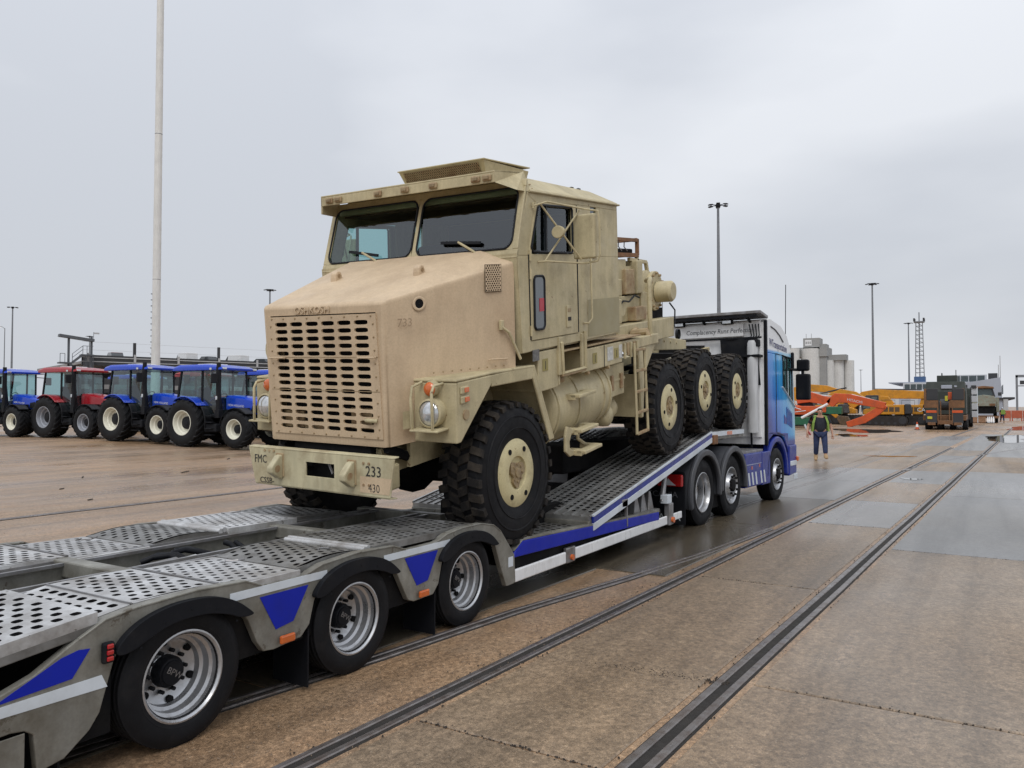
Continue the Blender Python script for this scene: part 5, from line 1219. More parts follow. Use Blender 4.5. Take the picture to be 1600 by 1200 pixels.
# ---------------------------------------------------------------- farm tractors (local x forward, origin under the rear axle)
M['nhblue'] = mat('tractor blue', (.004,.048,.46), .3, var=.08, coat=.35, spec=.3)
M['cared'] = mat('tractor red', (.30,.010,.018), .3, var=.08, coat=.35, spec=.3)
M['cream'] = mat('cream rim paint', (.74,.73,.62), .4, var=.08)
M['silver'] = mat('silver rim paint', (.34,.36,.40), .4, .3, var=.1)
M['agtyre'] = mat('new tractor tyre', (.013,.0135,.015), .55, var=.25, scale=4, bump=.05, bscale=60, spec=.15)
M['tglass'] = glass('tractor glazing', (.55,.72,.72), .10)
M['dgrey'] = mat('tractor dark grey', (.015,.016,.019), .5, var=.2, spec=.15)
M['seatgrey'] = mat('seat cloth', (.05,.055,.06), .8)
def ag_tyre(R_, W, rr, n=20, lug=.05):
    prof = tyre_profile(R_-lug, W, rr, .33)
    mb = MB().lathe(prof, n=44)
    for i in range(n):
        for s in (-1, 1):
            a0 = 2*math.pi*(i+(.25 if s > 0 else -.25))/n
            da = 2*math.pi/n
            segs = []
            for t in (0,.35,.7,1.0):
                y = s*(.02+(W*.5-.03)*t); ang = a0-da*1.05*t
                drop = 0 if t < .8 else lug*.9
                wv = da*.20
                rr_ = R_-drop-.012*t
                base = R_-lug-.02-(.09*R_*t*t*.5)
                segs.append([(base*math.cos(ang-wv),y,base*math.sin(ang-wv)),(base*math.cos(ang+wv),y,base*math.sin(ang+wv)),(rr_*math.cos(ang+wv*.8),y,rr_*math.sin(ang+wv*.8)),(rr_*math.cos(ang-wv*.8),y,rr_*math.sin(ang-wv*.8))])
            mb.loft(segs)
    return mb
RT = ag_tyre(1.0,.62,.50).mesh('wheel', M['agtyre'], 35)
FT = ag_tyre(.77,.54,.385,18,.045).mesh('wheel', M['agtyre'], 35)
def ag_rim(rr, W, name='rim'):
    return MB().lathe([(rr-.02,W*.4),(rr,-W*.40),(rr+.02,-W*.43),(rr+.02,-W*.455),(rr-.01,-W*.45),(rr-.03,-W*.36),(rr-.05,-W*.22),(rr-.10,-W*.18),(rr-.12,W*.0),(rr*.58,W*.05),(.001,W*.05)], n=36).mesh(name, M['cream'], 30)
RR_, FR_ = ag_rim(.50,.62), ag_rim(.385,.54)
def ag_hub(r, y0, y1):
    mb = MB().lathe([(r,y1),(r*.95,y0*.6),(r*.55,y0*.8),(r*.5,y0),(r*.3,y0*1.1),(.001,y0*1.1)], n=24)
    return mb
RH, FH = ag_hub(.27,-.10,.03).mesh('hub', M['dgrey'], 35), ag_hub(.19,-.10,.03).mesh('hub', M['dgrey'], 35)
def make_tractor():
    t = thing('farm_tractor', 'x', 'tractor')
    def B(mb, name, m, par=None, bevel=.015, smooth=None, seg=2): return mb.build(name, M[m], par or t, bevel, smooth, seg)
    for x,me,rm,hb_,y,r in ((0,RT,RR_,RH,.98,1.0),(2.86,FT,FR_,FH,.98,.77)):
        for far in (0,1):
            w = put_wheel(t, me, x, -y if not far else y, r, far, .3+x+far, [('rim',rm),('hub',hb_)])
    # hood: lofted, rounded nose
    def ring(x, w, z0, z1, k=.10):
        return [(x,-w,z0),(x,-w,z1-k),(x,-w+k*.7,z1-k*.25),(x,-w*.4,z1),(x,w*.4,z1),(x,w-k*.7,z1-k*.25),(x,w,z1-k),(x,w,z0)]
    hd = B(MB().loft([ring(1.62,.47,1.55,2.16),ring(2.2,.46,1.50,2.12),(ring(2.9,.43,1.42,2.02)),ring(3.45,.40,1.32,1.88),ring(3.72,.34,1.22,1.72),ring(3.80,.26,1.20,1.60)]), 'hood', 'nhblue', bevel=.02, smooth=50)
    for s in (-1,1):
        B(MB().prism([(2.95,1.46),(3.50,1.38),(3.66,1.58),(3.40,1.74),(3.05,1.70)], s*.435, s*.455), 'side_grille', 'dgrey', hd, .01)
        B(MB().prism([(3.52,1.56),(3.70,1.50),(3.72,1.62),(3.58,1.70)], s*.36, s*.40), 'headlight', 'lamp', hd, .01)
    for k in range(2):
        sgn = (-1,1)[k]
        text('hood_lettering', 'NEW HOLLAND', .13, M['white'], hd, (1.72 if sgn < 0 else 2.78, sgn*.468, 1.70 if sgn<0 else 1.62), (-sgn*1,0,sgn*.07), (0,0,1), .001, .95)
    B(MB().box(3.78,3.83,-.25,.25,1.22,1.55), 'nose_grille', 'dgrey', hd, .02)
    B(MB().box(-.5,3.3,-.30,.30,.72,1.35), 'chassis', 'dgrey', bevel=.05)
    B(MB().box(3.2,3.95,-.36,.36,.80,1.15), 'front_weight', 'dgrey', bevel=.05)
    B(MB().box(1.4,2.3,-.46,.46,1.05,1.58), 'engine', 'dgrey', bevel=.04)
    for s in (-1,1):
        B(MB().tube((0,s*.3,1.0),(0,s*.9,1.0),.17,n=14), 'rear_axle', 'dgrey', bevel=0)
        B(MB().tube((2.86,s*.2,.77),(2.86,s*.9,.77),.12,n=12), 'front_axle', 'dgrey', bevel=0)
        st = B(MB().box(.95,1.65,s*.55,s*1.0,.62,.98), 'fuel_tank', 'dgrey', bevel=.06)
        for k in range(4): B(MB().box(1.12,1.52,s*.90,s*1.12,.50+.26*k,.53+.26*k), 'step', 'dgrey', st, .005)
        # rear fender
        def arc(r, a): return (r*math.cos(R(a)), 1.0+r*math.sin(R(a)))
        pts = [arc(1.10,a) for a in range(40,126,8)]
        B(MB().prism(pts+[arc(1.05,a) for a in range(124,38,-8)], s*.62, s*1.22), 'rear_fender', 'nhblue', bevel=.03, smooth=50)
        B(MB().prism([arc(1.10,a) for a in range(-12,44,7)]+[arc(1.04,a) for a in range(43,-14,-7)], s*.60, s*1.05), 'fender_skirt', 'dgrey', bevel=.02, smooth=50)
        fp = [(2.86+.86*math.cos(R(a)), .77+.86*math.sin(R(a))) for a in range(45,166,10)]
        B(MB().prism(fp+[(2.86+.82*math.cos(R(a)), .77+.82*math.sin(R(a))) for a in range(165,44,-10)], s*.74, s*1.20), 'front_fender', 'dgrey', bevel=.02, smooth=50)
        B(MB().box(2.80,2.92,s*.45,s*.8,1.35,1.62), 'fender_bracket', 'dgrey', bevel=0)
    # cab: posts, roof, glazing, interior
    A, Bp, Cp = 1.52, .62, -.62
    Z0, Z1, w = 1.32, 3.16, .80
    cb = B(MB().box(Cp,A,-w+.04,w-.04,1.22,1.36), 'cab', 'dgrey', bevel=.03)
    for s in (-1,1):
        B(MB().bar((A+.10,s*(w-.14),Z0),(A-.08,s*(w-.04),Z1),.07,.07), 'cab_post', 'dgrey', cb, .01)
        B(MB().bar((Bp,s*w,Z0-.2),(Bp+.02,s*w,Z1),.06,.09), 'cab_post', 'dgrey', cb, .01)
        B(MB().bar((Cp-.15,s*w,2.05),(Cp+.05,s*w,Z1),.07,.08), 'cab_post', 'dgrey', cb, .01)
        B(MB().add([(A+.08,s*(w-.13),Z0+.02),(Bp,s*w,Z0),(Bp+.02,s*w,Z1),(A-.08,s*(w-.04),Z1)],[(0,1,2,3)]), 'side_glass', 'tglass', cb, 0)
        B(MB().add([(Bp,s*w,Z0),(.2,s*w,1.75),(Cp-.13,s*w,2.08),(Cp+.05,s*w,Z1),(Bp+.02,s*w,Z1)],[(0,1,2,3,4)]), 'side_glass', 'tglass', cb, 0)
        B(MB().path([(Bp,s*w,Z0),(.45,s*w,1.48),(.2,s*w,1.78),(-.2,s*w,2.0),(Cp-.13,s*w,2.10)], .03, 6), 'door_frame', 'dgrey', cb, 0)
        B(MB().path([(A-.05,s*.80,3.02),(A+.28,s*1.22,2.98)], .02, 6), 'mirror_arm', 'dgrey', cb, 0)
        B(MB().box(A+.20,A+.28,s*1.08,s*1.36,2.62,3.02), 'mirror', 'dgrey', cb, .03)
    B(MB().add([(A+.11,-w+.14,Z0+.1),(A+.11,w-.14,Z0+.1),(A-.07,w-.04,Z1),(A-.07,-w+.04,Z1)],[(0,1,2,3)]), 'windscreen', 'tglass', cb, 0)
    B(MB().add([(Cp-.16,-w,2.05),(Cp-.16,w,2.05),(Cp+.04,w,Z1),(Cp+.04,-w,Z1)],[(0,1,2,3)]), 'rear_glass', 'tglass', cb, 0)
    rl = [(-.98,3.17),(-.95,3.36),(-.6,3.44),(.9,3.44),(1.5,3.38),(1.88,3.26),(1.86,3.17)]
    rf = B(MB().loft([[(x,-.62,z) for x,z in rl],[(x,-.86,z-.015*(z>3.2)) for x,z in rl],[(x,-.94,3.17+(z-3.17)*.55) for x,z in rl]][::-1]+[[(x,.62,z) for x,z in rl],[(x,.86,z-.015*(z>3.2)) for x,z in rl],[(x,.94,3.17+(z-3.17)*.55) for x,z in rl]]), 'cab_roof', 'nhblue', bevel=.02, smooth=50)
    B(MB().box(-.1,.75,-.42,.42,3.43,3.475), 'roof_hatch', 'white', rf, .02)
    for y in (-.80,.80): B(MB().box(1.83,1.92,y-.09,y+.09,3.19,3.28), 'work_lamp', 'lamp', rf, .02)
    B(MB().box(1.20,1.32,-.965,-.94,3.18,3.27), 'side_lamp', 'lamp', rf, .01)
    B(MB().lathe([(.10,1.45),(.10,3.30),(.085,3.30),(.085,3.48)], (1.62,-.86,0), 'z', 16, True), 'exhaust', 'dgrey', bevel=0, smooth=40)
    B(MB().box(1.50,1.74,-.95,-.72,1.20,1.55), 'exhaust_bracket', 'dgrey', bevel=.02)
    B(MB().box(1.56,1.66,-.975,-.955,1.95,2.10), 'indicator', 'lamp', bevel=.01)
    se = B(MB().box(-.15,.40,-.27,.27,1.55,1.80), 'seat', 'seatgrey', bevel=.06)
    B(MB().box(-.25,-.08,-.25,.25,1.75,2.50), 'seat_back', 'seatgrey', se, .06)
    B(MB().tube((1.15,0,1.4),(.95,0,2.05),.05), 'steering_column', 'dgrey', bevel=0)
    B(MB().lathe([(.19,-.015),(.21,0),(.19,.015),(.17,0)], (0,0,0), 'x', 20).tf(lambda x,y,z: (.93+x*.8+z*.55,y,2.07-x*.55+z*.8)), 'steering_wheel', 'dgrey', bevel=0)
    B(MB().box(-.9,-.6,-.5,.5,.6,1.3), 'rear_linkage', 'dgrey', bevel=.05)
    return t
tr0 = make_tractor()
red = {M['nhblue']: M['cared'], M['cream']: M['silver']}
spots = [ # x, y, heading, red?, label
 (22.4,29.75,-85.5,0,'blue farm tractor nearest to the military truck bumper'),
 (22.2,34.7,-85.5,0,'blue farm tractor standing just in front of the tall white mast'),
 (22.2,40.6,-85.0,1,'red farm tractor in the front row with silver wheel rims'),
 (21.4,45.6,-86.0,0,'blue farm tractor cut off by the left picture edge'),
 (29.3,39.6,-86.0,1,'red farm tractor half hidden behind the two nearest blue ones'),
 (28.6,33.1,-85.0,0,'blue farm tractor mostly hidden behind the military truck grille'),
 (29.5,46.6,-85.0,0,'blue farm tractor hidden in the back row behind the red one')]
for i,(x,y,h,rd,lab) in enumerate(spots):
    o = tr0 if i == 0 else copy_tree(tr0, None, red if rd else None)
    o.location = (x, y, gz(x,y)-.01); o.rotation_euler = (0,0,R(h)); o.scale = (1.07,1.07,1.05); tag(o, lab, 'tractor', 'farm tractors parked in rows')
    if rd:
        for c in kids(o):
            for g in kids(c):
                if g.name.startswith('hood_lettering'): bpy.data.objects.remove(g)
# ---------------------------------------------------------------- masts and lighting columns
M['galv'] = mat('galvanised mast', (.20,.215,.235), .5, .3, var=.12)
M['palepole'] = mat('pale painted mast', (.70,.70,.67), .5, var=.08, streak=.08)
def make_mast():
    t = thing('flood_light_mast', 'x', 'light mast')
    MB().lathe([(.42,0),(.40,.3),(.30,6),(.16,29)], axis='z', n=14, cap=True).build('pole', M['galv'], t, smooth=40)
    hd = MB().lathe([(.3,29.0),(.34,29.2),(.3,29.5)], axis='z', n=14, cap=True).build('head_frame', M['dgrey'], t)
    for k in range(6):
        a = 2*math.pi*k/6+.3; c, s = math.cos(a), math.sin(a)
        MB().bar((.2*c,.2*s,29.3),(1.0*c,1.0*s,29.35),.08,.08).build('lamp_arm', M['dgrey'], hd)
        p = Vector((1.15*c,1.15*s,29.3)); d = Vector((c,s,-.12))
        MB().bar(p-d*.28,p+d*.28,.5,.15).build('flood_lamp', M['dgrey'], hd, bevel=.06)
    return t
m0 = make_mast()
masts = [((103.6,30.3),1.0,'flood light mast rising behind the lorry cab roof'),
 ((188.1,20.5),1.0,'flood light mast standing behind the yellow excavators'),
 ((283.2,20.2),1.0,'flood light mast just left of the lattice tower'),
 ((109.2,228.6),1.0,'flood light mast at the far left behind the tractors'),
 ((124.2,142.5),1.0,'flood light mast peeping out above the left side of the military truck hood'),
 ((169.7,296.5),1.0,'flood light mast behind the steel stair tower'),
 ((304.9,37.4),.52,'small distant lamp column beside the grain silos')]
for i,((x,y),s,lab) in enumerate(masts):
    o = m0 if i == 0 else copy_tree(m0)
    o.location = (x,y,gz(x,y)-.05); o.scale = (s,s,s); o.rotation_euler = (0,0,i*1.3); tag(o, lab, 'light mast', 'lighting columns round the dock')
wm = thing('tall_mast', 'very tall pale steel mast rising out of the top of the picture behind the tractors', 'mast', (28.1,42.1,.25), world=True)
MB().lathe([(.36,0),(.28,.4),(.235,6),(.17,40)], (28.1,42.1,.25), 'z', 20, True).build('pole', M['palepole'], wm, smooth=40)
for z in (9.2,18.0,27): MB().lathe([(.238-.0020*z*.8,z-.03),(.25-.0020*z*.8,z),(.238-.0020*z*.8,z+.03)], (28.1,42.1,.25), 'z', 20).build('pole_joint', M['galv'], wm)
for k in range(12):
    z = 4.6+.36*k; MB().box(27.90-.04,27.90+.02,42.22,42.30,z,z+.04).build('climbing_rung', M['dgrey'], wm)
MB().lathe([(1.0,39.6),(1.1,39.9),(.3,40.4)], (28.1,42.1,.25), 'z', 16, True).build('mast_head', M['galv'], wm)
# lit lamp at the left edge
def lit_lamp():
    m, nt, b = nodes_of('lit lamp'); b.inputs['Emission Color'].default_value = (1,.82,.45,1); b.inputs['Emission Strength'].default_value = 9; return m
ll = thing('street_lamp', 'lit yellow street lamp at the left edge of the sky', 'street lamp', (76.5,163.0,.2), world=True)
MB().lathe([(.12,0),(.07,17)], (76.5,163.0,.2), 'z', 10, True).build('pole', M['galv'], ll, smooth=40)
MB().path([(76.5,163.0,17.1),(76.2,163.4,17.5),(75.8,164.0,17.5)], .06, 6).build('arm', M['galv'], ll)
MB().ball((75.6,164.3,17.45),.55,.55,.3).build('lamp_head', lit_lamp(), ll, smooth=60)

# ---------------------------------------------------------------- parking deck and stair tower beyond the tractors
M['concrete'] = mat('grey concrete', (.30,.30,.30), .75, var=.2, scale=.5, streak=.15)
M['deckdark'] = mat('dark cladding', (.035,.037,.042), .6, var=.25, scale=.6)
M['decklight'] = mat('pale rail', (.42,.43,.44), .5, var=.1)
DA = math.atan2(-5.7,18.7)
deck = thing('parking_deck', 'dark two storey parking deck with pale rails behind the tractors', 'car park', (47.2,83.9,.8), DA)
def DB(mb, n, m, par=None, bevel=.0): return mb.build(n, M[m], par or deck, bevel)
DB(MB().box(0,60,.2,24,5.75,6.05), 'upper_floor', 'concrete'); DB(MB().box(0,60,0,.2,5.6,6.75), 'parapet', 'deckdark')
DB(MB().box(0,60,3,24,0,.3), 'lower_floor', 'concrete'); DB(MB().box(0,60,8,8.3,.3,5.7), 'inner_wall', 'deckdark')
DB(MB().box(0,60,-.06,0,6.45,6.55), 'pale_rail', 'decklight'); DB(MB().box(0,60,-.06,0,5.98,6.07), 'pale_rail', 'decklight'); DB(MB().box(0,60,-.05,.0,3.0,3.5), 'pale_band', 'concrete')
DB(MB().box(0,60,.0,.15,2.6,4.2), 'lower_parapet', 'deckdark')
for k in range(13):
    x = .6+4.8*k
    DB(MB().box(x-.12,x+.12,-.10,-.005,6.07,6.95), 'pale_post', 'decklight')
    DB(MB().box(x-.2,x+.2,.2,.6,0,5.7), 'column', 'deckdark')
    if k%2 == 1: DB(MB().box(x-.14,x+.14,.05,.3,6.7,8.3), 'dark_post', 'deckdark')
DB(MB().bar((3,-.08,2.6),(9,-.08,5.6),.10,.12), 'brace', 'concrete')
for z in (7.3,8.2): DB(MB().bar((0,.1,z),(60,.1,z),.02,.02), 'safety_wire', 'decklight')
stair = thing('stair_tower', 'steel stair tower with a cranked canopy beside the parking deck', 'stairs', (45.2,83.6,.6), DA)
def SB(mb, n, m='galv2', par=None): return mb.build(n, M[m], par or stair)
M['galv2'] = mat('dark blue grey steel', (.10,.11,.125), .5, .3, var=.15)
for x in (.35,2.55): SB(MB().box(x-.10,x+.10,-.1,.1,0,8.6 if x < 1 else 8.9), 'post')
SB(MB().bar((-.6,0,8.85),(2.75,0,8.45),.9,.28), 'canopy')
SB(MB().box(-.6,.6,-.6,.6,5.85,6.0), 'landing'); SB(MB().box(1.5,2.7,-.6,.6,6.75,6.9), 'landing')
SB(MB().bar((.6,-.5,5.95),(1.6,-.5,6.85),.08,.25), 'stringer'); SB(MB().bar((.4,-.5,5.85),(1.6,-.5,4.2),.08,.25), 'stringer'); SB(MB().bar((1.6,-.5,4.2),(2.6,-.5,5.4),.08,.25), 'stringer')
for p,q in (((.6,-.55,6.9),(1.6,-.55,7.8)),((.6,-.55,6.5),(1.6,-.55,7.4)),((1.6,-.55,7.8),(2.6,-.55,7.8)),((-.55,-.55,6.9),(-.1,-.55,6.9)),((-.55,-.55,6.0),(-.55,-.55,6.9)),((-.1,-.55,6.0),(-.1,-.55,6.9)),((1.6,-.55,6.9),(1.6,-.55,7.8)),((2.0,-.55,6.9),(2.0,-.55,7.8)),((.6,-.55,5.9),(.6,-.55,6.9))): SB(MB().bar(p,q,.05,.05), 'handrail')
for k in range(8): SB(MB().box(1.7+.13*k,1.75+.13*k,-.55,-.5,4.0,6.8), 'baluster')
SB(MB().bar((2.75,0,8.5),(2.75,0,9.4),.04,.04), 'camera_pole'); SB(MB().box(2.75,3.3,-.1,.1,9.2,9.35), 'camera', 'decklight')
# cars on the deck
M['carglass'] = mat('car glass', (.03,.035,.04), .1, coat=.5)
def make_car(m, van=False):
    t = thing('parked_car', 'x', 'car')
    prof = [(-2.1,.35),(-2.15,.75),(-1.9,.95),(-1.5,1.0),(1.0,1.0),(1.9,.85),(2.1,.6),(2.1,.35)]
    MB().prism(prof, -.85, .85).build('body', m, t, bevel=.06)
    if van: MB().prism([(-2.12,.9),(-2.08,1.85),(.55,1.9),(.75,.9)], -.84, .84).build('cargo_body', m, t, bevel=.06)
    top = [(-1.75,.98),(-1.35,1.45),(.3,1.48),(1.05,.98)] if not van else [(.3,.95),(.4,1.7),(.85,1.72),(1.55,.95)]
    MB().prism(top, -.74, .74).build('glasshouse', M['carglass'], t, bevel=.04)
    MB().prism([(top[1][0]-.05,top[1][1]-.03),(top[1][0],top[1][1]+.03),(top[2][0],top[2][1]+.03),(top[2][0]+.1,top[2][1]-.03)], -.72, .72).build('roof', m, t, bevel=.02)
    for x in (-1.35,1.35):
        for y in (-.8,.8): MB().lathe([(.20,-.1),(.32,-.1),(.32,.1),(.20,.1)], (x,y,.32), n=18, cap=True).build('wheel', M['rubber'], t, smooth=40)
    return t
CARC = {'dark red':(.12,.015,.02),'white':(.65,.66,.67),'black':(.02,.02,.022),'silver':(.42,.44,.46),'dark grey':(.06,.065,.07)}
for i,(dx,c,van,lab) in enumerate(((4.0,'dark red',0,'dark red car parked alone on the roof deck'),(12.0,'white',1,'white van on the roof deck, leftmost of the row'),(14.6,'black',0,'black car on the roof deck between two pale vans'),(18.2,'white',1,'white van on the roof deck right of the black car'),(21.6,'dark grey',0,'dark grey car on the roof deck beyond the white vans'),(24.4,'silver',0,'silver car on the roof deck nearest the military truck'))):
    c_ = make_car(mat('car paint '+c+str(i), CARC[c], .3, coat=.6, var=.05), van)
    p = Vector((47.2,83.9,0))+Vector((math.cos(DA),math.sin(DA),0))*dx+Vector((-math.sin(DA),math.cos(DA),0))*3.0
    c_.scale = (.85,.85,.85); c_.location = (p.x,p.y,6.8); c_.rotation_euler = (0,0,DA+math.pi/2+.1*i); tag(c_, lab, 'van' if van else 'car', 'cars parked on the roof deck')

# ---------------------------------------------------------------- silos, far buildings, lattice tower
M['silo'] = mat('weathered silo concrete', (.66,.66,.64), .8, var=.10, scale=.15, streak=.22)
M['silodark'] = mat('silo head house', (.33,.335,.33), .8, var=.15, scale=.2, streak=.2)
sil = thing('grain_silos', 'group of pale concrete grain silos with a dark head house', 'silos', (262,46,0), world=True)
for x,y,r,h in ((259,57.2,2.6,20.6),(260,52.6,2.6,20.6),(263,47.2,2.9,20.6),(266.5,42.6,2.1,16.8),(268,39.6,1.75,16.8),(269.6,36.6,1.6,16.8)):
    MB().lathe([(r,0),(r,h)], (x,y,0), 'z', 28, True).build('silo', M['silo'], sil, smooth=40)
MB().box(262,272,42.0,58,18,21).build('roof_deck', M['silodark'], sil)
MB().box(262.0,268,44.2,49.2,20.4,24.0).build('head_house', M['silodark'], sil); MB().box(262.5,268,42.3,44.6,0,22).build('lift_shaft', M['silodark'], sil)
MB().box(265.5,270,36.8,43,16.8,18.6).build('conveyor_gallery', M['silodark'], sil)
MB().box(261.9,262.0,46.6,48.6,21.6,23.4).build('sign_panel', M['white'], sil)
for k in range(3): MB().box(261.84,261.9,46.85+.6*k,47.2+.6*k,22.1,22.9).build('sign_mark', M['silodark'], sil)
for y,z in ((54.5,21),(53,21),(55,21)): MB().box(262,262.5,y,y+.6,z,z+1).build('roof_vent', M['silodark'], sil)
for y in (48.6,47): MB().bar((264,y,24),(264,y,25.6),.12,.12).build('aerial', M['silodark'], sil)
M['clad'] = mat('pale profiled cladding', (.50,.52,.55), .5, var=.08, scale=.2)
M['clad2'] = mat('blue grey cladding', (.34,.37,.43), .5, var=.1, scale=.2)
M['winband'] = mat('window band', (.05,.07,.075), .15, var=.3, scale=.8, coat=.4)
wt = thing('terminal_building', 'long pale terminal building with a dark window band behind the excavators', 'building', (256,14,0), world=True)
MB().box(256,300,-3,26,0,6.6).build('wall', M['clad'], wt); MB().box(257,300,-3,20,6.6,8.9).build('upper_storey', M['clad'], wt); MB().box(258,300,9,24,8.9,9.2).build('roof', M['clad2'], wt)
for k in range(14): MB().box(256.9,257.0,-2.6+1.6*k,-1.25+1.6*k,7.0,8.5).build('window', M['winband'], wt)
for k in range(4): MB().box(255.9,256,3+5*k,6+5*k,1,4.2).build('shutter', M['clad2'], wt)
gb = thing('cargo_shed', 'grey clad shed with an upper window row and mast on its roof', 'building', (182,-1,0), world=True)
MB().prism([(3.6,0),(3.6,6.4),(2.2,6.7),(-3.2,7.6),(-3.6,0)], 178, 240, 'x').build('wall', M['clad2'], gb)
MB().box(190,200,-1.0,5.5,6.5,8.6).build('rooftop_office', M['clad'], gb)
for k in range(4): MB().box(189.9,190,-.6+1.5*k,.7+1.5*k,7.2,8.4).build('office_window', M['winband'], gb)
MB().box(183,186,-2.8,-1.2,7.2,8.6).build('roof_plant', M['deckdark'], gb)
for y in (-3.0,-3.3): MB().bar((185,y,7.6),(185,y,12.2 if y < -3.1 else 10.4),.14,.14).build('roof_mast', M['decklight'], gb)
MB().box(177.6,178,-3.6,3.6,3.2,3.6).build('canopy_edge', M['deckdark'], gb); MB().box(177.9,178,2.4,2.9,3.9,6.2).build('dark_door', M['deckdark'], gb)
for k in range(8): MB().box(178+6*k,178.3+6*k,-4.4,-3.6,.0,3.3).build('canopy_post', M['decklight'], gb)
MB().box(178,240,-5.5,-3.62,3.3,3.7).build('side_canopy', M['deckdark'], gb)
for k in range(3): MB().box(180+5*k,183+5*k,-3.66,-3.605,4.4,6.2).build('side_window', M['winband'], gb)
ga = thing('sign_gantry', 'grey lane gantry with square signal boxes at the right edge', 'gantry', (143.3,-4.7,0), world=True)
MB().box(143.2,143.5,-4.85,-4.55,0,6.7).build('leg', M['galv'], ga); MB().box(143.2,143.5,-14,-4.55,6.4,6.8).build('beam', M['galv'], ga); MB().box(143.2,143.5,-14.3,-14,0,6.8).build('leg', M['galv'], ga); MB().box(143.25,143.45,-14,-4.85,5.0,5.15).build('lower_beam', M['galv'], ga)
for k in range(4): MB().box(143.1,143.2,-5.7-.9*k,-5.1-.9*k,5.3,5.9).build('signal_box', M['deckdark'], ga)
lt = thing('lattice_tower', 'steel lattice radio tower on a blue cabin', 'radio tower', (451.5,27.2,0), world=True)
MB().box(446,457,20,34,0,14).build('base_building', M['clad'], lt); MB().box(448.8,454.2,24.6,29.8,14,17.4).build('blue_cabin', mat('blue cabin', (.05,.11,.24), .5), lt)
for (dx,dy) in ((-2,-2),(2,-2),(2,2),(-2,2)):
    MB().bar((451.5+dx,27.2+dy,17.4),(451.5+dx*.75,27.2+dy*.75,46),.2,.2).build('tower_leg', M['galv'], lt)
for k in range(13):
    z0, z1 = 17.4+2.2*k, 17.4+2.2*(k+1); s0, s1 = 2-.038*k, 2-.038*(k+1)
    mb = MB()
    for s in (-1,1):
        mb.bar((451.5+s*s0,27.2-s0,z0),(451.5+s*s1,27.2+s1,z1),.11,.11); mb.bar((451.5-s0,27.2+s*s0,z0),(451.5+s1,27.2+s*s1,z1),.11,.11); mb.bar((451.5+s*s0,27.2+s0,z0),(451.5+s*s0,27.2-s0,z0),.16,.16)
    tag(mb.build('bracing', M['galv'], lt), kind='stuff')
MB().box(449.2,453.8,24.8,29.6,45.6,46.2).build('platform', M['galv'], lt)
for p in ((449.4,25),(453.6,25),(449.4,29.4),(453.6,29.4)): MB().box(p[0]-.4,p[0]+.4,p[1]-.4,p[1]+.4,46.2,47.8).build('dish', M['deckdark'], lt)
MB().bar((451.5,27.2,17.4),(451.5,27.2,51),.5,.5).build('cable_riser', M['galv'], lt)
# orange plastic barriers
M['barrier'] = mat('orange barrier plastic', (.42,.10,.05), .5, var=.2)
for k in range(4):
    b_ = thing('plastic_barrier', 'orange plastic barrier, number %s to the right from the far worker' % ('one','two','three','four','five','six','seven','eight')[k], 'barrier', (118.7+.1*k,-2.6-1.25*k,0), R(90), 'orange barriers under the shed canopy')
    MB().box(-.6,.6,-.04,.04,.35,1.35).build('panel', M['barrier'], b_, bevel=.02)
    for x in (-.5,.5): MB().box(x-.06,x+.06,-.22,.22,0,.36).build('foot', M['barrier'], b_, bevel=.02)

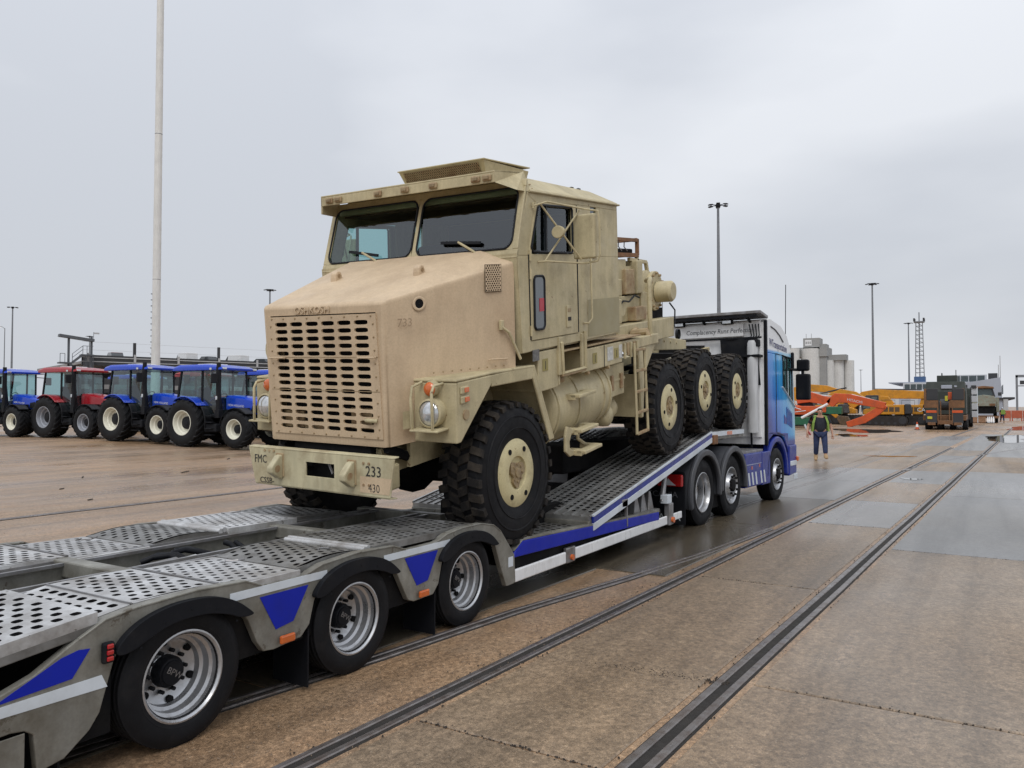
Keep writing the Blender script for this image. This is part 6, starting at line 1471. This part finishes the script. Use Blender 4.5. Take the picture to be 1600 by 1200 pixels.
# ---------------------------------------------------------------- excavators
M['exy'] = mat('excavator yellow', (.60,.265,.015), .45, var=.15, scale=1.2, dirt=(.22,.13,.04), damt=.3, dscale=2)
M['exo'] = mat('excavator orange', (.58,.09,.018), .45, var=.15, scale=1.2, dirt=(.28,.07,.03), damt=.3, dscale=2)
M['track'] = mat('muddy track steel', (.035,.032,.03), .7, .3, var=.3)
M['bucket'] = mat('rusty bucket steel', (.16,.105,.06), .7, .2, var=.35, dirt=(.06,.045,.03), damt=.5)
def excavator(label, loc, rz, m, links, cabin=True, counter='deckdark', s=1.0):
    t = thing('tracked_excavator', label, 'excavator', loc, rz, 'excavators parked across the apron'); t.scale = (1,1,1)
    def B(mb, n, mm, par=None, bevel=.03): return mb.build(n, M[mm] if isinstance(mm,str) else mm, par or t, bevel)
    for y in (-1.15,1.15):
        pts = []
        for cx,a0,a1 in ((1.75,-90,90),(-1.75,90,270)):
            for k in range(9): a = R(a0+(a1-a0)*k/8); pts.append((cx+.46*math.cos(a), .48+.46*math.sin(a)))
        tr = B(MB().prism(pts, y-.3, y+.3), 'track', 'track', None, .02)
        for k in range(14): B(MB().box(-1.95+.3*k,-1.80+.3*k,y-.31,y+.31,.0,.05), 'track_shoe', 'track', tr, 0); B(MB().box(-1.95+.3*k,-1.80+.3*k,y-.31,y+.31,.93,.975), 'track_shoe', 'track', tr, 0)
        for x in (-1.75,1.75): B(MB().lathe([(.34,-.33),(.34,.33)], (x,y,.48), n=18, cap=True), 'sprocket', 'deckdark', tr, .02)
        for k in range(5): B(MB().lathe([(.14,-.32),(.14,.32)], (-1.1+.55*k,y,.24), n=12, cap=True), 'roller', 'deckdark', tr, 0)
    B(MB().box(-1.2,1.2,-.9,.9,.45,.85), 'undercarriage', 'track'); B(MB().lathe([(.75,.85),(.75,1.08)], axis='z', n=20, cap=True), 'slew_ring', 'deckdark', None, 0)
    hs = B(MB().prism([(-1.9,1.08),(1.7,1.08),(1.7,1.55),(.6,2.0),(-1.9,2.05)], -1.3, 1.3), 'house', m, None, .06)
    for k in range(3):
        for s_ in (-1,1): B(MB().box(-1.5+.5*k,-1.1+.5*k,s_*1.302,s_*1.31,1.35,1.8), 'louvre', 'bucket', hs, 0)
    B(MB().prism([(-2.55,1.15),(-1.92,1.08),(-1.92,2.1),(-2.4,2.1)], -1.3, 1.3), 'counterweight', counter, None, .1)
    if cabin:
        cb = B(MB().prism([(.35,1.1),(1.75,1.1),(1.85,1.9),(1.45,2.95),(.35,2.95)], .35, 1.28), 'cab', 'deckdark', None, .05)
        B(MB().prism([(.45,1.9),(.95,1.9),(.95,2.8),(.45,2.8)], 1.283, 1.30), 'cab_window', 'tglass2', cb, 0); B(MB().prism([(1.05,1.6),(1.70,1.7),(1.40,2.8),(1.05,2.8)], 1.283, 1.30), 'cab_window', 'tglass2', cb, 0)
        B(MB().box(.4,1.45,.4,1.23,2.955,3.0), 'cab_roof', m, cb, .02)
    for k,(poly,w,mm,nm) in enumerate(links): B(MB().prism(poly, -w/2, w/2), nm, mm, None, .04)
    B(MB().path([(-1.0,-1.1,2.0),(-1.0,-1.1,2.5),(.2,-1.1,2.5),(.2,-1.1,2.0)], .025, 6), 'guard_rail', 'deckdark', None, 0)
    return t
M['tglass2'] = mat('excavator cab glass', (.10,.14,.13), .08, var=.4, scale=2, coat=.5)
Y_, O_ = M['exy'], M['exo']
def arm_poly(pts, w0, w1):
    """tapered boom outline along a centre line"""
    L, Rr = [], []
    n = len(pts)
    for k,(x,z) in enumerate(pts):
        a, b_ = pts[max(k-1,0)], pts[min(k+1,n-1)]; dx, dz = b_[0]-a[0], b_[1]-a[1]; l = math.hypot(dx,dz); w = (w0+(w1-w0)*k/(n-1))/2
        if 0 < k < n-1: w *= 1.25
        L.append((x-dz/l*w, z+dx/l*w)); Rr.append((x+dz/l*w, z-dx/l*w))
    return L+Rr[::-1]
def cyl(a, b_, w=.16): return arm_poly([a,((a[0]+b_[0])/2,(a[1]+b_[1])/2),b_], w, w*.6)
bucketp = lambda x, z, f: [(x,z),(x+f*.9,z-.1),(x+f*1.25,z-.7),(x+f*.9,z-1.05),(x+f*.2,z-.9),(x-f*.1,z-.35)]
excavator('yellow tracked excavator with dark cab facing the lorry, nearest the walking man', (83.8,8.3,0), R(92), Y_,
  [(arm_poly([(1.1,1.9),(2.6,2.95),(3.8,3.25),(5.6,2.5)],.8,.5),.6,Y_,'boom'),(arm_poly([(5.9,3.0),(5.0,1.6),(4.2,.8)],.5,.35),.4,Y_,'dipper_arm'),(cyl((1.4,1.7),(3.2,2.95)),.2,'bucket','boom_ram'),(cyl((3.3,3.75),(5.7,3.2)),.2,'deckdark','dipper_ram'),(bucketp(4.1,.95,-1),.9,'bucket','bucket')])
excavator('yellow excavator at the back with its long boom stretched to the right', (90.5,13.2,0), R(-88), Y_,
  [(arm_poly([(1.0,1.9),(2.4,3.0),(3.6,3.2),(8.2,3.05)],.8,.8),.6,Y_,'boom'),(arm_poly([(8.4,3.1),(8.0,1.9),(7.0,1.0)],.9,.4),.4,Y_,'dipper_arm'),(cyl((1.4,1.7),(3.4,2.9)),.2,'bucket','boom_ram'),(cyl((3.4,3.7),(7.9,3.6)),.2,'deckdark','dipper_ram'),(bucketp(7.1,1.2,1),1.0,'bucket','bucket')], True, 'deckdark')
excavator('yellow excavator behind the orange one with its boom laid level', (92.5,19.5,0), R(-93), Y_,
  [(arm_poly([(.2,3.4),(2.5,4.0),(4.6,3.85),(6.8,3.2)],.75,.55),.6,Y_,'boom'),(arm_poly([(1.0,1.9),(.6,2.6),(.4,3.4)],.6,.6),.5,Y_,'boom_foot'),(arm_poly([(6.9,3.4),(6.0,2.0),(5.2,1.0)],.5,.35),.4,Y_,'dipper_arm'),(bucketp(5.1,1.0,-1),.9,'bucket','bucket')], False)
excavator('yellow excavator half hidden behind the orange folded boom', (87.5,14.6,0), R(85), Y_,
  [(arm_poly([(1.1,1.9),(2.2,2.9),(3.4,3.1),(4.8,2.2)],1.0,.6),.6,Y_,'boom'),(arm_poly([(5.0,2.5),(4.4,1.4),(3.6,.7)],.6,.4),.4,Y_,'dipper_arm'),(bucketp(3.5,.85,-1),.9,'bucket','bucket')])
ox = excavator('orange tracked excavator with its folded boom resting on the ground', (76.6,15.4,0), R(-90), O_,
  [(arm_poly([(.4,2.55),(1.6,2.75),(3.4,2.30)],.85,.7),.6,O_,'boom_foot'),(arm_poly([(3.3,2.05),(3.9,2.65),(5.0,2.60),(8.0,1.92)],.8,.6),.6,O_,'boom'),(arm_poly([(8.0,2.0),(7.4,1.45),(6.2,.65),(4.8,.18)],.5,.55),.5,O_,'dipper_arm'),(cyl((1.2,3.05),(4.0,2.75),.12),.2,'tape','boom_ram'),(cyl((5.2,2.95),(7.9,2.2),.12),.2,'tape','dipper_ram')], True, M['exo'])
text('boom_lettering', 'HITACHI', .34, M['tape'], ox, (4.85,-.312,2.40), (1,0,-.22), (0,0,1), .002)
for c_ in kids(ox):
    if c_.name.startswith('boom_lettering'):
        pass
cx5 = excavator('yellow machine with dark counterweight half hidden by the tank transporter', (88.2,6.9,0), R(90), Y_,
  [(arm_poly([(1.1,1.9),(1.6,2.5),(2.2,2.7)],.9,.6),.6,Y_,'boom')], False)
text('counterweight_lettering', 'CAT', .55, M['white'], cx5, (-1.35,1.335,1.35), (-1,0,0), (0,0,1), .002)
gm = thing('green_drill', 'green farm implement with white tube frame and leaning white pipe beside the orange excavator', 'farm implement', (70.8,13.6,0), world=True)
M['green'] = mat('implement green', (.015,.11,.055), .45, var=.2)
MB().box(70.2,71.8,12.0,16.5,.25,.95).build('chassis', M['green'], gm, bevel=.05); MB().box(70.3,71.6,11.4,14.9,1.35,1.9).build('hopper', M['exo'], gm, bevel=.06); MB().box(70.4,71.4,10.2,12.4,1.2,1.85).build('green_hopper', M['green'], gm, bevel=.05)
for (a,b_) in (((70.1,16.2,2.5),(70.1,13.4,1.6)),((70.1,15.6,2.1),(70.1,14.2,.9)),((70.1,14.2,2.1),(70.1,15.2,.8)),((70.1,15.8,1.3),(70.1,14.9,2.4)),((70.1,15.9,1.1),(70.1,13.0,1.5)),((70.1,13.8,2.2),(70.1,14.6,1.0))): MB().tube(a,b_,.035,n=6).build('frame_tube', M['tape'], gm)
MB().tube((64.0,12.2,.95),(64.0,10.25,2.05),.10,n=12).build('leaning_pipe', M['white'], gm, smooth=40); MB().tube((64.0,12.2,.95),(70.4,12.6,.9),.05,n=8).build('pipe_arm', M['green'], gm)
for y in (12.4,15.8):
    MB().lathe([(.2,-.12),(.4,-.12),(.4,.12),(.2,.12)], (71,y,.4), n=20, cap=True).build('wheel', M['rubber'], gm)

# ---------------------------------------------------------------- tank transporter seen from behind, with its load
M['mrust'] = mat('rust brown ramp paint', (.21,.10,.042), .7, var=.3, scale=2, dirt=(.06,.035,.02), damt=.4)
M['mgreen'] = mat('dark military green', (.030,.038,.032), .6, var=.25, scale=1.5)
tt = thing('tank_transporter', 'rusty tank transporter trailer seen from behind with two upright loading ramps', 'trailer', (70,2.55,0), world=True)
def TB(mb, n, m, par=None, bevel=.02): return mb.build(n, M[m], par or tt, bevel)
TB(MB().box(70.2,79,1.05,4.05,.75,1.15), 'bed', 'mrust')
for y0 in (1.15,2.95):
    rp = TB(MB().box(69.75,69.95,y0,y0+1.0,1.75,2.35), 'loading_ramp', 'mrust')
    TB(MB().box(69.72,69.74,y0+.03,y0+.80,2.38,3.25), 'ramp_mesh', 'deckdark', rp); TB(MB().box(69.75,69.95,y0+(.82 if y0 > 2 else 0)-.0,y0+(1.0 if y0 > 2 else .14),2.35,3.28), 'ramp_post', 'mrust', rp)
    TB(MB().box(69.76,69.9,y0+.02,y0+.86,2.36,3.28), 'ramp_back', 'deckdark', rp)
    TB(MB().box(69.70,69.78,y0+.12,y0+.85,1.35,1.55), 'reflector_board', 'exo', rp); TB(MB().box(69.74,70.1,y0+.1,y0+.9,.55,1.32), 'bumper_panel', 'deckdark', rp); TB(MB().box(69.68,69.76,y0+.2,y0+.75,.38,.60), 'tail_lamp', 'mrust', rp)
for y in (1.95,2.15,2.75,2.95): TB(MB().box(69.72,69.84,y,y+.07,.40,2.3), 'ramp_strut', 'mrust')
TB(MB().box(69.7,69.9,2.0,3.0,.45,.75), 'rear_cross_beam', 'mrust'); TB(MB().box(69.68,69.70,3.35,3.72,.85,1.05), 'number_plate', 'plate_y') if 'plate_y' in M else None
M['plate_y'] = mat('yellow plate', (.55,.50,.04), .5); TB(MB().box(69.68,69.72,3.38,3.72,.86,1.06), 'number_plate', 'plate_y')
for x in (70.8,72.0,73.2,74.4):
    for y in (1.15,2.0,2.9,3.75): TB(MB().lathe([(.2,-.18),(.40,-.18),(.40,.18),(.2,.18)], (x,y,.40), n=18, cap=True), 'wheel', 'rubber', None, 0)
TB(MB().lathe([(.3,-.45),(.45,-.4),(.45,.4),(.3,.45)], (70.6,2.45,2.0), 'y', 18, True), 'winch_roll', 'deckdark'); TB(MB().box(70.2,70.3,2.3,2.5,2.3,2.7), 'yellow_box', 'plate_y'); TB(MB().box(70.2,70.4,2.02,2.28,2.4,3.0), 'orange_box', 'exo')
la = thing('armoured_vehicle', 'dark green armoured vehicle loaded on the tank transporter', 'military vehicle', (75.5,2.6,0), world=True)
def AB(mb, n, m, par=None, bevel=.04): return mb.build(n, M[m], par or la, bevel)
AB(MB().loft([[(74,1.1,1.2),(79.5,1.1,1.2),(79.5,4.1,1.2),(74,4.1,1.2)],[(74,1.1,3.1),(79.5,1.1,3.1),(79.5,4.1,3.1),(74,4.1,3.1)],[(74.2,1.2,3.95),(79,1.2,3.95),(79,4.0,3.95),(74.2,4.0,3.95)]]), 'hull', 'mgreen')
AB(MB().box(75,77.5,1.75,3.25,3.95,4.5), 'turret', 'mgreen'); AB(MB().box(73.93,73.99,2.1,2.9,3.35,3.65), 'rear_panel', 'clad2'); AB(MB().box(73.93,73.99,1.75,1.95,3.45,3.6), 'rear_lamp', 'clad2'); AB(MB().bar((76,1.85,4.5),(76,1.85,5.0),.06,.06), 'aerial', 'mgreen')
AB(MB().bar((76,2.9,4.5),(76,2.9,4.75),.1,.1), 'periscope', 'mgreen')
cab4 = thing('heavy_lorry', 'dark heavy lorry with pale side lockers pulling the tank transporter', 'lorry', (84,2.0,0), world=True)
MB().box(80.5,88,.9,1.6,.8,2.9).build('side_locker', M['mgreen'], cab4, bevel=.03); MB().box(80,88,.9,3.9,.7,1.2).build('chassis', M['deckdark'], cab4); MB().box(85,88.5,.8,4.0,1.2,3.6).build('cab', M['mgreen'], cab4, bevel=.1)
for k in range(4): MB().box(80.3,80.45,.35,.78,.9+.68*k,1.45+.68*k).build('pale_panel', M['clad'], cab4, bevel=.02)
MB().bar((80.4,.32,.4),(80.4,.32,3.6),.06,.06).build('ladder_rail', M['tape'], cab4); MB().bar((80.4,.85,.4),(80.4,.85,3.6),.06,.06).build('ladder_rail', M['deckdark'], cab4); MB().box(80.2,80.5,.4,.8,3.5,3.75).build('mirror', M['deckdark'], cab4)
for x in (81.5,83,86.8):
    for y in (.95,3.7): MB().lathe([(.3,-.2),(.6,-.2),(.6,.2),(.3,.2)], (x,y,.6), n=20, cap=True).build('wheel', M['rubber'], cab4)
cn = thing('traffic_cone', 'white and red traffic cone standing left of the tank transporter', 'traffic cone', (69.6,4.45,0), world=True)
MB().lathe([(.14,.03),(.09,.3),(.04,.62)], (69.6,4.45,0), 'z', 14, True).build('cone', M['exo'], cn, smooth=40); MB().box(69.4,69.8,4.25,4.65,0,.035).build('base', M['deckdark'], cn); MB().lathe([(.106,.22),(.066,.44)], (69.6,4.45,0), 'z', 14, True).tf(lambda x,y,z: (69.6+(x-69.6)*1.06,4.45+(y-4.45)*1.06,z)).build('white_band', M['white'], cn)

# wreck of a lorry on a ramp trailer, farther back
wk = thing('wrecked_lorry', 'pale green wrecked lorry facing the camera on a ramp trailer', 'lorry', (103,-.3,0), world=True)
def KB(mb, n, m, par=None, bevel=.04): return mb.build(n, M[m], par or wk, bevel)
M['pgreen'] = mat('faded pale green', (.26,.29,.24), .7, var=.25, scale=2, dirt=(.18,.09,.05), damt=.4)
KB(MB().prism([(1.0,1.95),(-1.35,1.95),(-1.40,2.7),(-1.2,3.05),(-.2,3.2),(.8,3.05),(1.05,2.7)], 102.6, 104.5, 'x'), 'hood', 'pgreen')
KB(MB().prism([(.95,3.0),(-1.35,3.0),(-1.1,4.0),(-.2,4.12),(.7,4.0)], 104.5, 107, 'x'), 'cab', 'deckdark')
KB(MB().prism([(.75,3.15),(-1.1,3.15),(-.95,3.85),(.55,3.85)], 104.42, 104.49, 'x'), 'windscreen', 'winband', None, 0)
KB(MB().prism([(.8,3.95),(-1.25,3.95),(-1.15,4.15),(-.2,4.25),(.7,4.15)], 104.2, 107, 'x'), 'cab_roof', 'mrust'); KB(MB().box(102.5,102.7,-1.35,1.0,1.9,2.3), 'front_bumper', 'pgreen'); KB(MB().box(102.45,102.5,-1.3,-.75,1.95,2.2), 'rust_patch', 'mrust'); KB(MB().box(102.45,102.5,.3,.9,1.95,2.2), 'rust_patch', 'mrust')
KB(MB().box(102.7,106,-1.3,.95,1.05,1.9), 'engine_bay', 'void'); KB(MB().box(104.3,104.5,-1.95,-1.6,3.1,3.5), 'mirror', 'deckdark'); KB(MB().box(104.3,104.5,1.2,1.5,2.0,2.7), 'mirror', 'tape'); KB(MB().box(104,106.5,-1.7,-1.4,1.2,2.9), 'side_panel', 'pgreen')
for y in (-1.3,.95): KB(MB().lathe([(.3,-.18),(.55,-.18),(.55,.18),(.3,.18)], (105.5,y,1.3), n=18, cap=True), 'wheel', 'rubber', None, 0)
rt = thing('ramp_trailer', 'low trailer with striped white ramps carrying the wrecked lorry', 'trailer', (102,-.3,0), world=True)
MB().box(102,112,-1.6,1.3,.55,.78).build('bed', M['mrust'], rt); MB().hexa([(101.0,-.35,.05),(102,-.35,.05),(102,1.0,.05),(101.0,1.0,.05),(101.0,-.35,.10),(102,-.35,.70),(102,1.0,.70),(101.0,1.0,.10)]).build('loading_apron', M['mrust'], rt)
for y0 in (-1.15,1.02):
    for k in range(4): MB().hexa([(100.9,y0+.18*k,.05),(102,y0+.18*k,.6),(102,y0+.18*k+.09,.6),(100.9,y0+.18*k+.09,.05),(100.9,y0+.18*k,.10),(102,y0+.18*k,.72),(102,y0+.18*k+.09,.72),(100.9,y0+.18*k+.09,.10)]).build('ramp_stripe', M['white'], rt)
for x in (106,107.2,108.4):
    for y in (-1.45,1.15): MB().lathe([(.2,-.15),(.4,-.15),(.4,.15),(.2,.15)], (x,y,.40), n=18, cap=True).build('wheel', M['rubber'], rt)

# ---------------------------------------------------------------- people
M['skin'] = mat('skin', (.40,.22,.15), .55, var=.1); M['polo'] = mat('dark navy polo shirt', (.012,.014,.022), .85, var=.2); M['jeans'] = mat('navy work trousers', (.018,.03,.085), .85, var=.25, scale=9)
M['hivis'] = mat('lime hi-vis', (.19,.30,.05), .7, var=.15, scale=8); M['boots'] = mat('tan work boots', (.38,.25,.13), .7, var=.2, scale=12); M['hair'] = mat('dark hair', (.03,.022,.018), .7); M['sole'] = mat('dark sole', (.03,.025,.02), .8)
def skinned(name, J, E, root, m, parent, sub=2):
    me = bpy.data.meshes.new(name); names = list(J); bm = bmesh.new(); lay = bm.verts.layers.skin.verify()
    vs = []
    for n in names:
        p, r = J[n][0], J[n][1]; v = bm.verts.new(p); v[lay].radius = (r, J[n][2] if len(J[n]) > 2 else r); v[lay].use_root = n == root; vs.append(v)
    for a,b_ in E: bm.edges.new((vs[names.index(a)], vs[names.index(b_)]))
    bm.to_mesh(me); bm.free(); me.materials.append(m)
    o = link(name, me, parent); s = o.modifiers.new('skin','SKIN'); s.use_smooth_shade = True
    d = o.modifiers.new('sub','SUBSURF'); d.levels = sub; d.render_levels = sub
    return o
def chain(*n): return list(zip(n, n[1:]))
def person(label, loc, rz, vest_closed=False, helmet=False, legs=None, s=1.0):
    t = thing('person', label, 'person', loc, rz); t.scale = (s,s,s)
    P = dict(pel=((0,0,.98),.15,.13), sp=((0,0,1.18),.16,.14), ch=((0,0,1.38),.165,.13), nk=((.01,0,1.53),.06), h0=((.025,0,1.60),.062,.07), h1=((.03,0,1.67),.068,.082), h2=((.02,0,1.73),.05,.06))
    arms = {}
    for sd_,y,el,wr in (('L',1,(-.03,.30,1.17),(.07,.33,.94)),('R',-1,(-.05,-.33,1.18),(.09,-.37,.98))):
        arms.update({'s'+sd_:((0,.19*y,1.45),.07), 'e'+sd_:(el,.047), 'w'+sd_:(wr,.032), 'p'+sd_:((wr[0]+.02,wr[1],wr[2]-.08),.034,.018)})
        for k,(dy,ln) in enumerate(((-.03,.065),(-.01,.08),(.012,.085),(.032,.07))):
            arms['f%d%s'%(k,sd_)] = ((wr[0]+.03,wr[1]+dy,wr[2]-.12),.010); arms['g%d%s'%(k,sd_)] = ((wr[0]+.05,wr[1]+dy,wr[2]-.12-ln*.5),.009); arms['i%d%s'%(k,sd_)] = ((wr[0]+.045,wr[1]+dy,wr[2]-.12-ln),.008)
        arms['t0'+sd_] = ((wr[0]+.05,wr[1]-.025*y,wr[2]-.06),.011); arms['t1'+sd_] = ((wr[0]+.075,wr[1]-.03*y,wr[2]-.10),.010)
    lg = legs or dict(hL=((.0,.10,.92),.095),kL=((.16,.115,.52),.065),aL=((.24,.12,.15),.045),tL=((.38,.13,.13),.035),hR=((0,-.10,.92),.095),kR=((.0,-.115,.50),.065),aR=((-.16,-.115,.12),.045),tR=((-.02,-.13,.05),.035))
    J = dict(P); J.update(arms); J.update(lg)
    E = chain('pel','sp','ch','nk','h0','h1','h2')
    for q in 'LR':
        E += chain('ch','s'+q,'e'+q,'w'+q,'p'+q)+chain('pel','h'+q,'k'+q,'a'+q,'t'+q)+chain('p'+q,'t0'+q,'t1'+q)
        for k in range(4): E += chain('p'+q,'f%d%s'%(k,q),'g%d%s'%(k,q),'i%d%s'%(k,q))
    body = skinned('body', J, E, 'pel', M['skin'], t)
    def grow(keys, d): return {k: (J[k][0], J[k][1]+d, (J[k][2] if len(J[k]) > 2 else J[k][1])+d) for k in keys}
    sl = {}
    S = grow(['pel','sp','ch','sL','sR'], .028)
    S['sp'] = ((.02,0,1.16),.185,.165); S['pel'] = ((0,0,.93),.172,.155)
    for q in 'LR':
        a, b_ = Vector(J['s'+q][0]), Vector(J['e'+q][0]); S['m'+q] = (tuple(a.lerp(b_,.75)), .078)
    skinned('polo_shirt', S, chain('pel','sp','ch','sL','mL')+chain('ch','sR','mR'), 'pel', M['polo'], t)
    T = grow(['hL','kL','hR','kR'], .016); T['pel'] = ((0,0,1.0),.165,.15)
    for q in 'LR':
        a, b_ = Vector(J['k'+q][0]), Vector(J['a'+q][0]); T['c'+q] = (tuple(a.lerp(b_,.78)), .072)
    skinned('trousers', T, chain('pel','hL','kL','cL')+chain('pel','hR','kR','cR'), 'pel', M['jeans'], t)
    for q in 'LR':
        a, k_, tt_ = Vector(J['a'+q][0]), Vector(J['k'+q][0]), Vector(J['t'+q][0])
        bo = skinned('boot', {'u':(tuple(a.lerp(k_,.30)),.064),'a':(tuple(a),.066),'t':(tuple(tt_),.052,.045),'e':(tuple(tt_+(tt_-a)*.3),.04,.03),'hl':(tuple(a-(tt_-a)*.3-Vector((0,0,.03))),.05)}, [('u','a'),('a','t'),('t','e'),('a','hl')], 'a', M['boots'], t)
    # vest: two front strips and a back panel
    if not vest_closed:
        for y in (-1,1):
            MB().loft([[(.12,y*.18,1.50),(.13,y*.12,1.50),(.115,y*.12,1.50),(.105,y*.18,1.50)],[(.16,y*.235,1.30),(.19,y*.17,1.30),(.175,y*.17,1.30),(.145,y*.235,1.30)],[(.13,y*.25,1.0),(.17,y*.20,1.0),(.155,y*.20,1.0),(.115,y*.25,1.0)]]).build('vest_front', M['hivis'], t, bevel=.005)
            MB().loft([[(.14,y*.10,1.51),(.14,y*.19,1.50),(-.16,y*.19,1.51),(-.16,y*.08,1.54)],[(.13,y*.11,1.53),(.13,y*.18,1.525),(-.17,y*.18,1.53),(-.17,y*.09,1.56)]]).build('vest_shoulder', M['hivis'], t, bevel=.005)
    else:
        skinned('vest', {'a':((0,0,.98),.20,.18),'b':((0,0,1.2),.205,.18),'c':((0,0,1.42),.205,.17)}, chain('a','b','c'), 'b', M['hivis'], t)
    MB().loft([[(-.19,-.24,1.0),(-.19,.24,1.0),(-.175,.24,1.0),(-.175,-.24,1.0)],[(-.19,-.23,1.52),(-.19,.23,1.52),(-.175,.23,1.52),(-.175,-.23,1.52)]]).build('vest_back', M['hivis'], t, bevel=.005)
    hr = MB().ball((-.022,0,1.722),.075,.074,.068,12,7) if not helmet else MB().ball((0,0,1.73),.11,.10,.09,12,7); hr.build('hair', M['hair'] if not helmet else M['tape'], t, smooth=60)
    hc = (.03,0,1.70)
    MB().ball((.108,0,1.65),.020,.014,.024).build('nose', M['skin'], t, smooth=60)
    for y in (-.034,.034): MB().ball((.092,y*.9,1.675),.010,.012,.009).build('eye', M['hair'], t, smooth=60)
    for y in (-.088,.088): MB().ball((.02,y*.82,1.665),.016,.010,.026).build('ear', M['skin'], t, smooth=60)
    MB().ball((.098,0,1.605),.009,.025,.006).build('mouth', mat('lips', (.24,.10,.08), .5), t, smooth=60)
    return t
man = person('man in dark shirt and open lime vest walking past the lorry', (27.8,4.70,0), R(196), s=.96); man.scale = (1.0,1.14,1.0)
bt = thing('warning_flag', 'red and white roll held in the walking man\'s right hand', 'roll', (28.35,5.18,.90), world=True)
MB().tube((28.30,5.10,.86),(28.32,5.22,1.02),.035,n=10).build('red_end', M['red_lens'], bt); MB().tube((28.32,5.22,1.02),(28.33,5.30,1.22),.032,n=10).build('white_end', M['tape'], bt)
person('far worker in lime vest and white helmet beside the wrecked lorry', (104.4,-2.0,0), R(20), True, True, s=.97)
# ---------------------------------------------------------------- loose stones and crumbled joints
def stones(name, pts, m, seed, r0=.004, r1=.014):
    rnd = random.Random(seed); mb = MB()
    for x,y in pts:
        r = rnd.uniform(r0,r1); a = rnd.uniform(0,6.28); z = gz(x,y)+.010
        v = [(x+r*math.cos(a+k*1.57)*rnd.uniform(.6,1.2), y+r*math.sin(a+k*1.57)*rnd.uniform(.6,1.2), z-.004) for k in range(4)]
        v += [(x+(p[0]-x)*.55+rnd.uniform(-.2,.2)*r, y+(p[1]-y)*.55, z+r*rnd.uniform(.3,.7)) for p in v]
        mb.hexa(v)
    return tag(mb.build(name, m), 'loose %s lying on the wet apron' % name.replace('_',' '), 'gravel', kind='stuff')
M['stone'] = mat('grit', (.20,.15,.11), .8, var=.5, scale=30)
M['stone2'] = mat('dark crumbs', (.05,.04,.032), .85, var=.4, scale=30)
rnd = random.Random(21)
pts = []
for _ in range(2600):
    s, t = rnd.uniform(-1.5,16), rnd.uniform(-6,2.0); pts.append(RF(s,t))
for _ in range(1200): pts.append((rnd.uniform(2.5,12), rnd.uniform(1.9,3.65)))
for _ in range(900): pts.append((rnd.uniform(3,16), rnd.uniform(6.8,16)))
stones('stone_grit', pts, M['stone'], 5, .002, .006)
pts = []
for x in (3.6, 8.2, 5.2, 11.0, 12.87):
    for _ in range(90):
        t = rnd.uniform(.15,1.3) if x not in (5.2,11.0) else rnd.uniform(-3,-.2); c = RF(s_at(x,t),t); pts.append((c[0]+rnd.gauss(0,.018), c[1]))
for _ in range(260):           # broken joint beside the right-hand rail
    t = abs(rnd.gauss(.15,.42)); c = RF(s_at(5.15-.12*t,t),t); pts.append((c[0]+rnd.gauss(0,.035), c[1]))
for s0 in range(420):
    s = rnd.uniform(-3,18); t = rnd.choice((.12,-.12,1.57,1.33))+rnd.gauss(0,.02); pts.append(RF(s,t))
stones('dark_crumbs', pts, M['stone2'], 6, .003, .010)
# small bits of litter and wood on the far apron
for i,(x,y,l,a) in enumerate(((9.4,17.5,.12,.3),(11.2,19.8,.35,1.0),(13.5,19.0,.45,.5),(14.8,17.2,.3,.8),(8.6,15.0,.1,0),(17.8,22.5,.4,.7))):
    MBx = MB().bar((x,y,.012),(x+l*math.cos(a),y+l*math.sin(a),.02),.03,.02)
    tag(MBx.build('wood_splinter', M['stone2'], bevel=.004), ('short dark splinter','long thin splinter','longest dark splinter','thin dark splinter','smallest dark chip','dark splinter by the tractors')[i]+' lying on the brown apron left of the truck', 'litter')
